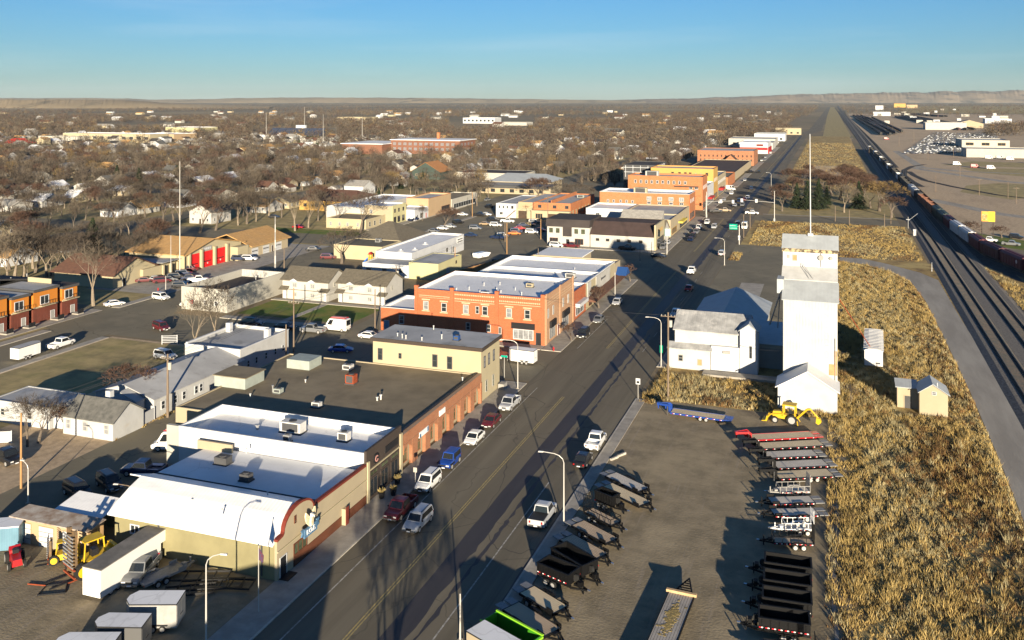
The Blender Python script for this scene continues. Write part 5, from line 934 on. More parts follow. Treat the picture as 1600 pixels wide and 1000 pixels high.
def vehicle(t, colr, x, y, hd, label, group=None, z=.035):
    if t not in PROTO: PROTO[t] = o = car_proto(t)
    else: o = copy_tree(PROTO[t])
    o.name = VN[t][0]; o['category'] = VN[t][1]; o['label'] = label; o.location = (x, y, z); o.rotation_euler = (0, 0, math.radians(hd))
    if group: o['group'] = group
    elif 'group' in o: del o['group']
    setpaint(o, PT[colr]); return o
SIMPLE = {}
def simplecar(t, colr, x, y, hd, label, group, z=.035):
    if t not in SIMPLE:
        body, cab, ws, rw, sl, s2 = cargeo(t); L, w, H, zb, cabx, hood, wx, wr, deck = CARS[t]; mb = MB(); mb.add(body.v, body.f); mb.add(cab.v, cab.f)
        if t == 'pickup': mb.box(-L / 2, -.7, -w, w, .36, .8).box(-L / 2, -.7, -w, -w + .1, .8, 1.12).box(-L / 2, -.7, w - .1, w, .8, 1.12).box(-L / 2, -L / 2 + .1, -w, w, .8, 1.12)
        for q in (ws, rw, sl, s2): mb.poly(q, 1)
        for xx in (wx, -wx): mb.tube((xx, -w - .02, wr), (xx, w + .02, wr), wr, n=10, mi=2)
        SIMPLE[t] = mb.mesh(VN[t][0], [PT['white'], M['carglass'], M['tyre']])
    o = bpy.data.objects.new(VN[t][0], SIMPLE[t]); COL.objects.link(o); o.location = (x, y, z); o.rotation_euler = (0, 0, math.radians(hd)); omat(o, PT[colr])
    return tag(o, label, VN[t][1], group)
CN = dict(white='white', silver='silver', grey='grey', black='black', maroon='maroon', red='red', blue='blue', navy='navy', tan='tan', green='dark green', orange='orange', gold='gold')
for t, c, x, y, hd, lb in (
    ('suv', 'silver', -45.6, 95.3, 269, 'silver SUV driving towards the viewer past the lodge hall'), ('pickup', 'maroon', -49.0, 97.6, 270, 'maroon pickup parked at the kerb by the lodge hall'), ('suv', 'white', -49.0, 105.4, 270, 'white SUV with roof rails parked behind the maroon pickup'),
    ('jeep', 'blue', -49.1, 112.6, 270, 'bright blue off-roader parked by the brick arcade'), ('sedan', 'white', -49.1, 121.6, 270, 'white sedan parked by the brick arcade'), ('sedan', 'maroon', -49.2, 128.9, 270, 'maroon sedan parked by the brick arcade'), ('pickup', 'silver', -49.2, 137.2, 270, 'silver pickup parked in front of the cream corner building'),
    ('suv', 'black', -49.2, 183.2, 270, 'black SUV parked at the red brick corner block'), ('sedan', 'grey', -49.2, 196.5, 270, 'dark grey sedan parked by the brick shopfront'), ('sedan', 'silver', -49.2, 215, 270, 'silver sedan parked by the brown canopy'),
    ('pickup', 'silver', -32.3, 101.8, 90, 'silver pickup with black bed cover parked by the trailer lot lamp'), ('sedan', 'black', -32.1, 119.4, 90, 'black car parked at the trailer lot kerb'), ('pickup', 'white', -32.0, 126.2, 90, 'white pickup parked at the trailer lot kerb'),
    ('pickup', 'white', -33.5, 207, 90, 'white pickup driving away in the elevator shadow'), ('sedan', 'red', -35.0, 237, 90, 'small red car driving away in the elevator shadow'), ('pickup', 'white', -37.8, 261, 90, 'white pickup driving away at the second cross street'), ('suv', 'silver', -33.0, 294, 90, 'silver SUV driving away beyond the elevator'),
    ('van', 'white', -100.9, 170.2, 180, 'white cargo van with red roof rack and black lettering'), ('pickup', 'white', -146.7, 140.2, 90, 'white pickup towing a white cargo trailer by the dry lawn'), ('suv', 'maroon', -137.0, 157.8, -22, 'maroon SUV crossing the side street junction'),
    ('suv', 'white', -121.0, 140.5, -8, 'old white SUV parked behind the long white building'), ('suv', 'white', -157.9, 181.8, -10, 'white SUV pulling out at the side street'), ('sedan', 'white', -163.8, 172.5, 60, 'white car behind the big bare tree by the apartments'),
    ('suv', 'black', -120.6, 167.6, 8, 'black SUV parked by the green lawn'), ('sedan', 'black', -112.0, 167.4, 4, 'black sedan parked in the alley pole shadow'), ('pickup', 'grey', -104.9, 167.0, 184, 'grey pickup parked behind the white cargo van'),
    ('sedan', 'white', -91.0, 166.8, 0, 'white car parked at the brick annex'), ('pickup', 'maroon', -61.6, 162.6, 0, 'maroon pickup in the shadow at the brick corner block'),
    ('suv', 'navy', -78.0, 157.2, 0, 'navy SUV in the shadow behind the cream building'), ('sedan', 'blue', -91.5, 156.0, 20, 'blue car in the shadow at the alley mouth'),
    ('pickup', 'navy', -86.4, 96.2, 195, 'navy pickup in the back lot beside the lodge hall'), ('suv', 'black', -87.6, 91.4, -25, 'black SUV with lamps toward the lodge hall in the back lot'), ('suv', 'black', -89.6, 88.2, -20, 'black boxy SUV nearest the tan shed in the back lot'), ('pickup', 'black', -107.3, 93.2, -15, 'old black pickup with white wheels under the bare trees'),
    ('van', 'white', -88.6, 104.6, 200, 'white van with red ladder rack behind the lodge hall'), ('pickup', 'grey', -68.2, 75.6, -72, 'old grey pickup beside the white box trailer')):
    vehicle(t, c, x, y, hd, lb)
van = [o for o in SC.objects if o.name.startswith('cargo_van')]
for o, w_ in zip(van, ('ALT', '')):
    rk = MB()
    for s in (-.7, .7): rk.box(-2.6, 1.2, s - .04, s + .04, 2.85, 2.93)
    for i in range(6): rk.box(-2.5 + i * .7, -2.44 + i * .7, -.7, .7, 2.78, 2.85)
    rk.build('roof_rack', PT['red'], o, world=False); MB().box(-2.2, 1.0, -.45, .45, 2.86, 2.98).build('ladder', mat('ladder_pink', (.55, .22, .2), rough=.6), o, world=False)
    if w_:
        cu = bpy.data.curves.new('lettering', 'FONT'); cu.body = w_; cu.size = .8; cu.extrude = .01; cu.align_x = 'CENTER'; ob = bpy.data.objects.new('lettering', cu); COL.objects.link(ob); bpy.context.view_layer.update(); me = bpy.data.meshes.new_from_object(ob); bpy.data.objects.remove(ob); me.materials.clear(); me.materials.append(M['black'])
        l = inst('lettering', me, o, (.6, 1.0, 1.35)); l.rotation_euler = (PI / 2 - .04, 0, PI)
        MB().box(-1.6, -.35, .985, .995, 1.72, 1.84).build('small_print', M['greyp'], o, world=False); MB().box(-1.6, -.5, .985, .995, 1.42, 1.54).build('small_print', M['greyp'], o, world=False)
    else: MB().prism([(-1.2, -1.03, 1.6), (-.85, -1.03, 1.95), (-1.2, -1.03, 2.3), (-1.55, -1.03, 1.95)], [(-1.2, -1.0, 1.6), (-.85, -1.0, 1.95), (-1.2, -1.0, 2.3), (-1.55, -1.0, 1.95)]).build('diamond_mark', M['greyp'], o, world=False)
pk = [o for o in SC.objects if o.get('label', '').startswith('silver pickup with black bed')][0]; MB().box(-2.8, -.78, -.93, .93, 1.12, 1.17).build('bed_cover', M['trimblack'], pk, world=False)
# smaller vehicles farther off, read from the photograph: pixel, heading, type, colour
G1 = 'cars in the gravel parking lot'; G2 = 'cars in the fire station lot'; G3 = 'cars on the main street beyond the elevator'; G4 = 'cars on the side streets'
far = []
for px, py, hd, t, c in ((723, 337, 5, 'sedan', 'white'), (749, 338, 5, 'pickup', 'black'), (760, 337, 5, 'sedan', 'white'), (716, 350, 60, 'suv', 'black'), (692, 359, -10, 'sedan', 'white'), (704, 356, -10, 'sedan', 'silver'), (678, 363, -10, 'sedan', 'grey'), (743, 359, 10, 'suv', 'grey'), (736, 370, 5, 'sedan', 'navy'), (758, 352, 8, 'sedan', 'tan'), (775, 354, 5, 'suv', 'white'), (771, 346, 5, 'suv', 'black'), (793, 348, 5, 'pickup', 'white'), (811, 340, 0, 'suv', 'black'), (835, 349, 20, 'suv', 'grey'), (812, 359, 15, 'sedan', 'red'), (807, 364, 15, 'suv', 'navy'), (804, 367, 15, 'sedan', 'orange'), (831, 365, 5, 'suv', 'white'), (779, 374, -5, 'pickup', 'navy'), (786, 371, 20, 'suv', 'black'), (844, 362, 10, 'sedan', 'navy'), (818, 354, 15, 'sedan', 'navy'), (828, 353, 0, 'sedan', 'gold')): far.append((px, py, hd, t, c, 'parked in the lot before the brick hall', G1))
for px, py, hd, t, c in ((226, 441, 40, 'sedan', 'maroon'), (243, 439, 45, 'sedan', 'silver'), (253, 442, 45, 'suv', 'maroon'), (264, 440, 45, 'sedan', 'grey'), (275, 436, 40, 'suv', 'black'), (287, 431, 40, 'suv', 'navy'), (296, 437, 40, 'sedan', 'navy'), (309, 441, 40, 'pickup', 'white'), (284, 450, 25, 'suv', 'black'), (296, 424, 40, 'suv', 'maroon'), (390, 407, 15, 'suv', 'white'), (374, 407, 20, 'suv', 'navy')): far.append((px, py, hd, t, c, 'on the fire station apron', G2))
for px, py, hd, t, c in ((1043, 382, 270, 'sedan', 'silver'), (1036, 389, 270, 'suv', 'grey'), (1083, 372, 270, 'suv', 'black'), (1079, 377, 270, 'sedan', 'navy'), (1088, 365, 270, 'suv', 'grey'), (1092, 358, 270, 'suv', 'white'), (1105, 350, 270, 'suv', 'white'), (1116, 357, 270, 'suv', 'silver'), (1144, 358, 90, 'pickup', 'maroon'), (1153, 352, 90, 'suv', 'grey'), (1164, 357, 90, 'van', 'white')): far.append((px, py, hd, t, c, 'on the main street before the signals', G3))
for px, py, hd, t, c in ((1175, 335, 0, 'pickup', 'white'), (1119, 332, 10, 'pickup', 'black'), (1132, 331, 10, 'pickup', 'tan'), (1148, 323, 270, 'sedan', 'silver'), (1160, 322, 270, 'suv', 'grey'), (1155, 316, 270, 'suv', 'navy'), (1163, 314, 270, 'sedan', 'red'), (1168, 311, 270, 'suv', 'white'), (1126, 318, 270, 'suv', 'white'), (1131, 314, 270, 'sedan', 'silver'), (1143, 304, 270, 'suv', 'white'), (1141, 297, 330, 'van', 'white'), (1174, 296, 90, 'suv', 'navy'), (1164, 283, 90, 'sedan', 'silver'), (1186, 270, 90, 'suv', 'black'), (1172, 270, 45, 'pickup', 'black'), (1190, 252, 90, 'sedan', 'white'), (1196, 247, 90, 'sedan', 'silver'), (1204, 240, 90, 'suv', 'white'), (1216, 224, 90, 'suv', 'white'), (1222, 222, 90, 'sedan', 'grey')): far.append((px, py, hd, t, c, 'on the main street around the signals', G3))
for px, py, hd, t, c in ((870, 386, 0, 'suv', 'white'), (893, 387, 0, 'pickup', 'maroon'), (980, 391, 0, 'pickup', 'black'), (1029, 403, -8, 'sedan', 'black')): far.append((px, py, hd, t, c, 'beside the long tan restaurant', G4))
for px, py, hd, t, c in ((646, 345, 80, 'pickup', 'navy'), (544, 344, 0, 'pickup', 'white'), (574, 349, 5, 'sedan', 'white'), (489, 392, 30, 'sedan', 'black'), (513, 405, 20, 'suv', 'maroon'), (428, 341, 20, 'sedan', 'black'), (294, 477, 95, 'sedan', 'white'), (466, 357, 0, 'sedan', 'red'), (762, 314, 80, 'sedan', 'grey'), (765, 325, 80, 'suv', 'black')): far.append((px, py, hd, t, c, 'on the side streets beyond the duplexes', G4))
for px, py, hd, t, c in ((927, 343, 0, 'suv', 'navy'), (946, 345, 0, 'suv', 'black'), (958, 345, 0, 'sedan', 'grey')): far.append((px, py, hd, t, c, 'against the white wing of the brick block', G4))
for px, py, hd, t, c in ((1545, 378, -15, 'pickup', 'white'), (1580, 384, -15, 'pickup', 'grey'), (1588, 373, -15, 'suv', 'black')): far.append((px, py, hd, t, c, 'in the lot behind the train', G4))
for px, py, hd, t, c, ph, gr in far:
    x, y = gp(px, py); simplecar(t, c, x, y, hd, '%s %s %s' % (CN[c], {'suv': 'SUV', 'pickup': 'pickup', 'sedan': 'car', 'van': 'van', 'jeep': 'jeep'}[t], ph), gr)
# ------------------------------------------------------------------ trailers
def objstripe(name, c1, c2, period, axis):
    m = mat(name, c1, c2, scale=.7, rough=.9, contrast=.7, coord='obj'); nt = m.node_tree; N = nt.nodes; L = nt.links; p = N['Principled BSDF']
    g = N.new('ShaderNodeTexCoord'); s = N.new('ShaderNodeSeparateXYZ'); L.new(g.outputs['Object'], s.inputs[0]); mu = N.new('ShaderNodeMath'); mu.operation = 'MULTIPLY'; mu.inputs[1].default_value = 1 / period; L.new(s.outputs[axis], mu.inputs[0])
    fr = N.new('ShaderNodeMath'); fr.operation = 'FRACT'; L.new(mu.outputs[0], fr.inputs[0]); gt = N.new('ShaderNodeMath'); gt.operation = 'LESS_THAN'; gt.inputs[1].default_value = .12; L.new(fr.outputs[0], gt.inputs[0])
    old = p.inputs['Base Color'].links[0].from_socket; mx = N.new('ShaderNodeMix'); mx.data_type = 'RGBA'; L.new(gt.outputs[0], mx.inputs[0]); L.new(old, mx.inputs[6]); mx.inputs[7].default_value = (.04, .03, .022, 1); L.new(mx.outputs[2], p.inputs['Base Color']); return m
DK = {'brown': objstripe('brown_deck_boards', (.54, .41, .28), (.42, .32, .22), .24, 1), 'pale': objstripe('pale_deck_boards', (.70, .58, .38), (.60, .48, .31), .24, 1), 'grey': objstripe('grey_deck_boards', (.62, .57, .49), (.50, .46, .40), .24, 1), 'old': objstripe('weathered_deck_boards', (.42, .38, .33), (.30, .275, .24), .26, 1), 'steel': mat('tread_plate', (.24, .24, .24), (.18, .18, .18), scale=3, rough=.5, metal=.3)}
FRM = {'black': mat('black_frame_paint', (.006, .006, .0065), rough=.6, spec=.15), 'red': PT['red'], 'blue': PT['blue'], 'grey': M['greyp'], 'white': PT['white'], 'lime': mat('lime_paint', (.045, .24, .015), rough=.4), 'lime2': mat('bright_lime_trim', (.26, .55, .03), rough=.4)}
M['tapew'] = mat('reflective_white', (.8, .78, .75), rough=.4); M['taper'] = mat('reflective_red', (.5, .02, .03), rough=.4)
def tape(R, L, w, z, n, name='marker_tape'):
    for s in (-1, 1):
        mb = MB()
        for i in range(n):
            x = -L / 2 + L * (i + .3) / n; y0 = s * (w + .004); y1 = s * (w + .02); mb.box(x, x + .16, min(y0, y1), max(y0, y1), z, z + .09, 0); mb.box(x + .16, x + .36, min(y0, y1), max(y0, y1), z, z + .09, 1)
        o = mb.build(name, [M['tapew'], M['taper']], R, world=False); o['kind'] = 'stuff'
def tongue(R, L, w, z, fm, ln=1.5):
    t = MB(); t.prism([(L / 2, -w * .7, z - .16), (L / 2, -w * .7 + .14, z - .16), (L / 2 + ln, .07, z - .16), (L / 2 + ln, -.07, z - .16)], [(L / 2, -w * .7, z), (L / 2, -w * .7 + .14, z), (L / 2 + ln, .07, z), (L / 2 + ln, -.07, z)]); t.prism([(L / 2, w * .7 - .14, z - .16), (L / 2, w * .7, z - .16), (L / 2 + ln, .07, z - .16), (L / 2 + ln, -.07, z - .16)], [(L / 2, w * .7 - .14, z), (L / 2, w * .7, z), (L / 2 + ln, .07, z), (L / 2 + ln, -.07, z)])
    t.build('tongue', fm, R, world=False); MB().box(L / 2 + ln - .05, L / 2 + ln + .28, -.08, .08, z - .12, z + .02).build('coupler', M['chrome'], R, world=False); MB().box(L / 2 + ln * .62, L / 2 + ln * .62 + .12, -.06, .06, .05, z + .55).build('jack', fm, R, world=False); MB().box(L / 2 + .1, L / 2 + .5, -.25, .25, z, z + .22).build('tool_box', fm, R, world=False)
def trailer(kind, label, x, y, hd, L, W, deck='brown', frame='black', ramps=True, tapes=True):
    R = thing('utility_trailer' if kind != 'dump' else 'dump_trailer', label, 'trailer', (x, y, .01), math.radians(hd), 'trailers set out in the dirt lot'); fm = FRM[frame]; w = W / 2; z = .72
    if kind in ('flat', 'rail', 'goose'):
        MB().box(-L / 2 + .05, L / 2 - .05, -w + .08, w - .08, z - .06, z).build('deck', DK[deck], R, world=False); f = MB(); f.box(-L / 2, L / 2, -w, -w + .08, z - .2, z + .03).box(-L / 2, L / 2, w - .08, w, z - .2, z + .03).box(-L / 2, -L / 2 + .08, -w + .08, w - .08, z - .2, z + .02).box(L / 2 - .08, L / 2, -w + .08, w - .08, z - .2, z + .02); f.build('frame', fm, R, world=False)
        if kind == 'rail':
            for s in (-1, 1):
                rb = MB().box(-L / 2, L / 2, s * w - .03, s * w + .03, z + .62, z + .68).build('side_rail', fm, R, world=False)
                for i in range(6): MB().box(-L / 2 + i * (L - .06) / 5, -L / 2 + .06 + i * (L - .06) / 5, s * w - .03, s * w + .03, z + .03, z + .62).build('rail_post', fm, R, world=False)
            MB().box(L / 2 - .06, L / 2, -w, w, z + .62, z + .68).build('front_rail', fm, R, world=False)
            gt = MB()
            for i in range(7): gt.box(-L / 2 - .04, -L / 2, -w + .1 + i * (W - .26) / 6, -w + .16 + i * (W - .26) / 6, z, z + 2.0)
            for k in (0, .65, 1.3, 1.94): gt.box(-L / 2 - .06, -L / 2 - .04, -w + .1, w - .1, z + k, z + k + .06)
            o = gt.build('ramp_gate', fm, R, world=False); o['kind'] = 'stuff'
        elif ramps:
            for s in (-1, 1): MB().box(-L / 2 - 1.15, -L / 2 - .02, s * w * .55 - w * .4, s * w * .55 + w * .4, z - .1, z - .01).build('ramp', DK['steel'] if frame == 'black' else fm, R, world=False)
        for s in (-1, 1): MB().box(L / 2 - .9, L / 2, s * w - .04, s * w + .04, z + .04, z + .34).build('stake_rail', fm, R, world=False) if kind == 'flat' else None
        if kind == 'goose':
            n = MB(); 
            for s in (-.5, .5): n.prism([(L / 2, s - .1, z - .2), (L / 2, s + .1, z - .2), (L / 2, s + .1, 1.5), (L / 2, s - .1, 1.5)], [(L / 2 + .35, s - .1, z - .2), (L / 2 + .35, s + .1, z - .2), (L / 2 + .35, s + .1, 1.75), (L / 2 + .35, s - .1, 1.75)]); n.prism([(L / 2 + .3, s * .95 - .1, 1.45), (L / 2 + .3, s * .95 + .1, 1.45), (L / 2 + .3, s * .95 + .1, 1.75), (L / 2 + .3, s * .95 - .1, 1.75)], [(L / 2 + 2.2, s * .3 - .1, 1.35), (L / 2 + 2.2, s * .3 + .1, 1.35), (L / 2 + 2.2, s * .3 + .1, 1.65), (L / 2 + 2.2, s * .3 - .1, 1.65)])
            n.box(L / 2 + 2.0, L / 2 + 2.3, -.25, .25, 1.3, 1.7); n.build('gooseneck', fm, R, world=False); MB().box(L / 2 + 2.05, L / 2 + 2.2, -.08, .08, .75, 1.3).build('coupler', fm, R, world=False); MB().tube((L / 2 + .5, -.7, .1), (L / 2 + .5, -.7, 1.5), .07, n=6).build('jack', M['chrome'], R, world=False); MB().tube((L / 2 + .5, .7, .1), (L / 2 + .5, .7, 1.5), .07, n=6).build('jack', M['chrome'], R, world=False); MB().box(L / 2 + .4, L / 2 + .95, -.4, .4, 1.0, 1.4).build('tool_box', fm, R, world=False)
        else: tongue(R, L, w, z - .08, fm)
        wx, wy, wr = -L * .12, (w - .1 if kind == 'goose' or W > 2.3 else w + .14), .34
        if kind != 'goose' and W <= 2.3:
            for s in (-1, 1): MB().ext([(wx - .95, z - .05), (wx - .6, z + .18), (wx + .6, z + .18), (wx + .95, z - .05), (wx + .85, z - .05), (wx + .55, z + .12), (wx - .55, z + .12), (wx - .85, z - .05)], 'y', s * (w + .14) - .14, s * (w + .14) + .14).build('fender', fm, R, world=False)
    else:
        z = .85; h = 1.05; f = MB(); f.box(-L / 2, L / 2, -w + .09, w - .09, z, z + .08); f.box(-L / 2, L / 2, -w, -w + .09, z, z + h).box(-L / 2, L / 2, w - .09, w, z, z + h).box(-L / 2, -L / 2 + .08, -w + .09, w - .09, z + .08, z + h).box(L / 2 - .08, L / 2, -w + .09, w - .09, z + .08, z + h); f.build('box', fm, R, world=False)
        rm = MB(); rm.box(-L / 2 - .05, L / 2 + .05, -w - .06, -w + .13, z + h + .003, z + h + .1).box(-L / 2 - .05, L / 2 + .05, w - .13, w + .06, z + h + .003, z + h + .1).box(-L / 2 - .05, -L / 2 + .13, -w + .13, w - .13, z + h + .003, z + h + .1).box(L / 2 - .13, L / 2 + .05, -w + .13, w - .13, z + h + .003, z + h + .1); rm.build('top_rim', fm, R, world=False)
        for s in (-1, 1):
            for i in range(6): MB().box(-L / 2 + .3 + i * (L - .7) / 5, -L / 2 + .4 + i * (L - .7) / 5, s * w - .05 + s * .05, s * w + .05 + s * .05, z + .1, z + h).build('side_rib', fm, R, world=False)
        MB().box(-L / 2, L / 2 + .1, -w * .7, -w * .7 + .12, .55, z - .004).box(-L / 2, L / 2 + .1, w * .7 - .12, w * .7, .55, z - .004).build('frame', fm, R, world=False); tongue(R, L, w, .66, fm, 1.7); wx, wy, wr = -L * .08, w + .05, .36
        for s in (-1, 1): MB().box(wx - .95, wx + .95, s * (w + .05) - .16, s * (w + .05) + .16, .80, .845).build('fender', fm, R, world=False)
        MB().box(L / 2 + .6, L / 2 + 1.0, -.3, .3, .68, 1.2).build('pump_box', fm, R, world=False); MB().tube((L / 2 + .18, -.1, 1.35), (L / 2 + .18, .14, 1.35), .34, n=14).build('spare_wheel', M['tyre'], R, world=False)
    for s in (-1, 1):
        for dx in (-.45, .45): wheel(R, wx + dx, s * wy, wr, .22)
        MB().box(-L / 2 - .03, -L / 2 - .003, s * w * .8 - .08, s * w * .8 + .08, z - .16, z - .06).build('tail_lamp', M['tail'], R, world=False)
    if tapes: tape(R, L, w + (.16 if kind == 'dump' else 0), (z + .3) if kind == 'dump' else z - .13, 8 if L > 4 else 6)
    return R
NEAR = (('flat', 'long flatbed trailer with brown boards next to the green dump trailer', -26.8, 80.8, -29, 5.9, 2.2, 'brown'), ('flat', 'flatbed trailer with pale tan boards and bright fenders', -26.7, 84.3, -29, 4.9, 2.1, 'pale'), ('dump', 'black dump trailer nearest the tan boarded flatbed', -26.5, 88.8, -20, 4.0, 2.1, 'brown'), ('dump', 'black dump trailer behind the nearest black dump trailer', -25.6, 91.6, -32, 4.9, 2.3, 'brown'), ('flat', 'flatbed trailer just beyond the two black dump trailers', -25.7, 95.8, -31, 5.6, 2.2, 'brown'), ('flat', 'flatbed trailer at the foot of the street lamp', -25.4, 99.5, -31, 5.6, 2.1, 'brown'), ('rail', 'black railed trailer with raised ramp gate', -25.5, 103.4, -31, 4.6, 1.7, 'brown'), ('dump', 'small black dump trailer beside the railed trailer', -25.8, 107.4, -25, 2.8, 1.5, 'brown'), ('flat', 'long tan flatbed with dark steel front in the far end of the row', -24.2, 110.2, -32, 6.8, 2.3, 'pale'), ('flat', 'grey boarded flatbed farthest along the street row', -24.8, 113.9, -33, 6.0, 2.1, 'grey'))
for k, lb, x, y, hd, L, W, dk in NEAR: trailer(k, lb, x, y, hd, L, W, dk, tapes=(k == 'dump' and L > 3))
EAST = (('goose', 'red gooseneck flatbed trailer next to the yellow backhoe', -6.8, 137.1, 207, 9.6, 2.4, 'pale', 'red'), ('goose', 'black gooseneck flatbed beside the red gooseneck', -5.5, 134.1, 207, 9.5, 2.4, 'pale', 'black'), ('goose', 'black gooseneck third from the backhoe with short deck', -5.3, 130.5, 205, 7.3, 2.4, 'grey', 'black'), ('goose', 'black gooseneck with tool shadow on its grey deck', -3.9, 127.4, 206, 7.3, 2.4, 'grey', 'black'), ('goose', 'black gooseneck with white wheels nearest the small trailers', -3.4, 124.1, 206, 7.6, 2.5, 'pale', 'black'), ('rail', 'small grey railed trailer beside the goosenecks', -4.5, 118.7, 203, 3.9, 1.5, 'grey', 'grey'), ('flat', 'grey flatbed behind the goosenecks, far one of a pair', -4.6, 115.5, 203, 5.4, 2.1, 'grey', 'black'), ('flat', 'grey flatbed behind the goosenecks, near one of a pair', -4.1, 112.3, 202, 5.4, 2.1, 'grey', 'black'), ('rail', 'small white-railed trailer with a pale load', -3.6, 108.6, 200, 3.3, 1.5, 'grey', 'white'), ('rail', 'black railed trailer with twin wheels before the dump trailers', -4.0, 105.0, 194, 4.4, 1.6, 'brown', 'black'), ('dump', 'black dump trailer first past the railed trailers', -4.2, 97.8, 183, 4.7, 2.3, 'brown', 'black'), ('dump', 'black dump trailer second past the railed trailers', -4.1, 94.3, 183, 4.6, 2.3, 'brown', 'black'), ('dump', 'black dump trailer third past the railed trailers', -4.0, 90.9, 183, 4.6, 2.3, 'brown', 'black'), ('dump', 'black dump trailer closest to the bottom edge with twin wheels showing', -4.1, 87.3, 184, 4.6, 2.3, 'brown', 'black'))
for k, lb, x, y, hd, L, W, dk, fr_ in EAST: trailer(k, lb, x, y, hd, L, W, dk, fr_)
trailer('goose', 'blue gooseneck flatbed trailer at the weedy edge of the lot', -19.6, 142.2, 176, 8.4, 2.3, 'pale', 'blue')
trailer('rail', 'black railed trailer cut off at the bottom edge', -3.5, 83.2, 186, 4.4, 1.7, 'brown', 'black')
s = thing('canvas_bundle', 'pale canvas bundle lying on the white-railed trailer', 'bundle', (-3.2, 108.7, .73)); b_ = MB(); b_.prism([(-.5, -.35, 0), (.55, -.4, 0), (.5, .4, 0), (-.45, .35, 0)], [(-.3, -.2, .5), (.35, -.15, .65), (.3, .2, .55), (-.25, .2, .45)]); b_.build('canvas', mat('canvas', (.6, .55, .48), (.45, .41, .36), scale=3), s, world=False)
# weathered hay trailer in the middle of the lot
R = thing('hay_trailer', 'weathered flat hay trailer with straw and triangular black hitch', 'trailer', (-14.3, 83.0, 0), math.radians(87)); MB().box(-7, 6.4, -1.2, 1.2, .85, .95).build('deck', DK['old'], R, world=False); MB().box(-7, 6.4, -1.28, -1.2, .7, .98).box(-7, 6.4, 1.2, 1.28, .7, .98).build('frame', FRM['black'], R, world=False); MB().box(6.3, 6.65, -1.5, 1.5, .955, 1.2).build('front_beam', mat('timber', (.55, .38, .2), (.45, .3, .16), scale=2), R, world=False)
for s_ in (-1, 1): MB().tube((6.6, s_ * 1.1, .7), (10.4, 0, .55), .08, n=6).build('hitch_bar', FRM['black'], R, world=False)
for i in range(7): MB().box(6.9 + i * .45, 6.97 + i * .45, -1.0 + i * .13, 1.0 - i * .13, .6, .68).build('hitch_rung', FRM['black'], R, world=False)
for x in (-5, -4, -3): 
    for y in (-1.0, 1.0): wheel(R, x, y, .42, .28)
MB().tube((6.2, -1.0, 0), (6.2, -1.0, .85), .07, n=6).build('stand_leg', FRM['black'], R, world=False); MB().tube((6.2, 1.0, 0), (6.2, 1.0, .85), .07, n=6).build('stand_leg', FRM['black'], R, world=False)
st = MB(); rn = random.Random(5)
for i in range(260):
    cx = rn.choice((3.2, 2.0, .6)); x = cx + rn.gauss(0, .7); y = .05 + rn.gauss(0, .28); a = rn.uniform(0, PI); l = .16; st.box(x - l * abs(math.cos(a)), x + l * abs(math.cos(a)), y - .02 - l * abs(math.sin(a)), y + .02 + l * abs(math.sin(a)), .951, .955 + rn.uniform(0, .03))
o = st.build('loose_straw', mat('straw', (.34, .26, .10), (.22, .165, .07), scale=4), None); o.location = (-14.3, 83.0, 0); o.rotation_euler = (0, 0, math.radians(87)); tag(o, 'loose golden straw on the weathered hay trailer', 'straw', kind='stuff')
# green high-sided trailer and white-topped trailer at the bottom edge
R = thing('lime_dump_trailer', 'lime green high-sided dump trailer at the bottom edge', 'trailer', (-27.2, 76.2, 0), math.radians(-23.5)); f = MB(); L, w = 5.6, 1.1; f.box(-L / 2, L / 2, -w, -w + .1, .9, 2.3).box(-L / 2, L / 2, w - .1, w, .9, 2.3).box(-L / 2, -L / 2 + .1, -w + .1, w - .1, .9, 2.3).box(L / 2 - .1, L / 2, -w + .1, w - .1, .9, 2.3).box(-L / 2 + .1, L / 2 - .1, -w + .1, w - .1, .9, 1.0); f.build('box', FRM['lime'], R, world=False)
for z in (1.3, 1.7, 2.1): MB().box(L / 2, L / 2 + .12, -w, w, z, z + .14).build('end_rib', FRM['lime2'], R, world=False)
MB().box(-L / 2 - .05, L / 2 + .1, -w - .06, -w + .12, 2.303, 2.42).box(-L / 2 - .05, L / 2 + .1, w - .12, w + .06, 2.303, 2.42).build('top_rim', FRM['lime2'], R, world=False); tongue(R, L, w, .7, FRM['lime'], 1.8)
for x in (-.9, .1): 
    for y in (-1.1, 1.1): wheel(R, x, y, .4, .26)
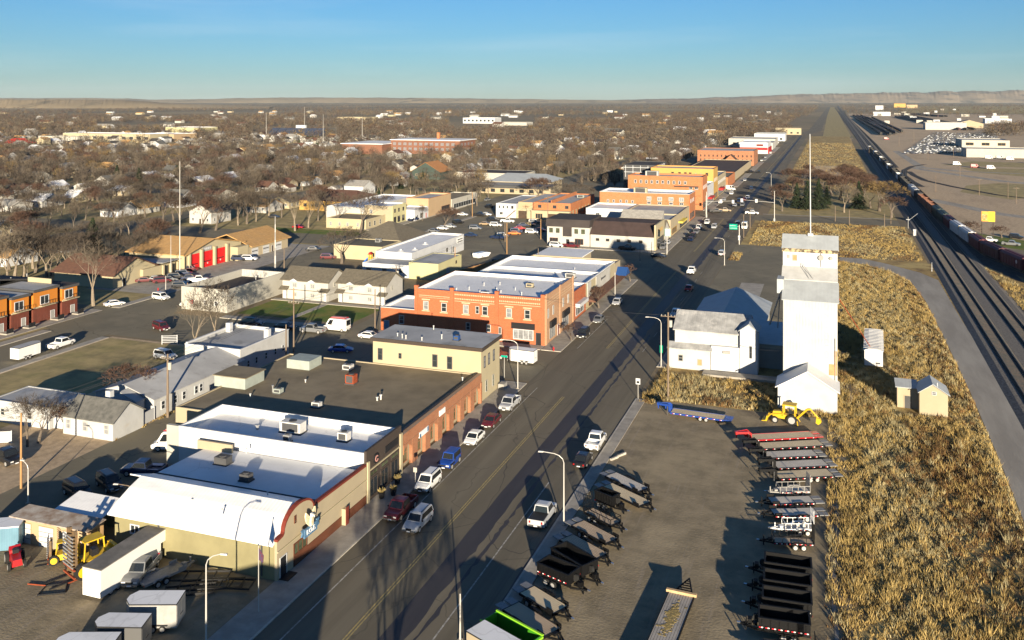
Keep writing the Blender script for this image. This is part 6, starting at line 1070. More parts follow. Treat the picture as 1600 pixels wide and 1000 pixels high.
def cargo(label, x, y, hd, L, W, H, body, roofm, vnose=.9, doors=True):
    R = thing('cargo_trailer', label, 'trailer', (x, y, 0), math.radians(hd)); w = W / 2; z = .45
    q = [(-L / 2, -w), (L / 2, -w), (L / 2 + vnose, -w * .3), (L / 2 + vnose, w * .3), (L / 2, w), (-L / 2, w)]
    MB().ext(q, 'z', z, H).build('body', body, R, world=False); e = [(a * 1.012, b * 1.03) for a, b in q]; MB().ext(e, 'z', H + .002, H + .1).build('roof_edge', M['trimblack'], R, world=False); MB().poly([(a, b, H + .105) for a, b in q]).build('roof', roofm, R, world=False)
    if doors:
        MB().box(-L / 2 - .03, -L / 2 - .002, -w + .1, -.02, z + .1, H - .12).build('rear_door', body, R, world=False); MB().box(-L / 2 - .03, -L / 2 - .002, .02, w - .1, z + .1, H - .12).build('rear_door', body, R, world=False); MB().box(-L / 2 - .06, -L / 2 - .031, -.3, .3, 1.2, 1.26).build('latch_bar', M['trimblack'], R, world=False)
        MB().box(L / 2 - 1.3, L / 2 - .5, -w - .02, -w - .002, z + .1, H - .25).build('side_door', body, R, world=False)
    for s in (-1, 1):
        for dx in ((-.45, .45) if L > 3.6 else (0,)): wheel(R, -L * .1 + dx, s * (w - .02), .33, .22)
        MB().box(-L * .1 - .95, -L * .1 + .95, s * w - .05, s * w + .08 * s + .05, .68, .78).build('fender', M['trimblack'], R, world=False)
    MB().prism([(L / 2, -.6, .42), (L / 2 + vnose + 1.0, -.05, .42), (L / 2 + vnose + 1.0, .05, .42), (L / 2, .6, .42)], [(L / 2, -.6, .55), (L / 2 + vnose + 1.0, -.05, .55), (L / 2 + vnose + 1.0, .05, .55), (L / 2, .6, .55)]).build('tongue', M['trimblack'], R, world=False); MB().box(L / 2 + vnose + .4, L / 2 + vnose + .5, -.05, .05, .05, 1.0).build('jack', M['metal'], R, world=False)
    return R
M['bodywhite'] = PT['white']; greyside = mat('grey_trailer_skin', (.34, .335, .32), (.29, .285, .27), scale=1.2, rough=.45)
cargo('grey cargo trailer with pale flat roof in the yard beside the flagpole', -60.3, 69.0, 200, 4.4, 2.4, 2.6, greyside, M['roofwhite'], .6); cargo('dark cargo trailer with pale roof, middle of three in the yard', -60.5, 65.0, 198, 4.0, 2.2, 2.6, mat('dark_trailer_skin', (.10, .10, .10), rough=.4), M['roofwhite'], .6); cargo('cargo trailer with pale roof cut off at the bottom edge', -61.2, 61.6, 200, 4.6, 2.2, 2.6, mat('dark_trailer_skin', (.1, .1, .1)), M['roofwhite'], .6)
cargo('white cargo trailer turning at the brick corner block', -54.9, 161.2, 176, 4.6, 2.1, 2.6, PT['white'], M['roofwhite'], .7); cargo('white enclosed trailer hitched behind the white pickup by the lawn', -146.9, 131.9, 90, 5.0, 2.2, 2.5, PT['white'], M['roofgrey'], .6)
cargo('cargo trailer with pale roof beside the lime green dump trailer', -27.4, 73.6, -23.5, 5.8, 2.3, 2.7, M['tan'], M['roofwhite'], .5)
# long white box trailer in the yard
R = thing('white_box_trailer', 'long white box trailer with worn grey roof beside the olive wall', 'trailer', (-69.6, 74.2, 0), math.radians(90)); MB().box(-3.9, 4.6, -1.15, 1.15, .35, 3.1).build('box', PT['white'], R, world=False); MB().box(4.601, 6.6, -1.15, 1.15, 1.9, 3.1).build('over_cab_box', PT['white'], R, world=False); MB().box(-3.95, 6.65, -1.18, 1.18, 3.102, 3.2).build('roof', mat('worn_roof', (.22, .2, .175), (.15, .14, .12), scale=.8, rough=.9), R, world=False)
for s_ in (-1, 1): MB().box(-3.94, -3.902, s_ * .58 - .53, s_ * .58 + .53, .5, 3.0).build('rear_door', PT['white'], R, world=False)
for x in (-2.5, -1.5): 
    for y in (-1.0, 1.0): wheel(R, x, y, .4, .26)
MB().box(3.8, 4.0, -.9, .9, 0, .6).build('landing_gear', M['trimblack'], R, world=False); MB().box(-3.96, -3.941, -.2, .2, 1.2, 1.28).build('latch_bar', M['metal'], R, world=False)
trailer('flat', 'grey tilt-bed trailer beside the old grey pickup', -65.6, 75.6, 70, 4.6, 1.9, 'steel', 'grey', False, False)['group'] = 'trailers in the yard'
fr_ = M['rust']
for i, (x, y, a, L) in enumerate(((-62.0, 77.2, 20, 6), (-59.8, 76.2, 25, 6.5), (-58.0, 77.0, 15, 4.5), (-61.2, 74.6, 30, 5))):
    R = thing('steel_frame', 'dark steel trailer frame lying by the olive wall', 'frame', (x, y, 0), math.radians(a), 'steel frames along the olive wall'); w = .9
    for s in (-w, w): MB().box(-L / 2, L / 2, s - .06, s + .06, .25, .45).build('side_beam', M['trimblack'], R, world=False)
    for k in range(5): MB().box(-L / 2 + k * (L - .1) / 4, -L / 2 + .1 + k * (L - .1) / 4, -w + .06, w - .06, .28, .42).build('cross_beam', M['trimblack'], R, world=False)
# ------------------------------------------------------------------ yard machines
YEL = mat('machine_yellow', (.62, .40, .015), (.5, .32, .02), scale=1.5, rough=.5)
def forklift(label, x, y, hd, s=1.0, mastup=3.2):
    R = thing('forklift', label, 'forklift', (x, y, 0), math.radians(hd)); R.scale = (s, s, s)
    MB().prism([(-1.7, -.75, .5), (.9, -.75, .5), (.9, .75, .5), (-1.7, .75, .5)], [(-1.6, -.7, 1.35), (.7, -.7, 1.15), (.7, .7, 1.15), (-1.6, .7, 1.35)]).build('body', YEL, R, world=False); MB().prism([(-2.0, -.75, .55), (-1.65, -.75, .55), (-1.65, .75, .55), (-2.0, .75, .55)], [(-1.9, -.65, 1.6), (-1.6, -.65, 1.6), (-1.6, .65, 1.6), (-1.9, .65, 1.6)]).build('counterweight', YEL, R, world=False)
    cg = MB(); 
    for p in ((-.9, -.6), (-.9, .6), (.75, -.6), (.75, .6)): cg.tube((p[0], p[1], 1.2), (p[0] * .85, p[1] * .9, 2.55), .06, n=6)
    cg.box(-.85, .7, -.58, .58, 2.55, 2.63); cg.build('cab_guard', YEL, R, world=False); MB().box(-.5, 0, -.3, .3, 1.2, 1.75).build('seat', M['black'], R, world=False)
    ms = MB(); 
    for yy in (-.5, .5): ms.box(1.25, 1.42, yy - .1, yy + .1, .15, mastup).box(1.43, 1.55, yy - .18, yy - .04, .15, mastup)
    for k in range(5): ms.box(1.26, 1.4, -.4, .4, .4 + k * mastup / 5, .5 + k * mastup / 5)
    ms.build('mast', mat('mast_steel', (.10, .075, .05), (.18, .11, .05), scale=2, rough=.7), R, world=False); MB().box(1.56, 1.68, -1.0, 1.0, .3, .42).box(1.56, 1.68, -1.0, 1.0, .9, 1.0).build('carriage', M['rust'], R, world=False)
    for yy in (-.55, .55): MB().box(1.6, 3.3, yy - .07, yy + .07, .06, .12).build('fork', M['trimblack'], R, world=False)
    for yy in (-.8, .8): wheel(R, .95, yy, .62, .4); wheel(R, -1.3, yy, .48, .3)
    rk = MB()
    for k in range(9): rk.box(1.7, 1.76, -.9, .9, 1.1 + k * .28, 1.2 + k * .28)
    o = rk.build('load_backrest', M['metal'], R, world=False); o['kind'] = 'stuff'
    for o_ in R.children:
        if o_.name.startswith('wheel'):
            for q_ in o_.children: omat(q_, YEL)
    return R
forklift('large yellow rough-terrain forklift with tall mast facing the viewer', -74.0, 74.6, -112, 1.35, 3.8); forklift('smaller yellow forklift behind the large forklift', -78.4, 75.2, -140, .85, 3.0)
R = thing('fork_frame', 'bent steel lifting frame lying on the dirt before the forklift', 'frame', (-74.6, 70.4, 0), math.radians(30)); MB().path([(-1.3, -.9, .1), (-1.0, .9, .1), (1.0, .9, .1), (1.3, -.9, .1), (-1.3, -.9, .1)], .07, 6).build('ring', M['trimblack'], R, world=False); MB().path([(1.0, .9, .1), (2.6, 2.2, .1)], .06, 6).path([(-1.0, .9, .1), (-3.0, 1.6, .1)], .06, 6).build('arms', M['rust'], R, world=False)
# red tractor partly in the left edge
R = thing('red_tractor', 'red machine with black tyres in the shade at the left edge', 'tractor', (-82.6, 72.9, 0), math.radians(-35)); MB().prism([(-1.5, -.6, .5), (1.6, -.5, .5), (1.6, .5, .5), (-1.5, .6, .5)], [(-1.3, -.5, 1.3), (1.5, -.4, 1.15), (1.5, .4, 1.15), (-1.3, .5, 1.3)]).build('body', PT['red'], R, world=False); MB().ext([(-1.5, 1.2), (-.9, 1.75), (-.3, 1.5), (-.2, 1.2)], 'y', -.55, .55).build('hood', PT['red'], R, world=False)
for y in (-.75, .75): wheel(R, -.9, y, .6, .35); wheel(R, 1.1, y, .42, .25)
MB().box(-.3, .2, -.3, .3, 1.3, 1.7).build('seat', M['black'], R, world=False)
# backhoe
R = thing('backhoe', 'yellow backhoe loader parked in front of the elevator annex', 'backhoe', (-6.3, 145.0, 0), math.radians(174)); MB().prism([(-1.3, -.55, .7), (2.2, -.5, .7), (2.2, .5, .7), (-1.3, .55, .7)], [(-1.2, -.5, 1.35), (2.1, -.42, 1.3), (2.1, .42, 1.3), (-1.2, .5, 1.35)]).build('chassis', YEL, R, world=False); MB().prism([(.6, -.45, 1.3), (2.2, -.42, 1.3), (2.2, .42, 1.3), (.6, .45, 1.3)], [(.6, -.4, 1.75), (2.1, -.36, 1.65), (2.1, .36, 1.65), (.6, .4, 1.75)]).build('hood', YEL, R, world=False)
c_ = MB()
for p in ((-1.2, -.7), (-1.2, .7), (.55, -.7), (.55, .7)): c_.box(p[0] - .07, p[0] + .07, p[1] - .07, p[1] + .07, 1.2, 2.85)
c_.build('cab_posts', YEL, R, world=False); MB().box(-1.35, .7, -.82, .82, 2.85, 3.0).build('cab_roof', YEL, R, world=False); MB().box(-.7, -.2, -.25, .25, 1.35, 1.95).build('seat', M['black'], R, world=False); MB().poly([(.56, -.6, 1.75), (.56, .6, 1.75), (.56, .6, 2.8), (.56, -.6, 2.8)]).build('windscreen', M['carglass'], R, world=False)
for y in (-.85, .85): wheel(R, -.75, y, .78, .45); wheel(R, 1.75, y, .5, .3)
MB().path([(.6, -.75, 1.5), (2.4, -.75, 1.25), (3.0, -.75, .6)], .1, 6).path([(.6, .75, 1.5), (2.4, .75, 1.25), (3.0, .75, .6)], .1, 6).build('loader_arms', YEL, R, world=False); MB().ext([(2.95, .15), (3.75, .1), (3.75, .18), (3.15, .3), (3.0, .95), (2.9, .9)], 'y', -1.1, 1.1).build('loader_bucket', YEL, R, world=False)
MB().path([(-1.4, 0, .9), (-2.9, 0, 2.5), (-3.4, 0, 2.6)], .16, 6).build('boom', YEL, R, world=False); MB().path([(-3.3, 0, 2.7), (-4.5, 0, 1.4)], .13, 6).build('dipper', YEL, R, world=False); MB().ext([(-4.8, 1.4), (-4.3, 1.5), (-4.2, .7), (-4.6, .5), (-5.0, .9)], 'y', -.35, .35).build('digging_bucket', YEL, R, world=False)
for s_ in (-1, 1): MB().path([(-1.4, s_ * .5, .9), (-1.7, s_ * 1.1, .1)], .07, 6).build('stabiliser', YEL, R, world=False)
# ------------------------------------------------------------------ poles, lamps and signs
def upole(label, px, py, pt, arm=True, m='woodpole', trans=False, r=.17, lean=0.0, adir=0.0):
    x, y = gp(px, py); h = (py - pt) / (py - HY) * CAMH; R = thing('utility_pole', label, 'pole', (x, y, 0), math.radians(adir)); MB().tube((0, 0, 0), (lean, 0, h), r, r * .65, 8).build('shaft', M[m], R, world=False)
    if arm:
        a = MB().box(-1.25, 1.25, -.06, .06, h - .75, h - .62).build('crossarm', M['woodpole'], R, world=False)
        for s in (-1.1, -.5, .5, 1.1): MB().tube((s, 0, h - .62), (s, 0, h - .4), .06, .04, 6).build('insulator', M['stucco'], a, world=False)
    if trans: MB().tube((.4, 0, h - 2.4), (.4, 0, h - 1.3), .28, n=10).build('transformer', M['stucco'], R, world=False)
    return R
upole('wooden utility pole with transformer and crossarm at the long white building', 262, 652, 553, True, 'woodpole', True, .22); upole('tall wooden pole at the left edge of the back lot', 33, 763, 645, False, 'woodpole2', r=.16); upole('wooden pole with crossarm by the white parapet house', 459, 556, 468, True); upole('bare wooden pole beside the white parapet house', 447, 566, 507, False); upole('pale orange pole on the green lawn', 459, 498, 450, False, 'woodpole2'); upole('thin pole at the driveway beside the brick annex', 586, 515, 452, False); upole('thin dark pole at the corner of the brick annex', 594, 517, 455, False, 'darkgrey', r=.1); upole('wooden pole with crossarm behind the second duplex', 619, 468, 415, True, 'woodpole', True); upole('yellowish pole beside the pale yellow shop', 711, 426, 386, False, 'woodpole2'); upole('yellow-brown pole at the wooden fence corner', 792, 397, 348, False, 'woodpole2'); upole('grey pole standing in the parking lot', 789, 378, 345, False); upole('pinkish pole at the parking lot kerb', 845, 374, 342, False, 'woodpole2'); upole('tall pale pole at the black mansard shop', 856, 380, 306, True); upole('short wooden pole at the drive-in wall', 841, 421, 388, False); upole('pole on the far kerb of the parking lot', 738, 339, 300, False, 'woodpole2'); upole('utility pole with transformers beside the mill shed', 1044, 624, 488, True, 'woodpole', True, .19); upole('pole on the corner before the fire station apron', 293, 474, 442, False, 'woodpole2'); upole('pole behind the pale parapet building', 444, 423, 387, False); upole('pole at the weeds corner by the signals', 1162, 372, 335, False); upole('pole behind the signals fence', 1172, 357, 323, True); upole('pole on the dry grass beyond the elevator', 1305, 346, 322, False, 'woodpole'); upole('pole at the park edge near the tracks', 1327, 352, 328, False); upole('dark pole pair at the crossing gate', 1382, 356, 334, False, 'woodpole'); upole('tall pole by the rail crossing trees', 1392, 350, 318, False)
def wire(label, pts, r=.025):
    R = thing('power_line', label, 'wire', (0, 0, 0)); n = 10
    for (p, q) in zip(pts, pts[1:]):
        p, q = Vector(p), Vector(q); sag = (q - p).length * .018; c = [p + (q - p) * (i / n) - Vector((0, 0, sag * 4 * (i / n) * (1 - i / n))) for i in range(n + 1)]; MB().path(c, r, 3).build('span', M['darkgrey'], R)
def ptop(px, py, pt, off=0.0): x, y = gp(px, py); return (x + off, y, (py - pt) / (py - HY) * CAMH - .45)
for k_, of in enumerate((-1.1, .5, 1.1)):
    w_ = ('left', 'middle', 'right')[k_]
    wire('%s wire along the alley from the transformer pole' % w_, [ptop(262, 652, 553, of), ptop(459, 556, 468, of), ptop(619, 468, 415, of), ptop(856, 380, 306, of)]); wire('%s wire running from the transformer pole out of the left edge' % w_, [ptop(262, 652, 553, of), (-101 + of, 60, 12)])
    wire('%s wire along the street past the mill shed' % w_, [ptop(1044, 624, 488, of), (-29.5 + of, 262, 13), ptop(1172, 357, 323, of)]); 
wire('wire crossing the street to the mill shed pole', [ptop(1044, 624, 488), (-54.3, 172, 10)]); wire('wire strung from the mill shed to the elevator', [(-16, 168, 5.2), (-8, 158, 7.5)])
def slamp(label, px, py, pt, arm=2.4, ad=180, m='steelpole', two=False):
    x, y = gp(px, py); h = (py - pt) / (py - HY) * CAMH; R = thing('street_lamp', label, 'street lamp', (x, y, .1), math.radians(ad), 'street lamps'); MB().tube((0, 0, 0), (0, 0, h - .9), .10, .06, 8).build('post', M[m], R, world=False); MB().box(-.2, .2, -.2, .2, 0, .15).build('base', M['concrete'], R, world=False)
    if arm: MB().path([(0, 0, h - .95), (.15, 0, h - .5), (.6, 0, h - .15), (1.2, 0, h), (arm, 0, h + .04)], .05, 6).build('arm', M[m], R, world=False); MB().prism([(arm - .1, -.1, h - .02), (arm + .55, -.14, h - .06), (arm + .55, .14, h - .06), (arm - .1, .1, h - .02)], [(arm - .1, -.06, h + .1), (arm + .5, -.08, h + .08), (arm + .5, .08, h + .08), (arm - .1, .06, h + .1)]).build('lamp_head', M['steelpole'], R, world=False)
    return R
slamp('street lamp with curved arm at the trailer lot sidewalk', 881, 822, 712, 2.6); slamp('street lamp with small green sign by the mill shed', 1033, 574, 498, 2.4); slamp('street lamp on the weeds beyond the elevator yard', 1132, 415, 373, 2.4); slamp('street lamp at the cream building corner', 809, 608, 533, 2.6, 190); slamp('street lamp in front of the brown shingle canopy', 961, 462, 421, 0); slamp('plain white post cut off at the bottom edge', 719, 1003, 914, 0); slamp('street lamp with arm beside the yard cargo trailers', 322, 1015, 868, 1.4, 20); slamp('small lamp on a grey post in the back lot', 44, 788, 722, .7, 180); slamp('lamp on a wooden post behind the lodge hall', 214, 832, 762, 2.6, 185, 'woodpole'); slamp('street lamp before the orange brick block', 1103, 335, 303, 2.0, 0); slamp('street lamp post far along the right side', 1205, 312, 270, 2.0); slamp('lamp post on the fire station corner', 259, 456, 426, 0); slamp('lamp post at the long tan restaurant corner', 1042, 398, 352, 0); slamp('dark thin lamp on the traffic island', 1000, 410, 379, 0, 180, 'darkgrey'); slamp('dark thin lamp by the long tan restaurant wall', 1018, 401, 374, 0, 180, 'darkgrey')
gs = [o for o in SC.objects if o.get('label', '').startswith('street lamp with small green')][0]; MB().box(-.28, .28, -.16, -.1, 2.6, 4.0).build('green_sign', mat('sign_green', (.0, .22, .12), rough=.4), gs, world=False)
R = thing('flagpole', 'thin flagpole with drooping flag before the lodge hall', 'flagpole', (*gp(404, 958), 0)); MB().tube((0, 0, 0), (0, 0, 6.6), .05, .035, 7).build('pole', M['steelpole'], R, world=False); fl = MB(); fl.prism([(.03, -.01, 5.2), (.45, .1, 4.9), (.5, .12, 5.6), (.03, -.01, 6.4)], [(.03, .02, 5.2), (.45, .14, 4.9), (.5, .16, 5.6), (.03, .02, 6.4)]); fl.build('flag', mat('flag_cloth', (.10, .02, .03), (.05, .05, .10), scale=4, rough=.9), R, world=False); MB().tube((0, 0, 6.6), (0, 0, 6.72), .07, n=8).build('finial', M['chrome'], R, world=False)
def mast(name, label, px, py, pt, r, m, cat='mast'):
    x, y = gp(px, py); h = (py - pt) / (py - HY) * CAMH; R = thing(name, label, cat, (x, y, 0)); k = 7
    for i in range(k): MB().tube((0, 0, h * i / k), (0, 0, h * (i + 1) / k), r * (1 - .6 * i / k), r * (1 - .6 * (i + 1) / k), 6).build('mast_section', m if i % 2 == 0 else M['steelpole'], R, world=False)
    return R
mast('radio_mast', 'very tall thin radio mast at the fire station', 281, 432, 252, .16, M['steelpole']); mast('radio_mast', 'lattice radio mast behind the pale parapet building', 430, 424, 338, .30, M['greyp']); mast('flagpole', 'white flagpole in front of the fire station office', 267, 432, 368, .1, M['white'], 'flagpole')
# highway sign gantry and signals
GRN = mat('highway_green', (.0, .30, .20), rough=.4)
x, y = gp(1155, 382); R = thing('highway_sign', 'green highway sign on a mast arm over the right lane', 'sign', (x, y, 0)); MB().tube((0, 0, 0), (0, 0, 6.8), .14, n=8).build('post', M['steelpole'], R, world=False); MB().tube((0, 0, 6.2), (-2.9, 0, 6.2), .07, n=6).build('arm', M['steelpole'], R, world=False); MB().box(-3.3, -.6, -.12, -.06, 5.1, 7.0).build('panel', GRN, R, world=False); MB().box(-3.2, -.7, -.14, -.121, 5.5, 5.62).box(-3.2, -1.2, -.14, -.121, 6.35, 6.5).build('legend_bar', M['white'], R, world=False); MB().box(-.35, .35, -.2, -.15, 2.4, 3.1).build('small_sign', M['white'], R, world=False); MB().box(-.3, .3, -.2, -.15, 1.5, 2.2).build('small_sign', M['white'], R, world=False)
def signal(label, px, py, hgt, arm, ad):
    x, y = gp(px, py); R = thing('traffic_signal', label, 'traffic signal', (x, y, 0), math.radians(ad)); MB().tube((0, 0, 0), (0, 0, hgt), .16, .1, 8).build('post', M['steelpole'], R, world=False); MB().tube((0, 0, hgt * .62), (arm, 0, hgt * .68), .09, .06, 8).build('arm', M['steelpole'], R, world=False)
    for q in (.55, 1.0):
        h = MB().box(arm * q - .25, arm * q + .25, -.2, .2, hgt * .68 - .9, hgt * .68 + .3).build('signal_head', M['trimblack'], R, world=False); MB().box(arm * q - .5, arm * q + .5, -.26, -.2, hgt * .68 - 1.0, hgt * .68 + .45).build('backplate', M['white'], h, world=False)
    MB().box(-.3, .3, -.3, .3, 0, 1.3).build('cabinet', M['metal'], R, world=False); return R
signal('traffic signal with long mast arm on the park corner', 1210, 346, 12.5, -13, 0); signal('traffic signal on the left corner by the orange brick block', 1104, 340, 11, 11, 0)
def sign(label, px, py, w, h, zt, m, rot=0, mm=None, name='street_sign'):
    x, y = gp(px, py); R = thing(name, label, 'sign', (x, y, .02), math.radians(rot)); MB().tube((0, 0, 0), (0, 0, zt), .05, n=6).build('post', M['steelpole'], R, world=False); MB().box(-w / 2, w / 2, -.09, -.055, zt - h, zt).build('plate', m, R, world=False)
    if mm: MB().box(-w * .3, w * .3, -.1, -.091, zt - h * .8, zt - h * .45).build('mark', mm, R, world=False)
    return R
sign('green street name sign at the cream building corner', 788, 590, 1.2, .35, 4.0, GRN); sign('white road sign with black mark at the weedy corner', 997, 625, .75, 1.0, 3.6, M['white'], 0, M['black']); sign('red stop sign at the side street pole', 299, 486, .8, .8, 2.6, PT['red'], 0, M['white']); sign('white parking sign at the arcade kerb', 649, 762, .5, .6, 2.6, M['stucco']); sign('tall shop sign on posts beside the long tan restaurant', 1043, 396, 2.0, 2.4, 8.0, mat('pale_green_sign', (.32, .48, .42), rough=.5), 0, M['white']); sign('small square marker in the cross street shade', 1012, 388, 1.6, 1.4, 1.8, mat('blue_marker', (.25, .45, .6), rough=.5), 0, M['white'])
x, y = gp(1543, 375); R = thing('billboard', 'yellow and orange billboard on posts beyond the train', 'billboard', (x, y, 0), math.radians(-4))
for q in (-1.8, 1.8): MB().tube((q, .2, 0), (q, .2, 6.9), .12, n=6).build('post', M['darkbrown'], R, world=False)
for q, c_ in ((-1.9, (.75, .36, .06)), (.25, (.8, .52, .03))): MB().box(q, q + 2.1, -.1, .1, 6.6, 10.2).build('poster_panel', mat('poster_%d' % int(q * 10), c_, tuple(v * .7 for v in c_) if q < 0 else None, scale=1.2, rough=.5), R, world=False)
MB().box(-1.7, -.3, -.12, -.101, 7.2, 9.2).build('poster_mark', mat('poster_red', (.6, .12, .03), (.7, .4, .2), scale=1.5), R, world=False)
# fire hydrants, planters, rail gate, small street things
for lb, px, py in (('red fire hydrant at the brick corner block', 865, 549), ('red fire hydrant at the fire station corner', 247, 455)):
    x, y = gp(px, py); R = thing('fire_hydrant', lb, 'hydrant', (x, y, .12)); MB().tube((0, 0, 0), (0, 0, .65), .14, .12, 10).tube((0, 0, .65), (0, 0, .82), .13, .05, 10).build('barrel', PT['red'], R, world=False); MB().tube((-.24, 0, .48), (.24, 0, .48), .07, n=8).build('outlet', PT['red'], R, world=False); MB().tube((0, 0, 0), (0, 0, .06), .2, n=10).build('flange', PT['red'], R, world=False)
x, y = gp(265, 538); R = thing('white_gate', 'white slatted gate panel at the end of the dry lawn', 'gate', (x, y, 0), math.radians(25))
for q in (-1.5, 1.5): MB().box(q - .07, q + .07, -.06, .06, 0, 1.9).build('post', M['white'], R, world=False)
for i in range(5): MB().box(-1.43, 1.43, -.03, .03, .4 + i * .32, .5 + i * .32).build('slat', M['white'], R, world=False)
for lb, x, y in (('tall planter with pale grasses outside the dark storefront', -52.0, 101.5), ('round flower tub at the dark storefront door', -53.0, 100.3), ('round red flower tub by the dark storefront window', -53.0, 104.6)):
    R = thing('planter', lb, 'planter', (x, y, .13)); MB().tube((0, 0, 0), (0, 0, .7), .3, .42, 12).build('pot', M['black'], R, world=False); g_ = MB(); rn = random.Random(int(y))
    for i in range(40): a = rn.uniform(0, 2 * PI); r_ = rn.uniform(.1, .55); g_.prism([(0.02, 0, .65), (-.02, 0, .65), (0, .02, .65)], [(r_ * math.cos(a) + .02, r_ * math.sin(a), .75 + rn.uniform(.1, .5)), (r_ * math.cos(a) - .02, r_ * math.sin(a), .75 + rn.uniform(.1, .5)), (r_ * math.cos(a), r_ * math.sin(a) + .03, .8 + rn.uniform(.1, .5))])
    o = g_.build('dry_plants', mat('planter_straw', (.32, .24, .1), (.2, .16, .06), scale=5), R, world=False); o['kind'] = 'stuff'
R = thing('concrete_beam', 'pair of pale concrete beams lying at the trailer lot edge', 'beam', (*gp(966, 715), 0), math.radians(62)); MB().box(-1.6, -.1, -.14, .14, 0, .28).build('beam', M['kerb'], R, world=False); MB().box(.1, 1.7, .0, .28, 0, .28).build('beam', M['kerb'], R, world=False)
fence('wooden_fence', 'brown board fence along the gravel lot behind the brick block', (-100.5, 228), (-92.5, 262), 1.8, M['fence_wood']); 
R = thing('white_boat_trailer', 'white covered boat among junk inside the fence', 'boat', (*gp(752, 404), .3), math.radians(70)); MB().ext([(-3, 1.2), (-2.6, .3), (2.2, .3), (3.4, 1.3), (1.5, 1.7), (-2.8, 1.7)], 'y', -1.1, 1.1).build('hull', PT['white'], R, world=False); wheel(R, -.6, -1.0, .35); wheel(R, -.6, 1.0, .35)
for lb, px, py in (('dark dumpster behind the red brick block', 774, 412), ('dark bin beside the pale yellow shop', 664, 435), ('second dark bin beside the pale yellow shop', 672, 433)):
    x, y = gp(px, py); R = thing('dumpster', lb, 'dumpster', (x, y, 0)); MB().prism([(-.8, -.55, 0), (.8, -.55, 0), (.8, .55, 0), (-.8, .55, 0)], [(-.95, -.65, 1.2), (.95, -.65, 1.2), (.95, .65, 1.35), (-.95, .65, 1.35)]).build('bin', M['darkgrey'], R, world=False); MB().box(-.97, .97, -.66, .66, 1.36, 1.42).build('lid', M['black'], R, world=False)
# park bench group and power boxes near the crossing
R = thing('signal_cabinet', 'white signal cabinet beside the tracks', 'cabinet', (*gp(1429, 368), 0)); MB().box(-.5, .5, -.5, .5, 0, 2.2).build('cabinet', M['white'], R, world=False); MB().box(-.55, .55, -.55, .55, 2.2, 2.3).build('lid', M['white'], R, world=False); door(R, 'S', gp(1429, 368)[1] - .5, gp(1429, 368)[0], .7, 1.7, 'white', 'greyp')
R = thing('crossing_gate', 'railway crossing signal post at the tracks', 'signal', (*gp(1419, 357), 0)); MB().tube((0, 0, 0), (0, 0, 4.5), .08, n=6).build('post', M['steelpole'], R, world=False); MB().box(-.7, .7, -.06, .06, 3.4, 3.6).build('cross_bar', M['white'], R, world=False)
MB().tube((0, -.1, 3), (3.4, -.1, 6), .05, n=5).build('gate_arm', M['white'], R, world=False)
mast('marker_post', 'white marker post beside the gravel road', 1456, 424, 410, .12, M['white'], 'post')
# ------------------------------------------------------------------ the freight train on the siding
RC = {}
def railcar(kind, label, s, m, L=16.5):
    q0, q1 = tpos(s), tpos(s + L)
    if not q1: return
    x, y = (q0[0] + q1[0]) / 2, (q0[1] + q1[1]) / 2; a = math.atan2(q1[1] - q0[1], q1[0] - q0[0]); R = thing('rail_car', label, 'rail car', (x, y, .3), a, 'cars of the freight train')
    h = L / 2 - .6
    if kind == 'open':
        b = MB(); b.box(-h, h, -1.5, -1.4, 1.0, 4.2).box(-h, h, 1.4, 1.5, 1.0, 4.2).box(-h, -h + .1, -1.4, 1.4, 1.0, 4.2).box(h - .1, h, -1.4, 1.4, 1.0, 4.2).box(-h + .1, h - .1, -1.4, 1.4, 1.0, 1.2); b.build('hopper', m, R, world=False)
        for k in range(1, 5): MB().box(-h + k * 2 * h / 5 - .08, -h + k * 2 * h / 5 + .08, -1.39, 1.39, 3.6, 4.0).build('cross_brace', m, R, world=False)
    else:
        b = MB(); b.ext([(-1.45, 1.0), (1.45, 1.0), (1.55, 3.9), (1.1, 4.5), (-1.1, 4.5), (-1.55, 3.9)], 'x', -h, h); b.build('hopper', m, R, world=False); MB().box(-h + .3, h - .3, -.35, .35, 4.502, 4.66).build('hatch_walk', M['roofwhite'] if kind == 'white' else m, R, world=False)
        for k in range(8):
            for sy in (-1, 1): MB().box(-h + .6 + k * (2 * h - 1.2) / 7 - .05, -h + .6 + k * (2 * h - 1.2) / 7 + .05, sy * 1.5 - .1, sy * 1.5 + .1, 1.05, 3.8).build('side_rib', m, R, world=False)
        MB().ext([(-h + 1.2, .4), (-h + .4, 1.0), (h - .4, 1.0), (h - 1.2, .4)], 'y', -1.0, 1.0).build('hopper_chute', M['darkgrey'], R, world=False)
        if kind == 'white': MB().box(-h - .03, -h - .002, -1.3, 1.3, 3.2, 4.3).build('end_panel', mat('train_yellow', (.7, .42, .03), rough=.5), R, world=False)
        if kind == 'disc':
            MB().tube((-h * .55, 1.54, 2.8), (-h * .55, 1.58, 2.8), .55, n=14).build('round_emblem', mat('pale_emblem', (.5, .42, .42), rough=.6), R, world=False)
    for bx in (-h + 1.8, h - 1.8):
        MB().box(bx - 1.2, bx + 1.2, -1.0, 1.0, .55, .95).build('truck_frame', M['darkgrey'], R, world=False)
        for dx in (-.85, .85): MB().tube((bx + dx, -.85, .42), (bx + dx, .85, .42), .42, n=12).build('wheelset', M['rail'], R, world=False)
    MB().box(-L / 2, -h, -.15, .15, .8, 1.05).build('coupling', M['darkgrey'], R, world=False); MB().box(h, L / 2, -.15, .15, .8, 1.05).build('coupling', M['darkgrey'], R, world=False)
    return R
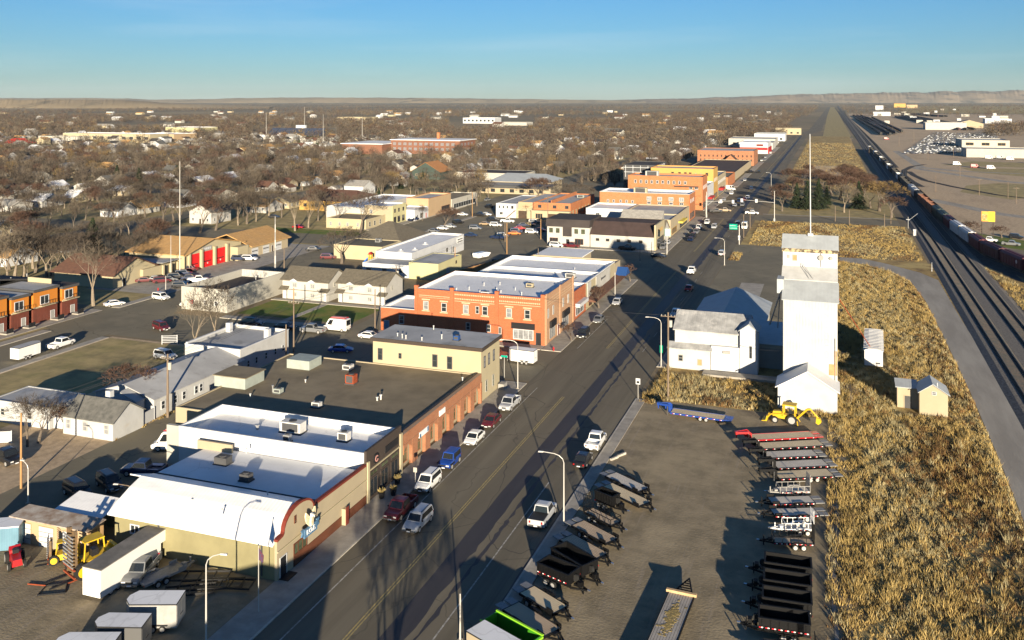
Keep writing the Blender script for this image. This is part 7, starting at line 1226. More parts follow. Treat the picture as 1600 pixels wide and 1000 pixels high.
cm = {'maroon': mat('car_maroon', (.11, .022, .03), (.085, .02, .028), scale=.8, rough=.6), 'dmaroon': mat('car_dark_maroon', (.075, .02, .026), (.05, .016, .02), scale=.8, rough=.6), 'wht': mat('car_white', (.55, .55, .53), (.45, .44, .42), scale=.8, rough=.6), 'grn': mat('car_green', (.05, .075, .06), (.04, .055, .045), scale=.8, rough=.6), 'rst': mat('car_rust', (.20, .09, .055), (.11, .05, .035), scale=.8, rough=.8), 'blk': mat('car_black', (.03, .03, .03), (.05, .048, .045), scale=.8, rough=.8)}
TR = [('disc', 'maroon', 'maroon covered hopper with round emblem at the right edge'), ('disc', 'dmaroon', 'dark maroon covered hopper with pale emblem, second from the right edge'), ('disc', 'maroon', 'red-ribbed maroon hopper between two dark hoppers'), ('cov', 'dmaroon', 'dark hopper with scrawled side, just before the white cars'), ('cov', 'maroon', 'maroon hopper coupled behind the white yellow-ended car'), ('white', 'wht', 'white covered car with yellow end, nearer one'), ('white', 'wht', 'white covered car, farther of the white pair'), ('cov', 'maroon', 'short maroon hopper behind the white cars'), ('cov', 'grn', 'dark green hopper with pale walkway'), ('cov', 'grn', 'dark green hopper next to the open rusty cars'), ('open', 'rst', 'open rusty hopper car, nearest of its kind'), ('open', 'rst', 'open rusty hopper car, second of its kind'), ('open', 'rst', 'open rusty hopper car, last of its kind'), ('cov', 'blk', 'black covered car behind the rusty hoppers'), ('cov', 'wht', 'pale grey covered car in the shaded part of the train')]
s_ = 2.0
for kd, c, lb in TR: railcar(kd, lb, s_, cm[c]); s_ += 17.0
k = 0
while tpos(s_ + 16.5) and k < 26: railcar('open' if k % 4 else 'cov', 'dark hopper car far along the freight train', s_, cm['blk'] if k % 5 else cm['wht']); s_ += 17; k += 1
# ------------------------------------------------------------------ trees
M['bark_pale'] = mat('pale_bark', (.25, .205, .15), (.165, .132, .097), scale=1.5, rough=.95); M['bark'] = mat('grey_bark', (.15, .122, .094), (.10, .08, .062), scale=1.5, rough=.95)
M['twig'] = mat('bare_twigs', (.092, .073, .056), (.056, .044, .034), scale=.09, rough=1, contrast=.5); M['twig_red'] = mat('reddish_twigs', (.105, .060, .042), (.066, .041, .030), scale=.1, rough=1); M['twig_pale'] = mat('pale_twigs', (.15, .122, .09), (.095, .077, .057), scale=.09, rough=1, contrast=.5)
M['twig_gold'] = mat('yellow_twigs', (.20, .135, .055), (.13, .09, .04), scale=.2, rough=1); M['needles'] = mat('conifer_needles', (.028, .042, .016), (.015, .024, .011), scale=.8, rough=1); M['leaf_y'] = mat('yellow_green_leaves', (.15, .13, .025), (.09, .095, .02), scale=.5, rough=1)
def gen_bare(seed, H=13.0, spread=1.0, fork=.24, dens=1.0):
    rnd = random.Random(seed); tr = MB(); segs = []
    def br(p, d, L, r, lv):
        n = 2 if lv < 3 else 1; q = p; k = d
        for i in range(n):
            k = (k + Vector((rnd.gauss(0, .12), rnd.gauss(0, .12), .06 + rnd.gauss(0, .08)))).normalized(); q2 = q + k * (L / n); r2 = r * (.82 if i < n - 1 else .68)
            if lv < 4: tr.tube(q, q2, r, r2, (7, 6, 5, 4)[lv], cap=False)
            else: segs.append((q, q2, r, r2))
            if lv >= 3:
                for _ in range(int((2 if lv == 3 else 1) * dens + .5)):
                    s = rnd.uniform(.2, .9); b = q + (q2 - q) * s; dd = (k * .7 + Vector((rnd.gauss(0, .6), rnd.gauss(0, .6), rnd.gauss(.15, .4)))).normalized(); segs.append((b, b + dd * L * rnd.uniform(.45, .9), r * .55, r * .2))
            q = q2; r = r2
        if lv >= 5: return
        m = rnd.choice((3, 4)) if lv == 0 else (3 if lv < 4 else int(3 * dens))
        a0 = rnd.uniform(0, 2 * PI)
        for i in range(m):
            a = a0 + 2 * PI * i / m + rnd.gauss(0, .3); t = rnd.uniform(.35, .75) * spread * (1.0 if lv else .85); u = k.orthogonal().normalized(); w = k.cross(u); dd = (k * math.cos(t) + (u * math.cos(a) + w * math.sin(a)) * math.sin(t)); dd = (dd + Vector((0, 0, .12))).normalized(); br(q, dd, L * rnd.uniform(.66, .86) * (1.05 if lv == 0 else 1), r * rnd.uniform(.55, .72), lv + 1)
    br(Vector((0, 0, -.1)), Vector((rnd.gauss(0, .05), rnd.gauss(0, .05), 1)), H * fork, H * .026, 0)
    cr = MB(); up = Vector((0, 0, 1))
    for a, b, r0, r1 in segs:
        d = (b - a); u = d.orthogonal().normalized(); an = rnd.uniform(0, PI); w = d.cross(u).normalized(); v = (u * math.cos(an) + w * math.sin(an)); wd = max(r0, .028)
        cr.add([tuple(a - v * wd), tuple(a + v * wd), tuple(b + v * max(r1, .012)), tuple(b - v * max(r1, .012))], [(0, 1, 2, 3)])
    return tr, cr
TP = []
for i, (H, sp, fk, dn, bk, tw) in enumerate(((15, 1.0, .22, 1.7, 'bark_pale', 'twig'), (13, 1.15, .2, 1.7, 'bark', 'twig'), (16, .85, .26, 1.6, 'bark_pale', 'twig_pale'), (12, 1.2, .18, 1.8, 'bark', 'twig_red'), (14, 1.0, .24, 1.7, 'bark', 'twig'), (9, 1.25, .14, 1.6, 'bark', 'twig_red'), (11, 1.05, .2, 1.8, 'bark', 'twig_gold'))):
    t, c = gen_bare(100 + i * 7, H, sp, fk, dn); zs = max(v[2] for v in c.v); k = H / zs
    t.v = [(x * k, y * k, z * k) for x, y, z in t.v]; c.v = [(x * k, y * k, z * k) for x, y, z in c.v]
    TP.append((H, t.mesh('trunk', M[bk]), c.mesh('crown', M[tw])))
def gen_conifer(seed, H=11):
    rnd = random.Random(seed); tr = MB().tube((0, 0, -.1), (0, 0, H * .95), H * .02, .03, 6); c = MB()
    z = H * .1
    while z < H:
        R = (1 - z / H) * H * .24 * rnd.uniform(.8, 1.15) + .15; n = int(9 + R * 4)
        for i in range(n):
            a = rnd.uniform(0, 2 * PI); 
            for j in range(3):
                s0 = R * rnd.uniform(.15, .7); s1 = min(R, s0 + R * .45); aa = a + rnd.gauss(0, .2); w = .16 + .12 * rnd.random(); zz = z + rnd.gauss(0, .12)
                p = Vector((math.cos(a) * s0, math.sin(a) * s0, zz)); q = Vector((math.cos(aa) * s1, math.sin(aa) * s1, zz - .12 - s1 * .18)); t = (q - p).cross(Vector((0, 0, 1))).normalized() * w
                c.add([tuple(p - t), tuple(p + t), tuple(q + t * .3 + Vector((0, 0, rnd.gauss(0, .08)))), tuple(q - t * .3)], [(0, 1, 2, 3)])
        z += H * .035
    return tr, c
CP = []
for i in range(3): t, c = gen_conifer(50 + i); CP.append((11.0, t.mesh('trunk', M['bark']), c.mesh('crown', M['needles'])))
t, c = gen_conifer(77); CP.append((11.0, t.mesh('trunk', M['bark']), c.mesh('crown', M['leaf_y'])))
NTREE = [0]
def tree(x, y, h, label, pi=None, conifer=False, group=None, share=False, wide=1.0, name=None):
    P = (CP if conifer else TP); pi = (NTREE[0] * 5 + int(abs(x))) % 5 if pi is None else pi; NTREE[0] += 1
    H, tm, cm_ = P[pi]; R = thing(name or ('conifer_tree' if conifer else 'bare_tree'), label, 'tree', (x, y, 0), (x * 12.9898 + y * 78.233) % (2 * PI), group, share); s = h / H; R.scale = (s * wide, s * wide, s)
    inst('trunk', tm, R, (0, 0, 0)); inst('crown', cm_, R, (0, 0, 0)); return R
def ptree(px, py, pt, label, pi=None, conifer=False, group=None, share=False, wide=1.0):
    x, y = gp(px, py); return tree(x, y, (py - pt) / (py - HY) * CAMH, label, pi, conifer, group, share, wide)
ptree(146, 478, 368, 'large pale bare tree at the corner of the orange apartments', 2, wide=1.15); ptree(303, 558, 448, 'leaning pale bare tree by the long white building', 2, wide=.9); ptree(338, 540, 425, 'forked pale bare tree beside the white parapet house', 0, wide=.9)
ptree(206, 636, 572, 'low wide reddish bare tree behind the white cottage', 3, wide=1.5); ptree(43, 698, 612, 'bare twin-trunk tree nearest the left edge of the back lot', 4, wide=1.0); ptree(60, 692, 618, 'bare tree beside the old black pickup', 1, wide=1.1); ptree(100, 672, 630, 'thin bare tree at the white fence', 5)
ptree(534, 412, 352, 'bare spreading tree at the playground', 1, wide=1.25); ptree(693, 356, 322, 'small round bare tree at the parking lot kerb', 3, wide=1.3); ptree(936, 482, 446, 'small reddish bare street tree by the canopy', 5); ptree(893, 533, 505, 'small bare street tree at the brick corner block', 5); ptree(985, 440, 412, 'small reddish bare tree near the blue awning', 5); ptree(906, 381, 342, 'thin bare tree in front of the black mansard shop', 4); ptree(883, 381, 356, 'small bare tree at the black entrance panel', 5)
ptree(1330, 632, 598, 'small bare bush tree beside the tan pump shed', 4); ptree(145, 398, 340, 'dark green pine behind the apartments', 0, True, wide=1.7); ptree(549, 303, 288, 'yellow-green conifer by the ochre office', 3, True, wide=1.6); ptree(592, 322, 293, 'blue-green conifer by the cream corner cafe', 1, True, wide=1.5)
for px, py, pt, w in ((1245, 326, 285, 1.4), (1262, 328, 282, 1.4), (1279, 327, 279, 1.5), (1292, 322, 290, 1.3), (1342, 327, 283, 1.5)): ptree(px, py, pt, 'dark evergreen in the park across the signals', (px // 7) % 3, True, 'evergreens in the park', wide=w)
ptree(1319, 332, 281, 'broad pale bare tree in front of the park evergreens', 2, wide=1.2); ptree(1374, 330, 280, 'golden willow at the tracks end of the park', 6, wide=1.5); ptree(1360, 325, 288, 'yellowish bare tree next to the golden willow', 6, wide=1.4); ptree(1393, 340, 305, 'reddish bush at the rail crossing', 5, wide=1.3)
for px, py, pt in ((1228, 318, 285), (1236, 310, 275), (1300, 306, 268), (1318, 300, 262), (1335, 306, 266), (1350, 300, 270), (1305, 290, 258), (1326, 286, 255), (1268, 280, 255), (1255, 290, 262), (1240, 296, 262), (1312, 312, 270), (1328, 316, 272), (1348, 314, 276), (1382, 318, 284), (1222, 330, 296), (1342, 290, 260), (1290, 300, 262)): ptree(px, py, pt, 'reddish bare tree crowding the back of the park', 3, group='bare trees in the park', wide=1.3)
for px, py, pt in ((11, 447, 352), (22, 437, 345), (37, 432, 350), (72, 433, 348), (104, 430, 345), (88, 425, 350), (122, 437, 362), (52, 420, 340), (130, 418, 345), (165, 410, 352)): ptree(px, py, pt, 'pale bare tree behind the orange apartments', 2 if px % 2 else 0, group='bare trees behind the apartments', wide=1.15)
for px, py, pt in ((253, 352, 292), (272, 347, 300), (312, 364, 305), (337, 360, 300), (372, 352, 296), (386, 350, 292), (400, 346, 290), (461, 361, 290), (482, 356, 298), (350, 342, 288), (420, 338, 285), (440, 340, 288), (298, 344, 290)): ptree(px, py, pt, 'tall bare tree in the row behind the fire station', None, group='bare trees behind the fire station')
for px, py, pt in ((526, 356, 298), (563, 364, 292), (497, 345, 290), (603, 333, 300), (660, 345, 318), (745, 322, 280), (512, 338, 285)): ptree(px, py, pt, 'bare tree near the cream corner cafe', None, group='bare trees around the cafe corner')
ptree(1565, 372, 352, 'brushy bare thicket beside the billboard', 5, wide=1.6); ptree(1520, 368, 345, 'green-brown bushy tree behind the maroon hoppers', 5, wide=1.7)
# the tree just outside the frame whose shadow lies across the street and the lodge hall
tree(*gp(596, 1400), 12.5, 'bare tree standing before the lower edge beside the street', 0, wide=1.1)
tree(*gp(560, 1480), 12.0, 'second bare tree standing before the lower edge beside the street', 1, wide=1.2)
bld('unseen_shadow_building', 'tall plain unseen building added before the lower edge to cast shade', -29, -21, 2, 22, 12.0, 'stucco', 'roofgrey', par=.5)  # unseen building, added to throw the dark shape at lower left
# ------------------------------------------------------------------ houses of the town on the left
OCC = [(-190, -161, 186, 268), (-200, -178, 186, 206), (-206, -160, 262, 300), (-232, -160, 300, 410), (-148, -52, 60, 300), (-150, -50, 290, 420), (-110, -50, 400, 760), (-190, -50, 440, 505), (-225, -175, 505, 550), (-256, -226, 505, 540), (-435, -315, 725, 800), (-110, -30, 760, 1180), (-192, -143, 60, 186), (-80, -36, 1330, 1380)]
def free(x, y, m=0):
    if any(a - m < x < b + m and c - m < y < d + m for a, b, c, d in OCC): return False
    if any(abs(x - p) < 9 + m for p in PAR) and 40 < y < 1500: return False
    if any(abs(y - c) < 8 + m for c in CROSS) and x > -1100: return False
    return True
hr = random.Random(21); HS = []
WALLS = [('white', 'white'), ('offwhite', 'off-white'), ('tan', 'tan'), ('stucco', 'grey'), ('cream', 'cream'), ('offwhite', 'off-white'), ('white', 'white'), ('offwhite', 'off-white')]; ROOFS = [('shingle_pale', 'pale'), ('shingle_grey', 'grey'), ('shingle_dark', 'dark'), ('shingle_brown', 'brown'), ('roofwhite', 'white'), ('shingle_tan', 'tan')]
cand = []
for p in PAR:
    for side in (-1, 1):
        y = 190.0
        while y < 1060:
            cand.append((p + side * hr.uniform(24, 30), y + hr.uniform(-4, 4), side)); y += 19
for x, y, side in cand:
    sx, sy = scr(x, y)
    if not (-40 < sx < 1180) or sy < 200: continue
    if hr.random() > .82: continue
    w, d = hr.uniform(8, 12), hr.uniform(9, 13)
    if not free(x, y, 7) or not free(x - w / 2, y) or not free(x + w / 2, y): continue
    (wm, wn_), (rm, rn_) = hr.choice(WALLS), hr.choice(ROOFS); near = sy > 232; he = hr.choice((2.7, 2.8, 3.0, 4.8)); zone = 'beyond the fire station' if sx < 420 else ('between the fire station and the school' if sx < 640 else 'in the trees past the parking lot')
    gable('house', '%s house with %s roof %s' % (wn_, rn_, zone), x - w / 2, x + w / 2, y - d / 2, y + d / 2, he, he + hr.uniform(2.0, 3.2), wm, rm, hr.choice('xy'), .4, 'house', 'houses of the town', wins=near)
    HS.append((x - w / 2 - 2, x + w / 2 + 2, y - d / 2 - 2, y + d / 2 + 2))
    if hr.random() < .4:
        gx, gy = x - side * hr.uniform(12, 16), y + hr.uniform(-6, 6)
        if free(gx, gy, 3): gable('garage', 'small %s garage with %s roof %s' % (wn_, rn_, zone), gx - 3, gx + 3, gy - 3.4, gy + 3.4, 2.5, 3.9, wm, rm, 'y', .3, 'garage', 'garages of the town', wins=False); HS.append((gx - 4, gx + 4, gy - 4, gy + 4))
OCC2 = HS
def free2(x, y): return free(x, y, 1) and not any(a < x < b and c < y < d for a, b, c, d in OCC2)
CLR = ((392, 530, 198, 236), (36, 305, 205, 242), (700, 835, 184, 208), (560, 712, 238, 262), (630, 700, 276, 300), (150, 300, 192, 204))
def clr(x, y):
    sx, sy = scr(x, y); return any(a < sx < b and c < sy < d for a, b, c, d in CLR)
tr_ = random.Random(33); spots = []
for _ in range(52000):
    Y = tr_.uniform(.02, 1) ** .5 * 1500; X = tr_.uniform(-.60, .36) * Y; x, y = CT * X - ST * Y, ST * X + CT * Y
    if x > -60 or y < 190: continue
    sx, sy = scr(x, y)
    if not (-60 < sx < 1240): continue
    spots.append((Y, x, y))
spots.sort(); kept = []; grid = {}
for Y, x, y in spots:
    g = 11.0 if Y < 520 else (10.0 if Y < 800 else 11.0)
    if any(abs(x - p) < 10.5 for p in PAR): g = g
    k = (int(x // g), int(y // g), g)
    if k in grid: continue
    if not free2(x, y) or (clr(x, y) and tr_.random() < .88): continue
    sx, sy = scr(x, y)
    if 250 < sx < 460 and sy > 350: continue
    grid[k] = 1; kept.append((Y, x, y))
near_ = [q for i, q in enumerate(kept) if q[0] < 640][:215]
zones = lambda sx: 'behind the fire station' if sx < 430 else ('around the cafe and the school' if sx < 700 else 'beyond the parking lot')
LOOK = ['pale-limbed', 'grey-brown', 'straight', 'reddish', 'grey-brown', 'reddish', 'golden']
def nbh(sx, sy):
    c = 'at the left edge' if sx < 130 else ('behind the orange apartments' if sx < 260 else ('behind the fire station' if sx < 430 else ('by the garage doors' if sx < 520 else ('around the cream corner cafe' if sx < 700 else 'past the parking lot'))))
    return ('near houses ' if sy > 330 else ('middle houses ' if sy > 290 else 'farther houses ')) + c
for Y, x, y in near_:
    pi_ = tr_.choice((0, 1, 1, 2, 3, 4, 4)) if tr_.random() > .02 else 6; h_ = tr_.uniform(7.5, 12.5); wd_ = tr_.uniform(.95, 1.3); z_ = nbh(*scr(x, y)); lb_ = '%s %s tree among %s' % ('tall' if h_ > 10.5 else ('low' if h_ < 9 else 'medium'), LOOK[pi_], z_)
    tree(x, y, h_, lb_, pi_, group='bare trees among ' + z_, wide=wd_)
rest = kept[len(near_):]
for i in range(14):
    Y, x, y = rest[i * 23 + 5]; tree(x, y, tr_.uniform(7, 11), 'dark conifer among the bare trees %s' % zones(scr(x, y)[0]), i % 3, True, 'conifers in the town', wide=tr_.uniform(1.2, 1.7))
def sliver_proto(seed, n, H, R, wd, ln):
    """loose cloud of twig slivers rising from a few limbs, as one array of triangles"""
    r = np.random.default_rng(seed); m = int(n * .85)
    th = r.uniform(0, 2 * PI, m); u = r.uniform(0, 1, m); rad = R * np.sqrt(r.uniform(.05, 1, m)) * np.sqrt(np.clip(np.sin(PI * (.10 + .84 * u)), 0, 1)); z = H * (.25 + .72 * u)
    lump = 1 + .25 * np.sin(3 * th + seed) * np.cos(4 * u + seed); rad = rad * lump
    c = np.stack([rad * np.cos(th), rad * np.sin(th), z], 1); d = c - np.array([0, 0, H * .2]); d /= np.linalg.norm(d, axis=1)[:, None]; d += r.normal(0, .45, d.shape); d /= np.linalg.norm(d, axis=1)[:, None]
    s = np.cross(d, r.normal(0, 1, d.shape)); s /= np.linalg.norm(s, axis=1)[:, None]; L = ln * r.uniform(.6, 1.4, (m, 1)); w = wd * r.uniform(.5, 1.3, (m, 1))
    tw = np.stack([c - d * L * .5 - s * w, c - d * L * .5 + s * w, c + d * L * .5], 1)
    k = n - m; th = r.uniform(0, 2 * PI, k); b = np.zeros((k, 3)); b[:, 2] = H * .08 * r.uniform(0, 1, k); e = np.stack([R * .6 * np.cos(th), R * .6 * np.sin(th), H * r.uniform(.5, .85, k)], 1); s = np.cross(e - b, [0, 0, 1.0]); s /= np.linalg.norm(s, axis=1)[:, None]; lw = H * .013
    lb = np.stack([b - s * lw, b + s * lw, e], 1)
    return tw, lb
def forest(name, label, pts, protos, hmin, hmax, seed, mats_, rr=(1, 1)):
    r = np.random.default_rng(seed); V = []; MI = []
    for x, y in pts:
        tw, lb = protos[r.integers(len(protos))]; h = r.uniform(hmin, hmax); a = r.uniform(0, 2 * PI); ca, sa = math.cos(a), math.sin(a); kx = h * r.uniform(*rr); mi = r.choice(len(mats_) - 1, p=[.52, .16, .27, .05][:len(mats_) - 1])
        for arr, m in ((tw, mi), (lb, len(mats_) - 1)):
            q = arr.copy(); xx = (q[:, :, 0] * ca - q[:, :, 1] * sa) * kx + x; yy = (q[:, :, 0] * sa + q[:, :, 1] * ca) * kx + y; q[:, :, 2] *= h; q[:, :, 0] = xx; q[:, :, 1] = yy; V.append(q.reshape(-1, 3)); MI.append(np.full(len(arr), m, dtype=np.int32))
    V = np.concatenate(V).astype(np.float32); MI = np.concatenate(MI); nf = len(MI); me = bpy.data.meshes.new(name)
    me.vertices.add(len(V)); me.vertices.foreach_set('co', V.ravel()); me.loops.add(nf * 3); me.loops.foreach_set('vertex_index', np.arange(nf * 3, dtype=np.int32)); me.polygons.add(nf); me.polygons.foreach_set('loop_start', np.arange(0, nf * 3, 3, dtype=np.int32)); me.polygons.foreach_set('loop_total', np.full(nf, 3, dtype=np.int32))
    for m in mats_: me.materials.append(M[m])
    me.polygons.foreach_set('material_index', MI); me.update(calc_edges=True)
    o = bpy.data.objects.new(name, me); COL.objects.link(o); return tag(o, label, 'trees', kind='stuff')
TM = ['twig', 'twig_red', 'twig_pale', 'twig_gold', 'bark']
mid = [sliver_proto(i, 330, 1.0, .40, .0085, .16) for i in range(6)]; farp = [sliver_proto(20 + i, 46, 1.0, .46, .030, .24) for i in range(5)]
m_pts = [(x, y) for Y, x, y in rest if Y < 900]; f_pts = [(x, y) for Y, x, y in rest if Y >= 900]
forest('town_trees', 'mass of bare brown trees across the town', m_pts, mid, 7, 11.5, 1, TM, (.95, 1.25))
ff = []
rr_ = np.random.default_rng(9)
for _ in range(19000):
    Y = (rr_.uniform((1 / 9500) ** .5, (1 / 1450) ** .5)) ** -2; X = rr_.uniform(-.62, .35) * Y; x, y = CT * X - ST * Y, ST * X + CT * Y
    dens = math.sin(x * .004 + 1.3) + math.sin(y * .0031 + x * .0017) + math.sin(x * .011) * .5
    if x > -80 or (dens < -.6 and Y > 2200): continue
    if clr(x, y): continue
    ff.append((x, y))
forest('distant_trees', 'far belt of bare trees reaching to the hills', f_pts + ff, farp, 7, 12, 2, TM, (1.0, 1.4))
# ------------------------------------------------------------------ dry weeds
M['weed_a'] = mat('golden_weeds', (.42, .305, .115), (.29, .20, .07), scale=.25, rough=1, contrast=.5); M['weed_b'] = mat('brown_weeds', (.21, .118, .043), (.12, .07, .03), scale=.3, rough=1); M['weed_c'] = mat('pale_sage_weeds', (.41, .345, .19), (.29, .245, .13), scale=.3, rough=1); M['weed_d'] = mat('dark_scrub', (.075, .055, .035), (.12, .08, .04), scale=.5, rough=1)
def weeds(name, label, area, n, seed, h=(.35, 1.0), keep=None, blades=6, spread=.3, zone=None):
    r = np.random.default_rng(seed); V = []; MI = []; k = 0
    x0, x1, y0, y1 = area; t = 0
    P = np.stack([r.uniform(x0, x1, n), r.uniform(y0, y1, n)], 1)
    if keep is not None: P = P[[keep(x, y) for x, y in P]]
    n = len(P); f1 = np.sin(P[:, 0] * .43 + np.sin(P[:, 1] * .21) * 2) * .6 + 1.3 * np.sin(P[:, 1] * .094 + 1.4 * np.sin(P[:, 0] * .21)) * np.cos(P[:, 0] * .17 - P[:, 1] * .041) + r.normal(0, .5, n); f2 = np.sin(P[:, 1] * .07 + 2 + P[:, 0] * .23) + .6 * np.sin(P[:, 1] * .31 + P[:, 0] * .5) + r.normal(0, .35, n)
    mi = np.where(f1 > .6, 0, np.where(f1 < -.85, 1, np.where(f2 > .2, 2, 0))); mi = np.where(r.uniform(0, 1, n) < .10, 3, mi)
    if zone is not None: mi = zone(P[:, 0], P[:, 1], r)
    cl = np.sin(P[:, 0] * 1.3 + 2 * np.sin(P[:, 1] * .31)) * np.sin(P[:, 1] * .83 + np.sin(P[:, 0] * .57) * 2) + .5 * np.sin(P[:, 0] * .21 + 1) * np.sin(P[:, 1] * .13); kp = r.uniform(-1.5, .9, n) < 1.25 * cl + .25; H = r.uniform(h[0], h[1], n) * (1 + .45 * np.clip(cl, -1, 1)); P, mi, H = P[kp], mi[kp], H[kp]; n = len(P)
    B = blades; a = r.uniform(0, 2 * PI, (n, B)); ro = spread * r.uniform(0, 1, (n, B)); bx = P[:, :1] + ro * np.cos(a); by = P[:, 1:] + ro * np.sin(a); ln = r.normal(0, .28, (n, B, 2)); hh = H[:, None] * r.uniform(.5, 1.1, (n, B)); w = .025 + .04 * r.uniform(0, 1, (n, B)); an = r.uniform(0, PI, (n, B))
    v = np.zeros((n, B, 3, 3)); v[:, :, 0, 0] = bx - w * np.cos(an); v[:, :, 0, 1] = by - w * np.sin(an); v[:, :, 1, 0] = bx + w * np.cos(an); v[:, :, 1, 1] = by + w * np.sin(an); v[:, :, 2, 0] = bx + ln[:, :, 0] * hh; v[:, :, 2, 1] = by + ln[:, :, 1] * hh; v[:, :, 2, 2] = hh
    V = v.reshape(-1, 3).astype(np.float32); MI = np.repeat(mi, B).astype(np.int32); nf = len(MI); me = bpy.data.meshes.new(name)
    me.vertices.add(len(V)); me.vertices.foreach_set('co', V.ravel()); me.loops.add(nf * 3); me.loops.foreach_set('vertex_index', np.arange(nf * 3, dtype=np.int32)); me.polygons.add(nf); me.polygons.foreach_set('loop_start', np.arange(0, nf * 3, 3, dtype=np.int32)); me.polygons.foreach_set('loop_total', np.full(nf, 3, dtype=np.int32))
    for m in ('weed_a', 'weed_b', 'weed_c', 'weed_d'): me.materials.append(M[m])
    me.polygons.foreach_set('material_index', MI); me.update(calc_edges=True); o = bpy.data.objects.new(name, me); COL.objects.link(o); return tag(o, label, 'weeds', kind='stuff')
PLX = [q for q in pl]
def road_left(y):
    pts = sorted(PLX, key=lambda q: q[1])
    for (xa, ya), (xb, yb) in zip(pts, pts[1:]):
        if ya <= y <= yb: return xa + (xb - xa) * (y - ya) / max(.01, yb - ya)
    return pts[0][0] if y < pts[0][1] else 0
def kfield(x, y):
    if x > road_left(y) - .3: return False
    if 5.6 < x < 10.2 and 179.5 < y < 197: return False
    if 9.8 < x < 17.8 and 155 < y < 161.5: return False
    if x < 1.0 and y < 123 and .0 < x: return False
    return True
def zones_(x, y, r):
    nz = .5 + .5 * np.sin(x * .55 + 2 * np.sin(y * .17)) * np.sin(y * .29 + 1.5 * np.sin(x * .4)); g2 = lambda v, s_: np.exp(-(v / s_) ** 2); south = y < 150
    pale = np.where(south, 1.3 * g2(x - 9, 5.5) * (.3 + nz), .8 * (.2 + nz)) + 1.2 * g2(x - 21 - (150 - y) * .05, 2.2) * (y > 118) * south
    gold = .55 + 1.2 * (x < 4.5) + 1.0 * g2(y - 146, 6) + .8 * g2(x - 12, 6) * g2(y - 92, 14)
    brown = 1.8 * g2(x - 16, 4.5) * g2(y - 128, 13) + 1.2 * g2(x - 15, 3.5) * (1.2 - nz) * south + 1.3 * (x > 20) * (y < 118) + .9 * (x > 17) * (y > 165) * (.4 + nz)
    dark = .12 + 1.5 * g2(x - 18.5, 1.8) * (y < 124) * (.5 + nz) + .5 * g2(x - 2, 1.2)
    w = np.stack([gold, brown, pale, dark], 1) + 1e-3; w = w ** 1.5; w /= w.sum(1)[:, None]; return (w.cumsum(1) < r.uniform(0, 1, (len(x), 1))).sum(1).clip(0, 3)
weeds('weeds', 'tall golden and brown weeds between trailer lot and gravel road', (.9, 30, 60, 297), 150000, 3, (.22, .62), keep=kfield, blades=5, spread=.28, zone=zones_)
weeds('weeds', 'scrubby orange weeds between the blue gooseneck and mill shed', (-29, 1, 148.8, 167), 5200, 4, (.3, .8), keep=lambda x, y: not (-8.6 < x < 1.6 and y > 151) and not (-28 < x < -9 and y > 163.5))
weeds('weeds', 'golden weeds on the dry ground beyond the elevator', (-27, 27, 303, 383), 15000, 5, (.2, .6), keep=lambda x, y: x > -12 or y > 318)
weeds('weeds', 'strip of yellow weeds between the main tracks and the siding', (42.8, 60, 200, 298), 6000, 6, keep=lambda x, y: x < 44 + (296 - y) * .16)
weeds('weeds', 'thin dry grass strip north of the park', (-25, 23, 520, 1100), 9000, 8, (.3, .9), blades=5, spread=.6)
weeds('weeds', 'tufts of dry weeds along the edge of the trailer lot', (-.4, 2.2, 62, 148), 1500, 7, (.3, .9))
weeds('weeds', 'ochre grass edging along the alley wall', (-99.6, -98.9, 104, 150), 420, 10, (.15, .4), spread=.25)
weeds('weeds', 'yellow weed clump at the kerb beyond the elevator yard', (-30, -27, 286, 299), 400, 12, (.3, .8)); weeds('weeds', 'orange weed clump around the white road sign', (-29.8, -27.6, 146.5, 151), 260, 13, (.3, .8))
weeds('weeds', 'scattered tall pale straw clumps standing above the golden weeds', (1.2, 28, 62, 296), 4200, 23, (.7, 1.15), keep=kfield, blades=14, spread=.34)
weeds('weeds', 'low dark scrub patches among the golden weeds', (14, 27, 66, 150), 2600, 24, (.2, .45), keep=kfield, blades=10, spread=.45)
# ------------------------------------------------------------------ far town, yard and hills
def fb(name, label, px, py, w, d, h, wall, roofm, cat='building', group=None, nwin=0, fm='white'):
    x, y = gp(px, py); R = bld(name, label, x - w / 2, x + w / 2, y, y + d, h, wall, roofm, par=min(.5, h * .1), group=group, cat=cat)
    for i in range(nwin): win(R, 'S', y, x - w / 2 + w * (i + .5) / nwin, h * .35, w / nwin * .5, h * .35, fm, 'glass', 2)
    return R
fb('long_school', 'long pale school building far off on the left', 165, 222, 130, 30, 10, 'cream', 'roofwhite', nwin=12); fb('long_school_wing', 'tan school wing beside the long pale school', 240, 221, 60, 40, 9, 'peach', 'roofwhite', nwin=6); fb('yellow_gym', 'pale yellow gym at the right end of the far school', 285, 210, 60, 40, 10, 'yellowp', 'roofwhite'); fb('grey_shed', 'low grey building at the left end of the far school', 90, 222, 60, 25, 7, 'stucco', 'roofdark')
R = gable('red_roof_pavilion', 'pavilion with bright orange-red roof at the far left', gp(30, 229)[0] - 13, gp(30, 229)[0] + 13, gp(30, 229)[1] - 8, gp(30, 229)[1] + 8, 4, 9, 'tan', 'redroof', 'x', 1, 'building', hip=6, wins=False)
x, y = gp(458, 213); R = thing('bleachers', 'dark blue stadium bleachers with white press box', 'bleachers', (x, y, 0)); n = 7
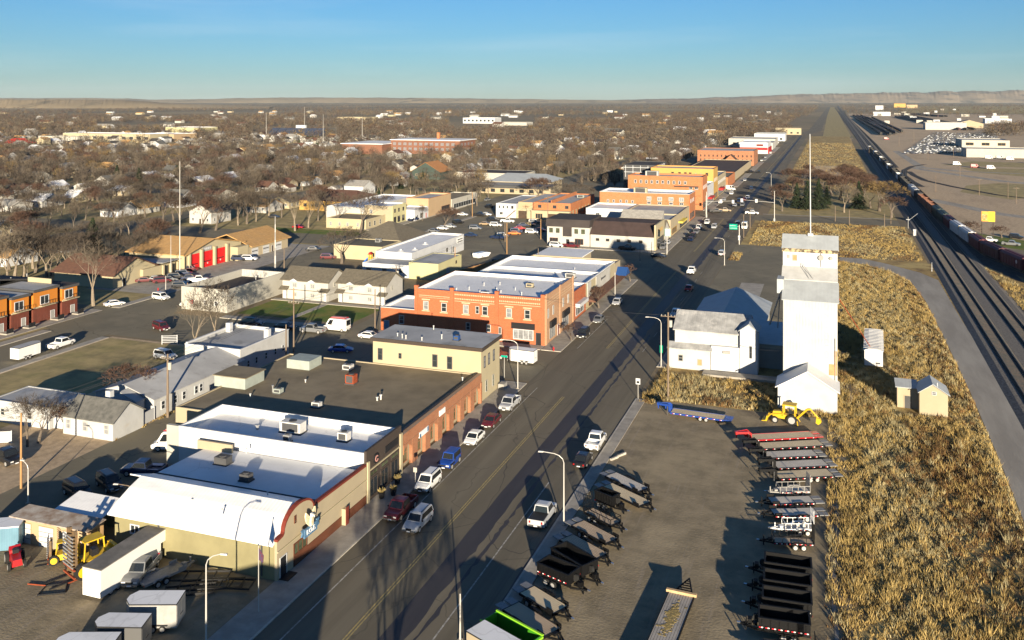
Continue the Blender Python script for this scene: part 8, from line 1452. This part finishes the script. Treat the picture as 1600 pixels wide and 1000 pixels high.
for i in range(n): MB().prism([(-42 + i * 12.2, 0, 1), (-31 + i * 12.2, 0, 1), (-31 + i * 12.2, 14, 1), (-42 + i * 12.2, 14, 1)], [(-42 + i * 12.2, 0, 1.6), (-31 + i * 12.2, 0, 1.6), (-31 + i * 12.2, 14, 11), (-42 + i * 12.2, 14, 11)]).build('seating_bay', mat('bleacher_navy', (.04, .05, .08), (.06, .07, .10), scale=.6, rough=.6), R, world=False)
MB().box(-5, 10, 14.5, 18, 10, 15).build('press_box', M['white'], R, world=False)
for px, py in ((416, 214), (476, 205), (505, 216), (566, 222), (505, 224)): mast('floodlight_mast', 'stadium floodlight mast beside the bleachers', px, py, py - 38, .3, M['steelpole'])
sheet('sports_field', [gp(*q) for q in ((440, 226), (640, 226), (600, 212), (470, 213))], .03, M['lawn']); sheet('field', [gp(*q) for q in ((0, 240), (290, 232), (280, 220), (0, 226))], .03, M['drylawn'])
fb('white_hospital', 'bright white flat-roofed block far beyond the school', 748, 193, 72, 40, 12, 'white', 'roofwhite', nwin=8, fm='greyp'); fb('grey_store', 'low grey store beside the bright white block', 800, 196, 60, 40, 6, 'stucco', 'roofgrey'); fb('brown_lodge', 'long low lodge with dark roof beyond the sports field', 552, 189, 90, 40, 9, 'cream', 'roofblack', nwin=6)
fr_ = random.Random(8)
for i in range(95):
    Y = fr_.uniform(1150, 3600); X = fr_.uniform(-.58, .30) * Y; x, y = CT * X - ST * Y, ST * X + CT * Y
    if x > -120: continue
    (wm, wn_), (rm, rn_) = fr_.choice(WALLS), fr_.choice(ROOFS); w, d = fr_.uniform(12, 26), fr_.uniform(10, 16); sx = scr(x, y)[0]; zone = 'at far left' if sx < 300 else ('beyond the bleachers' if sx < 600 else ('beyond the brick school' if sx < 850 else 'past the brick blocks'))
    R = thing('distant_house', '%s house, %s roof, in far trees %s' % (wn_, rn_, zone), 'house', (x, y, 0), fr_.uniform(-.2, .2), 'distant houses'); he = fr_.uniform(4, 6); MB().ext([(-d / 2, 0), (d / 2, 0), (d / 2, he), (0, he + 3), (-d / 2, he)], 'x', -w / 2, w / 2).build('wall', M[wm], R, world=False); MB().ext([(-d / 2 - .5, he - .2), (0, he + 3.05), (d / 2 + .5, he - .2), (d / 2 + .5, he + .1), (0, he + 3.4), (-d / 2 - .5, he + .1)], 'x', -w / 2 - .5, w / 2 + .5).build('roof', M[rm], R, world=False)
# rail yard on the right
def yardtrack(pts, gauge=.75, name='yard_track'):
    q = [gp(*p) for p in pts]; n = len(q); mb = MB(); mb.add([(x - 2, y, .03) for x, y in q] + [(x + 2, y, .03) for x, y in q], [(i, n + i, n + i + 1, i + 1) for i in range(n - 1)]); o = struct(name, mb, M['ballast_dark'])
    for s in (-gauge, gauge): MB().path([(x + s, y, .12) for x, y in q], .09, 4).build('rail', M['rail'], o)
yardtrack(((1440, 292), (1424, 283), (1412, 274), (1413, 266), (1425, 260), (1445, 257))); yardtrack(((1640, 314), (1560, 305), (1490, 292), (1445, 282), (1428, 274), (1420, 268)), .75); yardtrack(((1437, 306), (1405, 272), (1380, 250), (1352, 222), (1330, 198), (1312, 178), (1304, 168)))
for dx in range(4): yardtrack(((1400 - dx * 7, 262 - dx * 2), (1368 - dx * 5, 226 - dx * 2), (1340 - dx * 3, 198 - dx), (1318, 176 - dx)))
for k_, q_ in enumerate((((1640, 345), (1560, 335), (1500, 322), (1450, 312)), ((1640, 290), (1570, 284), (1500, 274), (1446, 266), (1425, 262)), ((1400, 236), (1440, 262), (1500, 268), (1600, 272)))):
    q2 = [gp(*p_) for p_ in q_]; n_ = len(q2); mb = MB(); mb.add([(x - 3.2, y, .012 + .003 * k_) for x, y in q2] + [(x + 3.2, y + 5, .012 + .003 * k_) for x, y in q2], [(i, n_ + i, n_ + i + 1, i + 1) for i in range(n_ - 1)]); struct('dirt_track', mb, M['path'])
for k_, q_ in enumerate((((1500, 300), (1580, 312), (1640, 306), (1640, 290), (1560, 286), (1510, 290)), ((1470, 258), (1600, 262), (1640, 256), (1520, 252)), ((1400, 176), (1640, 178), (1640, 166), (1420, 166)), ((1500, 262), (1530, 270), (1600, 276), (1640, 270), (1600, 264)))): sheet('dry_patch', [gp(*p_) for p_ in q_], .009 + .002 * k_, M['drylawn'])
yg = random.Random(4)
for r_, (p0, p1, n, lb) in enumerate((((1378, 212), (1312, 170), 30, 'dark string of parked hopper cars on the first yard track'), ((1368, 198), (1318, 174), 26, 'dark string of parked hopper cars on the second yard track'), ((1386, 208), (1345, 182), 26, 'dark string of tank cars curving through the yard'), ((1505, 205), (1382, 180), 34, 'long dark string of cars behind the pale warehouse'), ((1500, 200), (1400, 180), 30, 'second dark string of cars behind the pale warehouse'), ((1470, 183), (1410, 178), 20, 'short dark string of cars at the back of the yard'))):
    (x0, y0), (x1, y1) = gp(*p0), gp(*p1); L = math.hypot(x1 - x0, y1 - y0); n = max(6, int(L / 17)); a = math.atan2(y1 - y0, x1 - x0); nx_, ny_ = math.sin(a), -math.cos(a)
    for k_ in range(3):
        R = thing('string_of_cars', lb if k_ == 0 else lb + (', next to it' if k_ == 1 else ', two over'), 'rail cars', (x0 + nx_ * 11 * k_, y0 + ny_ * 11 * k_, 0), a)
        for i in range(yg.randrange(4), min(n, 70)): MB().ext([(-1.5, .9), (1.5, .9), (1.5, 3.9), (.9, 4.4), (-.9, 4.4), (-1.5, 3.9)], 'x', i * 17 + .6, i * 17 + 16).build('car_body', (cm['blk'], cm['blk'], cm['blk'], cm['dmaroon'])[yg.randrange(4)], R, world=False)
fb('pale_warehouse', 'pale metal warehouse in the rail yard', 1478, 203, 62, 40, 12, 'offwhite', 'roofgrey'); gable('tan_engine_shed', 'tan gabled shed beside the pale warehouse', gp(1515, 200)[0] - 22, gp(1515, 200)[0] + 22, gp(1515, 200)[1], gp(1515, 200)[1] + 40, 8, 14, 'tan', 'shingle_pale', 'y', .6, 'building', wins=False); fb('white_depot', 'small white depot far down the yard', 1378, 181, 50, 25, 12, 'white', 'roofwhite'); fb('white_tower_shed', 'white stepped shed beyond the depot', 1374, 172, 36, 25, 22, 'white', 'roofwhite'); fb('long_warehouse', 'long cream warehouse at the right edge of the yard', 1585, 247, 74, 34, 7.5, 'stucco', 'roofgrey'); fb('orange_end_warehouse', 'warehouse with orange doors left of the long cream warehouse', 1540, 232, 44, 50, 8.5, 'stucco', 'roofgrey', nwin=3, fm='gold'); fb('white_store', 'white flat store at the far right', 1560, 193, 50, 30, 10, 'white', 'roofwhite'); fb('tan_block', 'tan block far off beyond the yard', 1425, 169, 60, 40, 20, 'peach', 'roofgrey'); fb('yellow_plant', 'yellow plant building on the far plain', 1406, 168, 70, 40, 26, 'gold', 'roofgrey')
for i, (px, py) in enumerate(((1345, 302), (1500, 277), (1462, 300), (1530, 305), (1405, 228), (1428, 222), (1450, 250), (1475, 232), (1575, 310), (1588, 318), (1395, 208), (1358, 244), (1330, 232), (1512, 240), (1490, 245))): upole('thin pole standing in the rail yard', px, py, py - (26 if py > 270 else 16), i % 3 == 0, 'woodpole', r=.16)
# acres of parked vehicles, too small to pick apart
mb = MB(); cr_ = random.Random(12)
for i in range(40):
    for j in range(24):
        if cr_.random() < .12: continue
        u, v = i / 33, j / 19; px = 1438 + 125 * u - 24 * (1 - u) * (1 - v) + 14 * v; py = 240 - 27 * v - 5 * u * (1 - v) + 2 * math.sin(u * 3); x, y = gp(px, py)
        if px > 1536 + 24 * v: continue
        s = cr_.uniform(.9, 1.1); mb.box(x - .95, x + .95, y - 2.3 * s, y + 2.3 * s, .3, 1.0, cr_.randrange(5)); mb.box(x - .8, x + .8, y - 1.4, y + 1.1, 1.0, 1.6, 5 if cr_.random() < .3 else 4)
tag(mb.build('parked_vehicles', [PT['grey'], PT['grey'], PT['navy'], PT['navy'], PT['black'], PT['silver']]), 'acres of parked vehicles in the rail yard', 'cars', kind='stuff')
for i in range(40):
    px = cr_.uniform(1380, 1600); py = cr_.uniform(172, 196); x, y = gp(px, py); mb = MB()
    if i % 2: fb('yard_shed', 'small %s shed on the plain beyond the yard' % ('white' if i % 4 == 1 else 'grey'), px, py, cr_.uniform(8, 22), 12, cr_.uniform(4, 8), 'white' if i % 4 == 1 else 'stucco', 'roofgrey', 'shed', 'sheds beyond the yard')
for px, py, c in ((1523, 262, 'red'), (1617 - 2, 256, 'white'), (1545, 248, 'white'), (1562, 248, 'grey'), (1578, 250, 'white'), (1385, 178 + 40, 'red'), (1548, 264, 'white'), (1495, 258, 'white')):
    x, y = gp(px, py); simplecar('van', c, x, y, 10, '%s truck parked by the yard warehouses' % CN[c], 'trucks in the rail yard')
sheet('green_verge', [gp(*q) for q in ((1500, 375), (1640, 398), (1640, 382), (1510, 362))], .022, M['lawn']); sheet('tarmac_lot', [gp(*q) for q in ((1490, 380), (1640, 440), (1640, 396), (1520, 372))], .018, M['asphalt_old'])
fp = []
for _ in range(2600):
    px = rr_.uniform(1060, 1620); py = 156 + 1400 * 50 / rr_.uniform(2600, 9000); x, y = gp(px, py)
    if abs(x) < 60: continue
    fp.append((x, y))
for _ in range(160): fp.append(gp(rr_.uniform(1540, 1620), rr_.uniform(195, 214)))
forest('plain_trees', 'thin far rows of bare trees on the plain beyond the yard', fp, farp, 7, 13, 5, TM, (1.1, 1.6))
# hills: low ridges beyond the town, higher bluffs beyond the plain on the right
def ridge(name, y0, xs, prof, depth, m, seed, rough):
    rn = np.random.default_rng(seed); nx, ny = 260, 14; V = []; F = []
    ph = rn.uniform(0, 6.28, 24); fq = np.concatenate([rn.uniform(6, 30, 12), rn.uniform(30, 120, 12)]); am = np.concatenate([np.full(12, .09), np.full(12, .05)])
    for j in range(ny):
        v = j / (ny - 1); hgt = math.sin(min(1, v * 2.6) * PI / 2) if v < .6 else 1 - (v - .6) * .3
        for i in range(nx):
            u = i / (nx - 1); Y = y0 + depth * v; px = xs[0] + (xs[1] - xs[0]) * u; X = (px - HX) / FPX * y0 * (1 + .15 * v); h = np.interp(px, [p[0] for p in prof], [p[1] for p in prof]); g = sum(a * math.sin(f * u * 6.28 + p + v * f * .08) for a, f, p in zip(am, fq, ph)); H = max(0, h) * hgt * (1 + g * rough * (1.6 - v)); V.append((CT * X - ST * Y, ST * X + CT * Y, H if 0 < j else -2))
    for j in range(ny - 1):
        for i in range(nx - 1): a = j * nx + i; F.append((a, a + 1, a + nx + 1, a + nx))
    mb = MB(); mb.add(V, F); return tag(mb.build(name, m), kind='structure')
ridge('bluffs', 14500, (860, 1900), [(860, 8), (980, 52), (1090, 78), (1180, 112), (1260, 150), (1330, 158), (1420, 180), (1500, 192), (1580, 212), (1700, 220), (1900, 215)], 2600, M['bluff'], 3, .13)
ridge('hills', 13500, (-300, 1010), [(-300, 70), (0, 78), (120, 80), (190, 72), (230, 52), (330, 66), (400, 84), (520, 88), (640, 80), (760, 70), (860, 56), (1010, 40)], 2500, M['hill'], 5, .10)
ridge('hills', 5200, (-200, 420), [(-200, 46), (0, 52), (150, 52), (205, 46), (260, 28), (420, 8)], 900, M['hill'], 8, .08)
# the air itself
HZ = MB().box(-32000, 32000, -2500, 21000, -4, 420).build('haze', [])
hm = bpy.data.materials.new('haze_air'); hm.use_nodes = True; hn = hm.node_tree.nodes; hn.clear(); ho = hn.new('ShaderNodeOutputMaterial'); pv = hn.new('ShaderNodeVolumePrincipled'); pv.inputs['Color'].default_value = (.72, .88, 1.0, 1); pv.inputs['Density'].default_value = .000013; pv.inputs['Anisotropy'].default_value = 0.0; hm.node_tree.links.new(pv.outputs[0], ho.inputs['Volume']); HZ.data.materials.append(hm); tag(HZ, 'thin pale air over the town', 'haze', kind='stuff')
# ------------------------------------------------------------------ labels that single out one thing
ORD = ['first', 'second', 'third', 'fourth', 'fifth', 'sixth', 'seventh', 'eighth', 'ninth', 'tenth', 'eleventh', 'twelfth', 'thirteenth', 'fourteenth', 'fifteenth', 'sixteenth', 'seventeenth', 'eighteenth', 'nineteenth', 'twentieth']
bylab = {}
for o in SC.objects:
    if o.parent is None and 'label' in o and not (o.get('share') or o.name in SHARED): bylab.setdefault(o['label'], []).append(o)
for lb, os_ in bylab.items():
    if len(os_) > 1:
        os_.sort(key=lambda o: scr(o.location[0], o.location[1])[0])
        for i, o in enumerate(os_):
            w = 'leftmost' if i == 0 else ('rightmost' if i == len(os_) - 1 else (ORD[i] if i < 20 else '%dth' % (i + 1)) + ' from the left')
            o['label'] = lb + ', ' + w
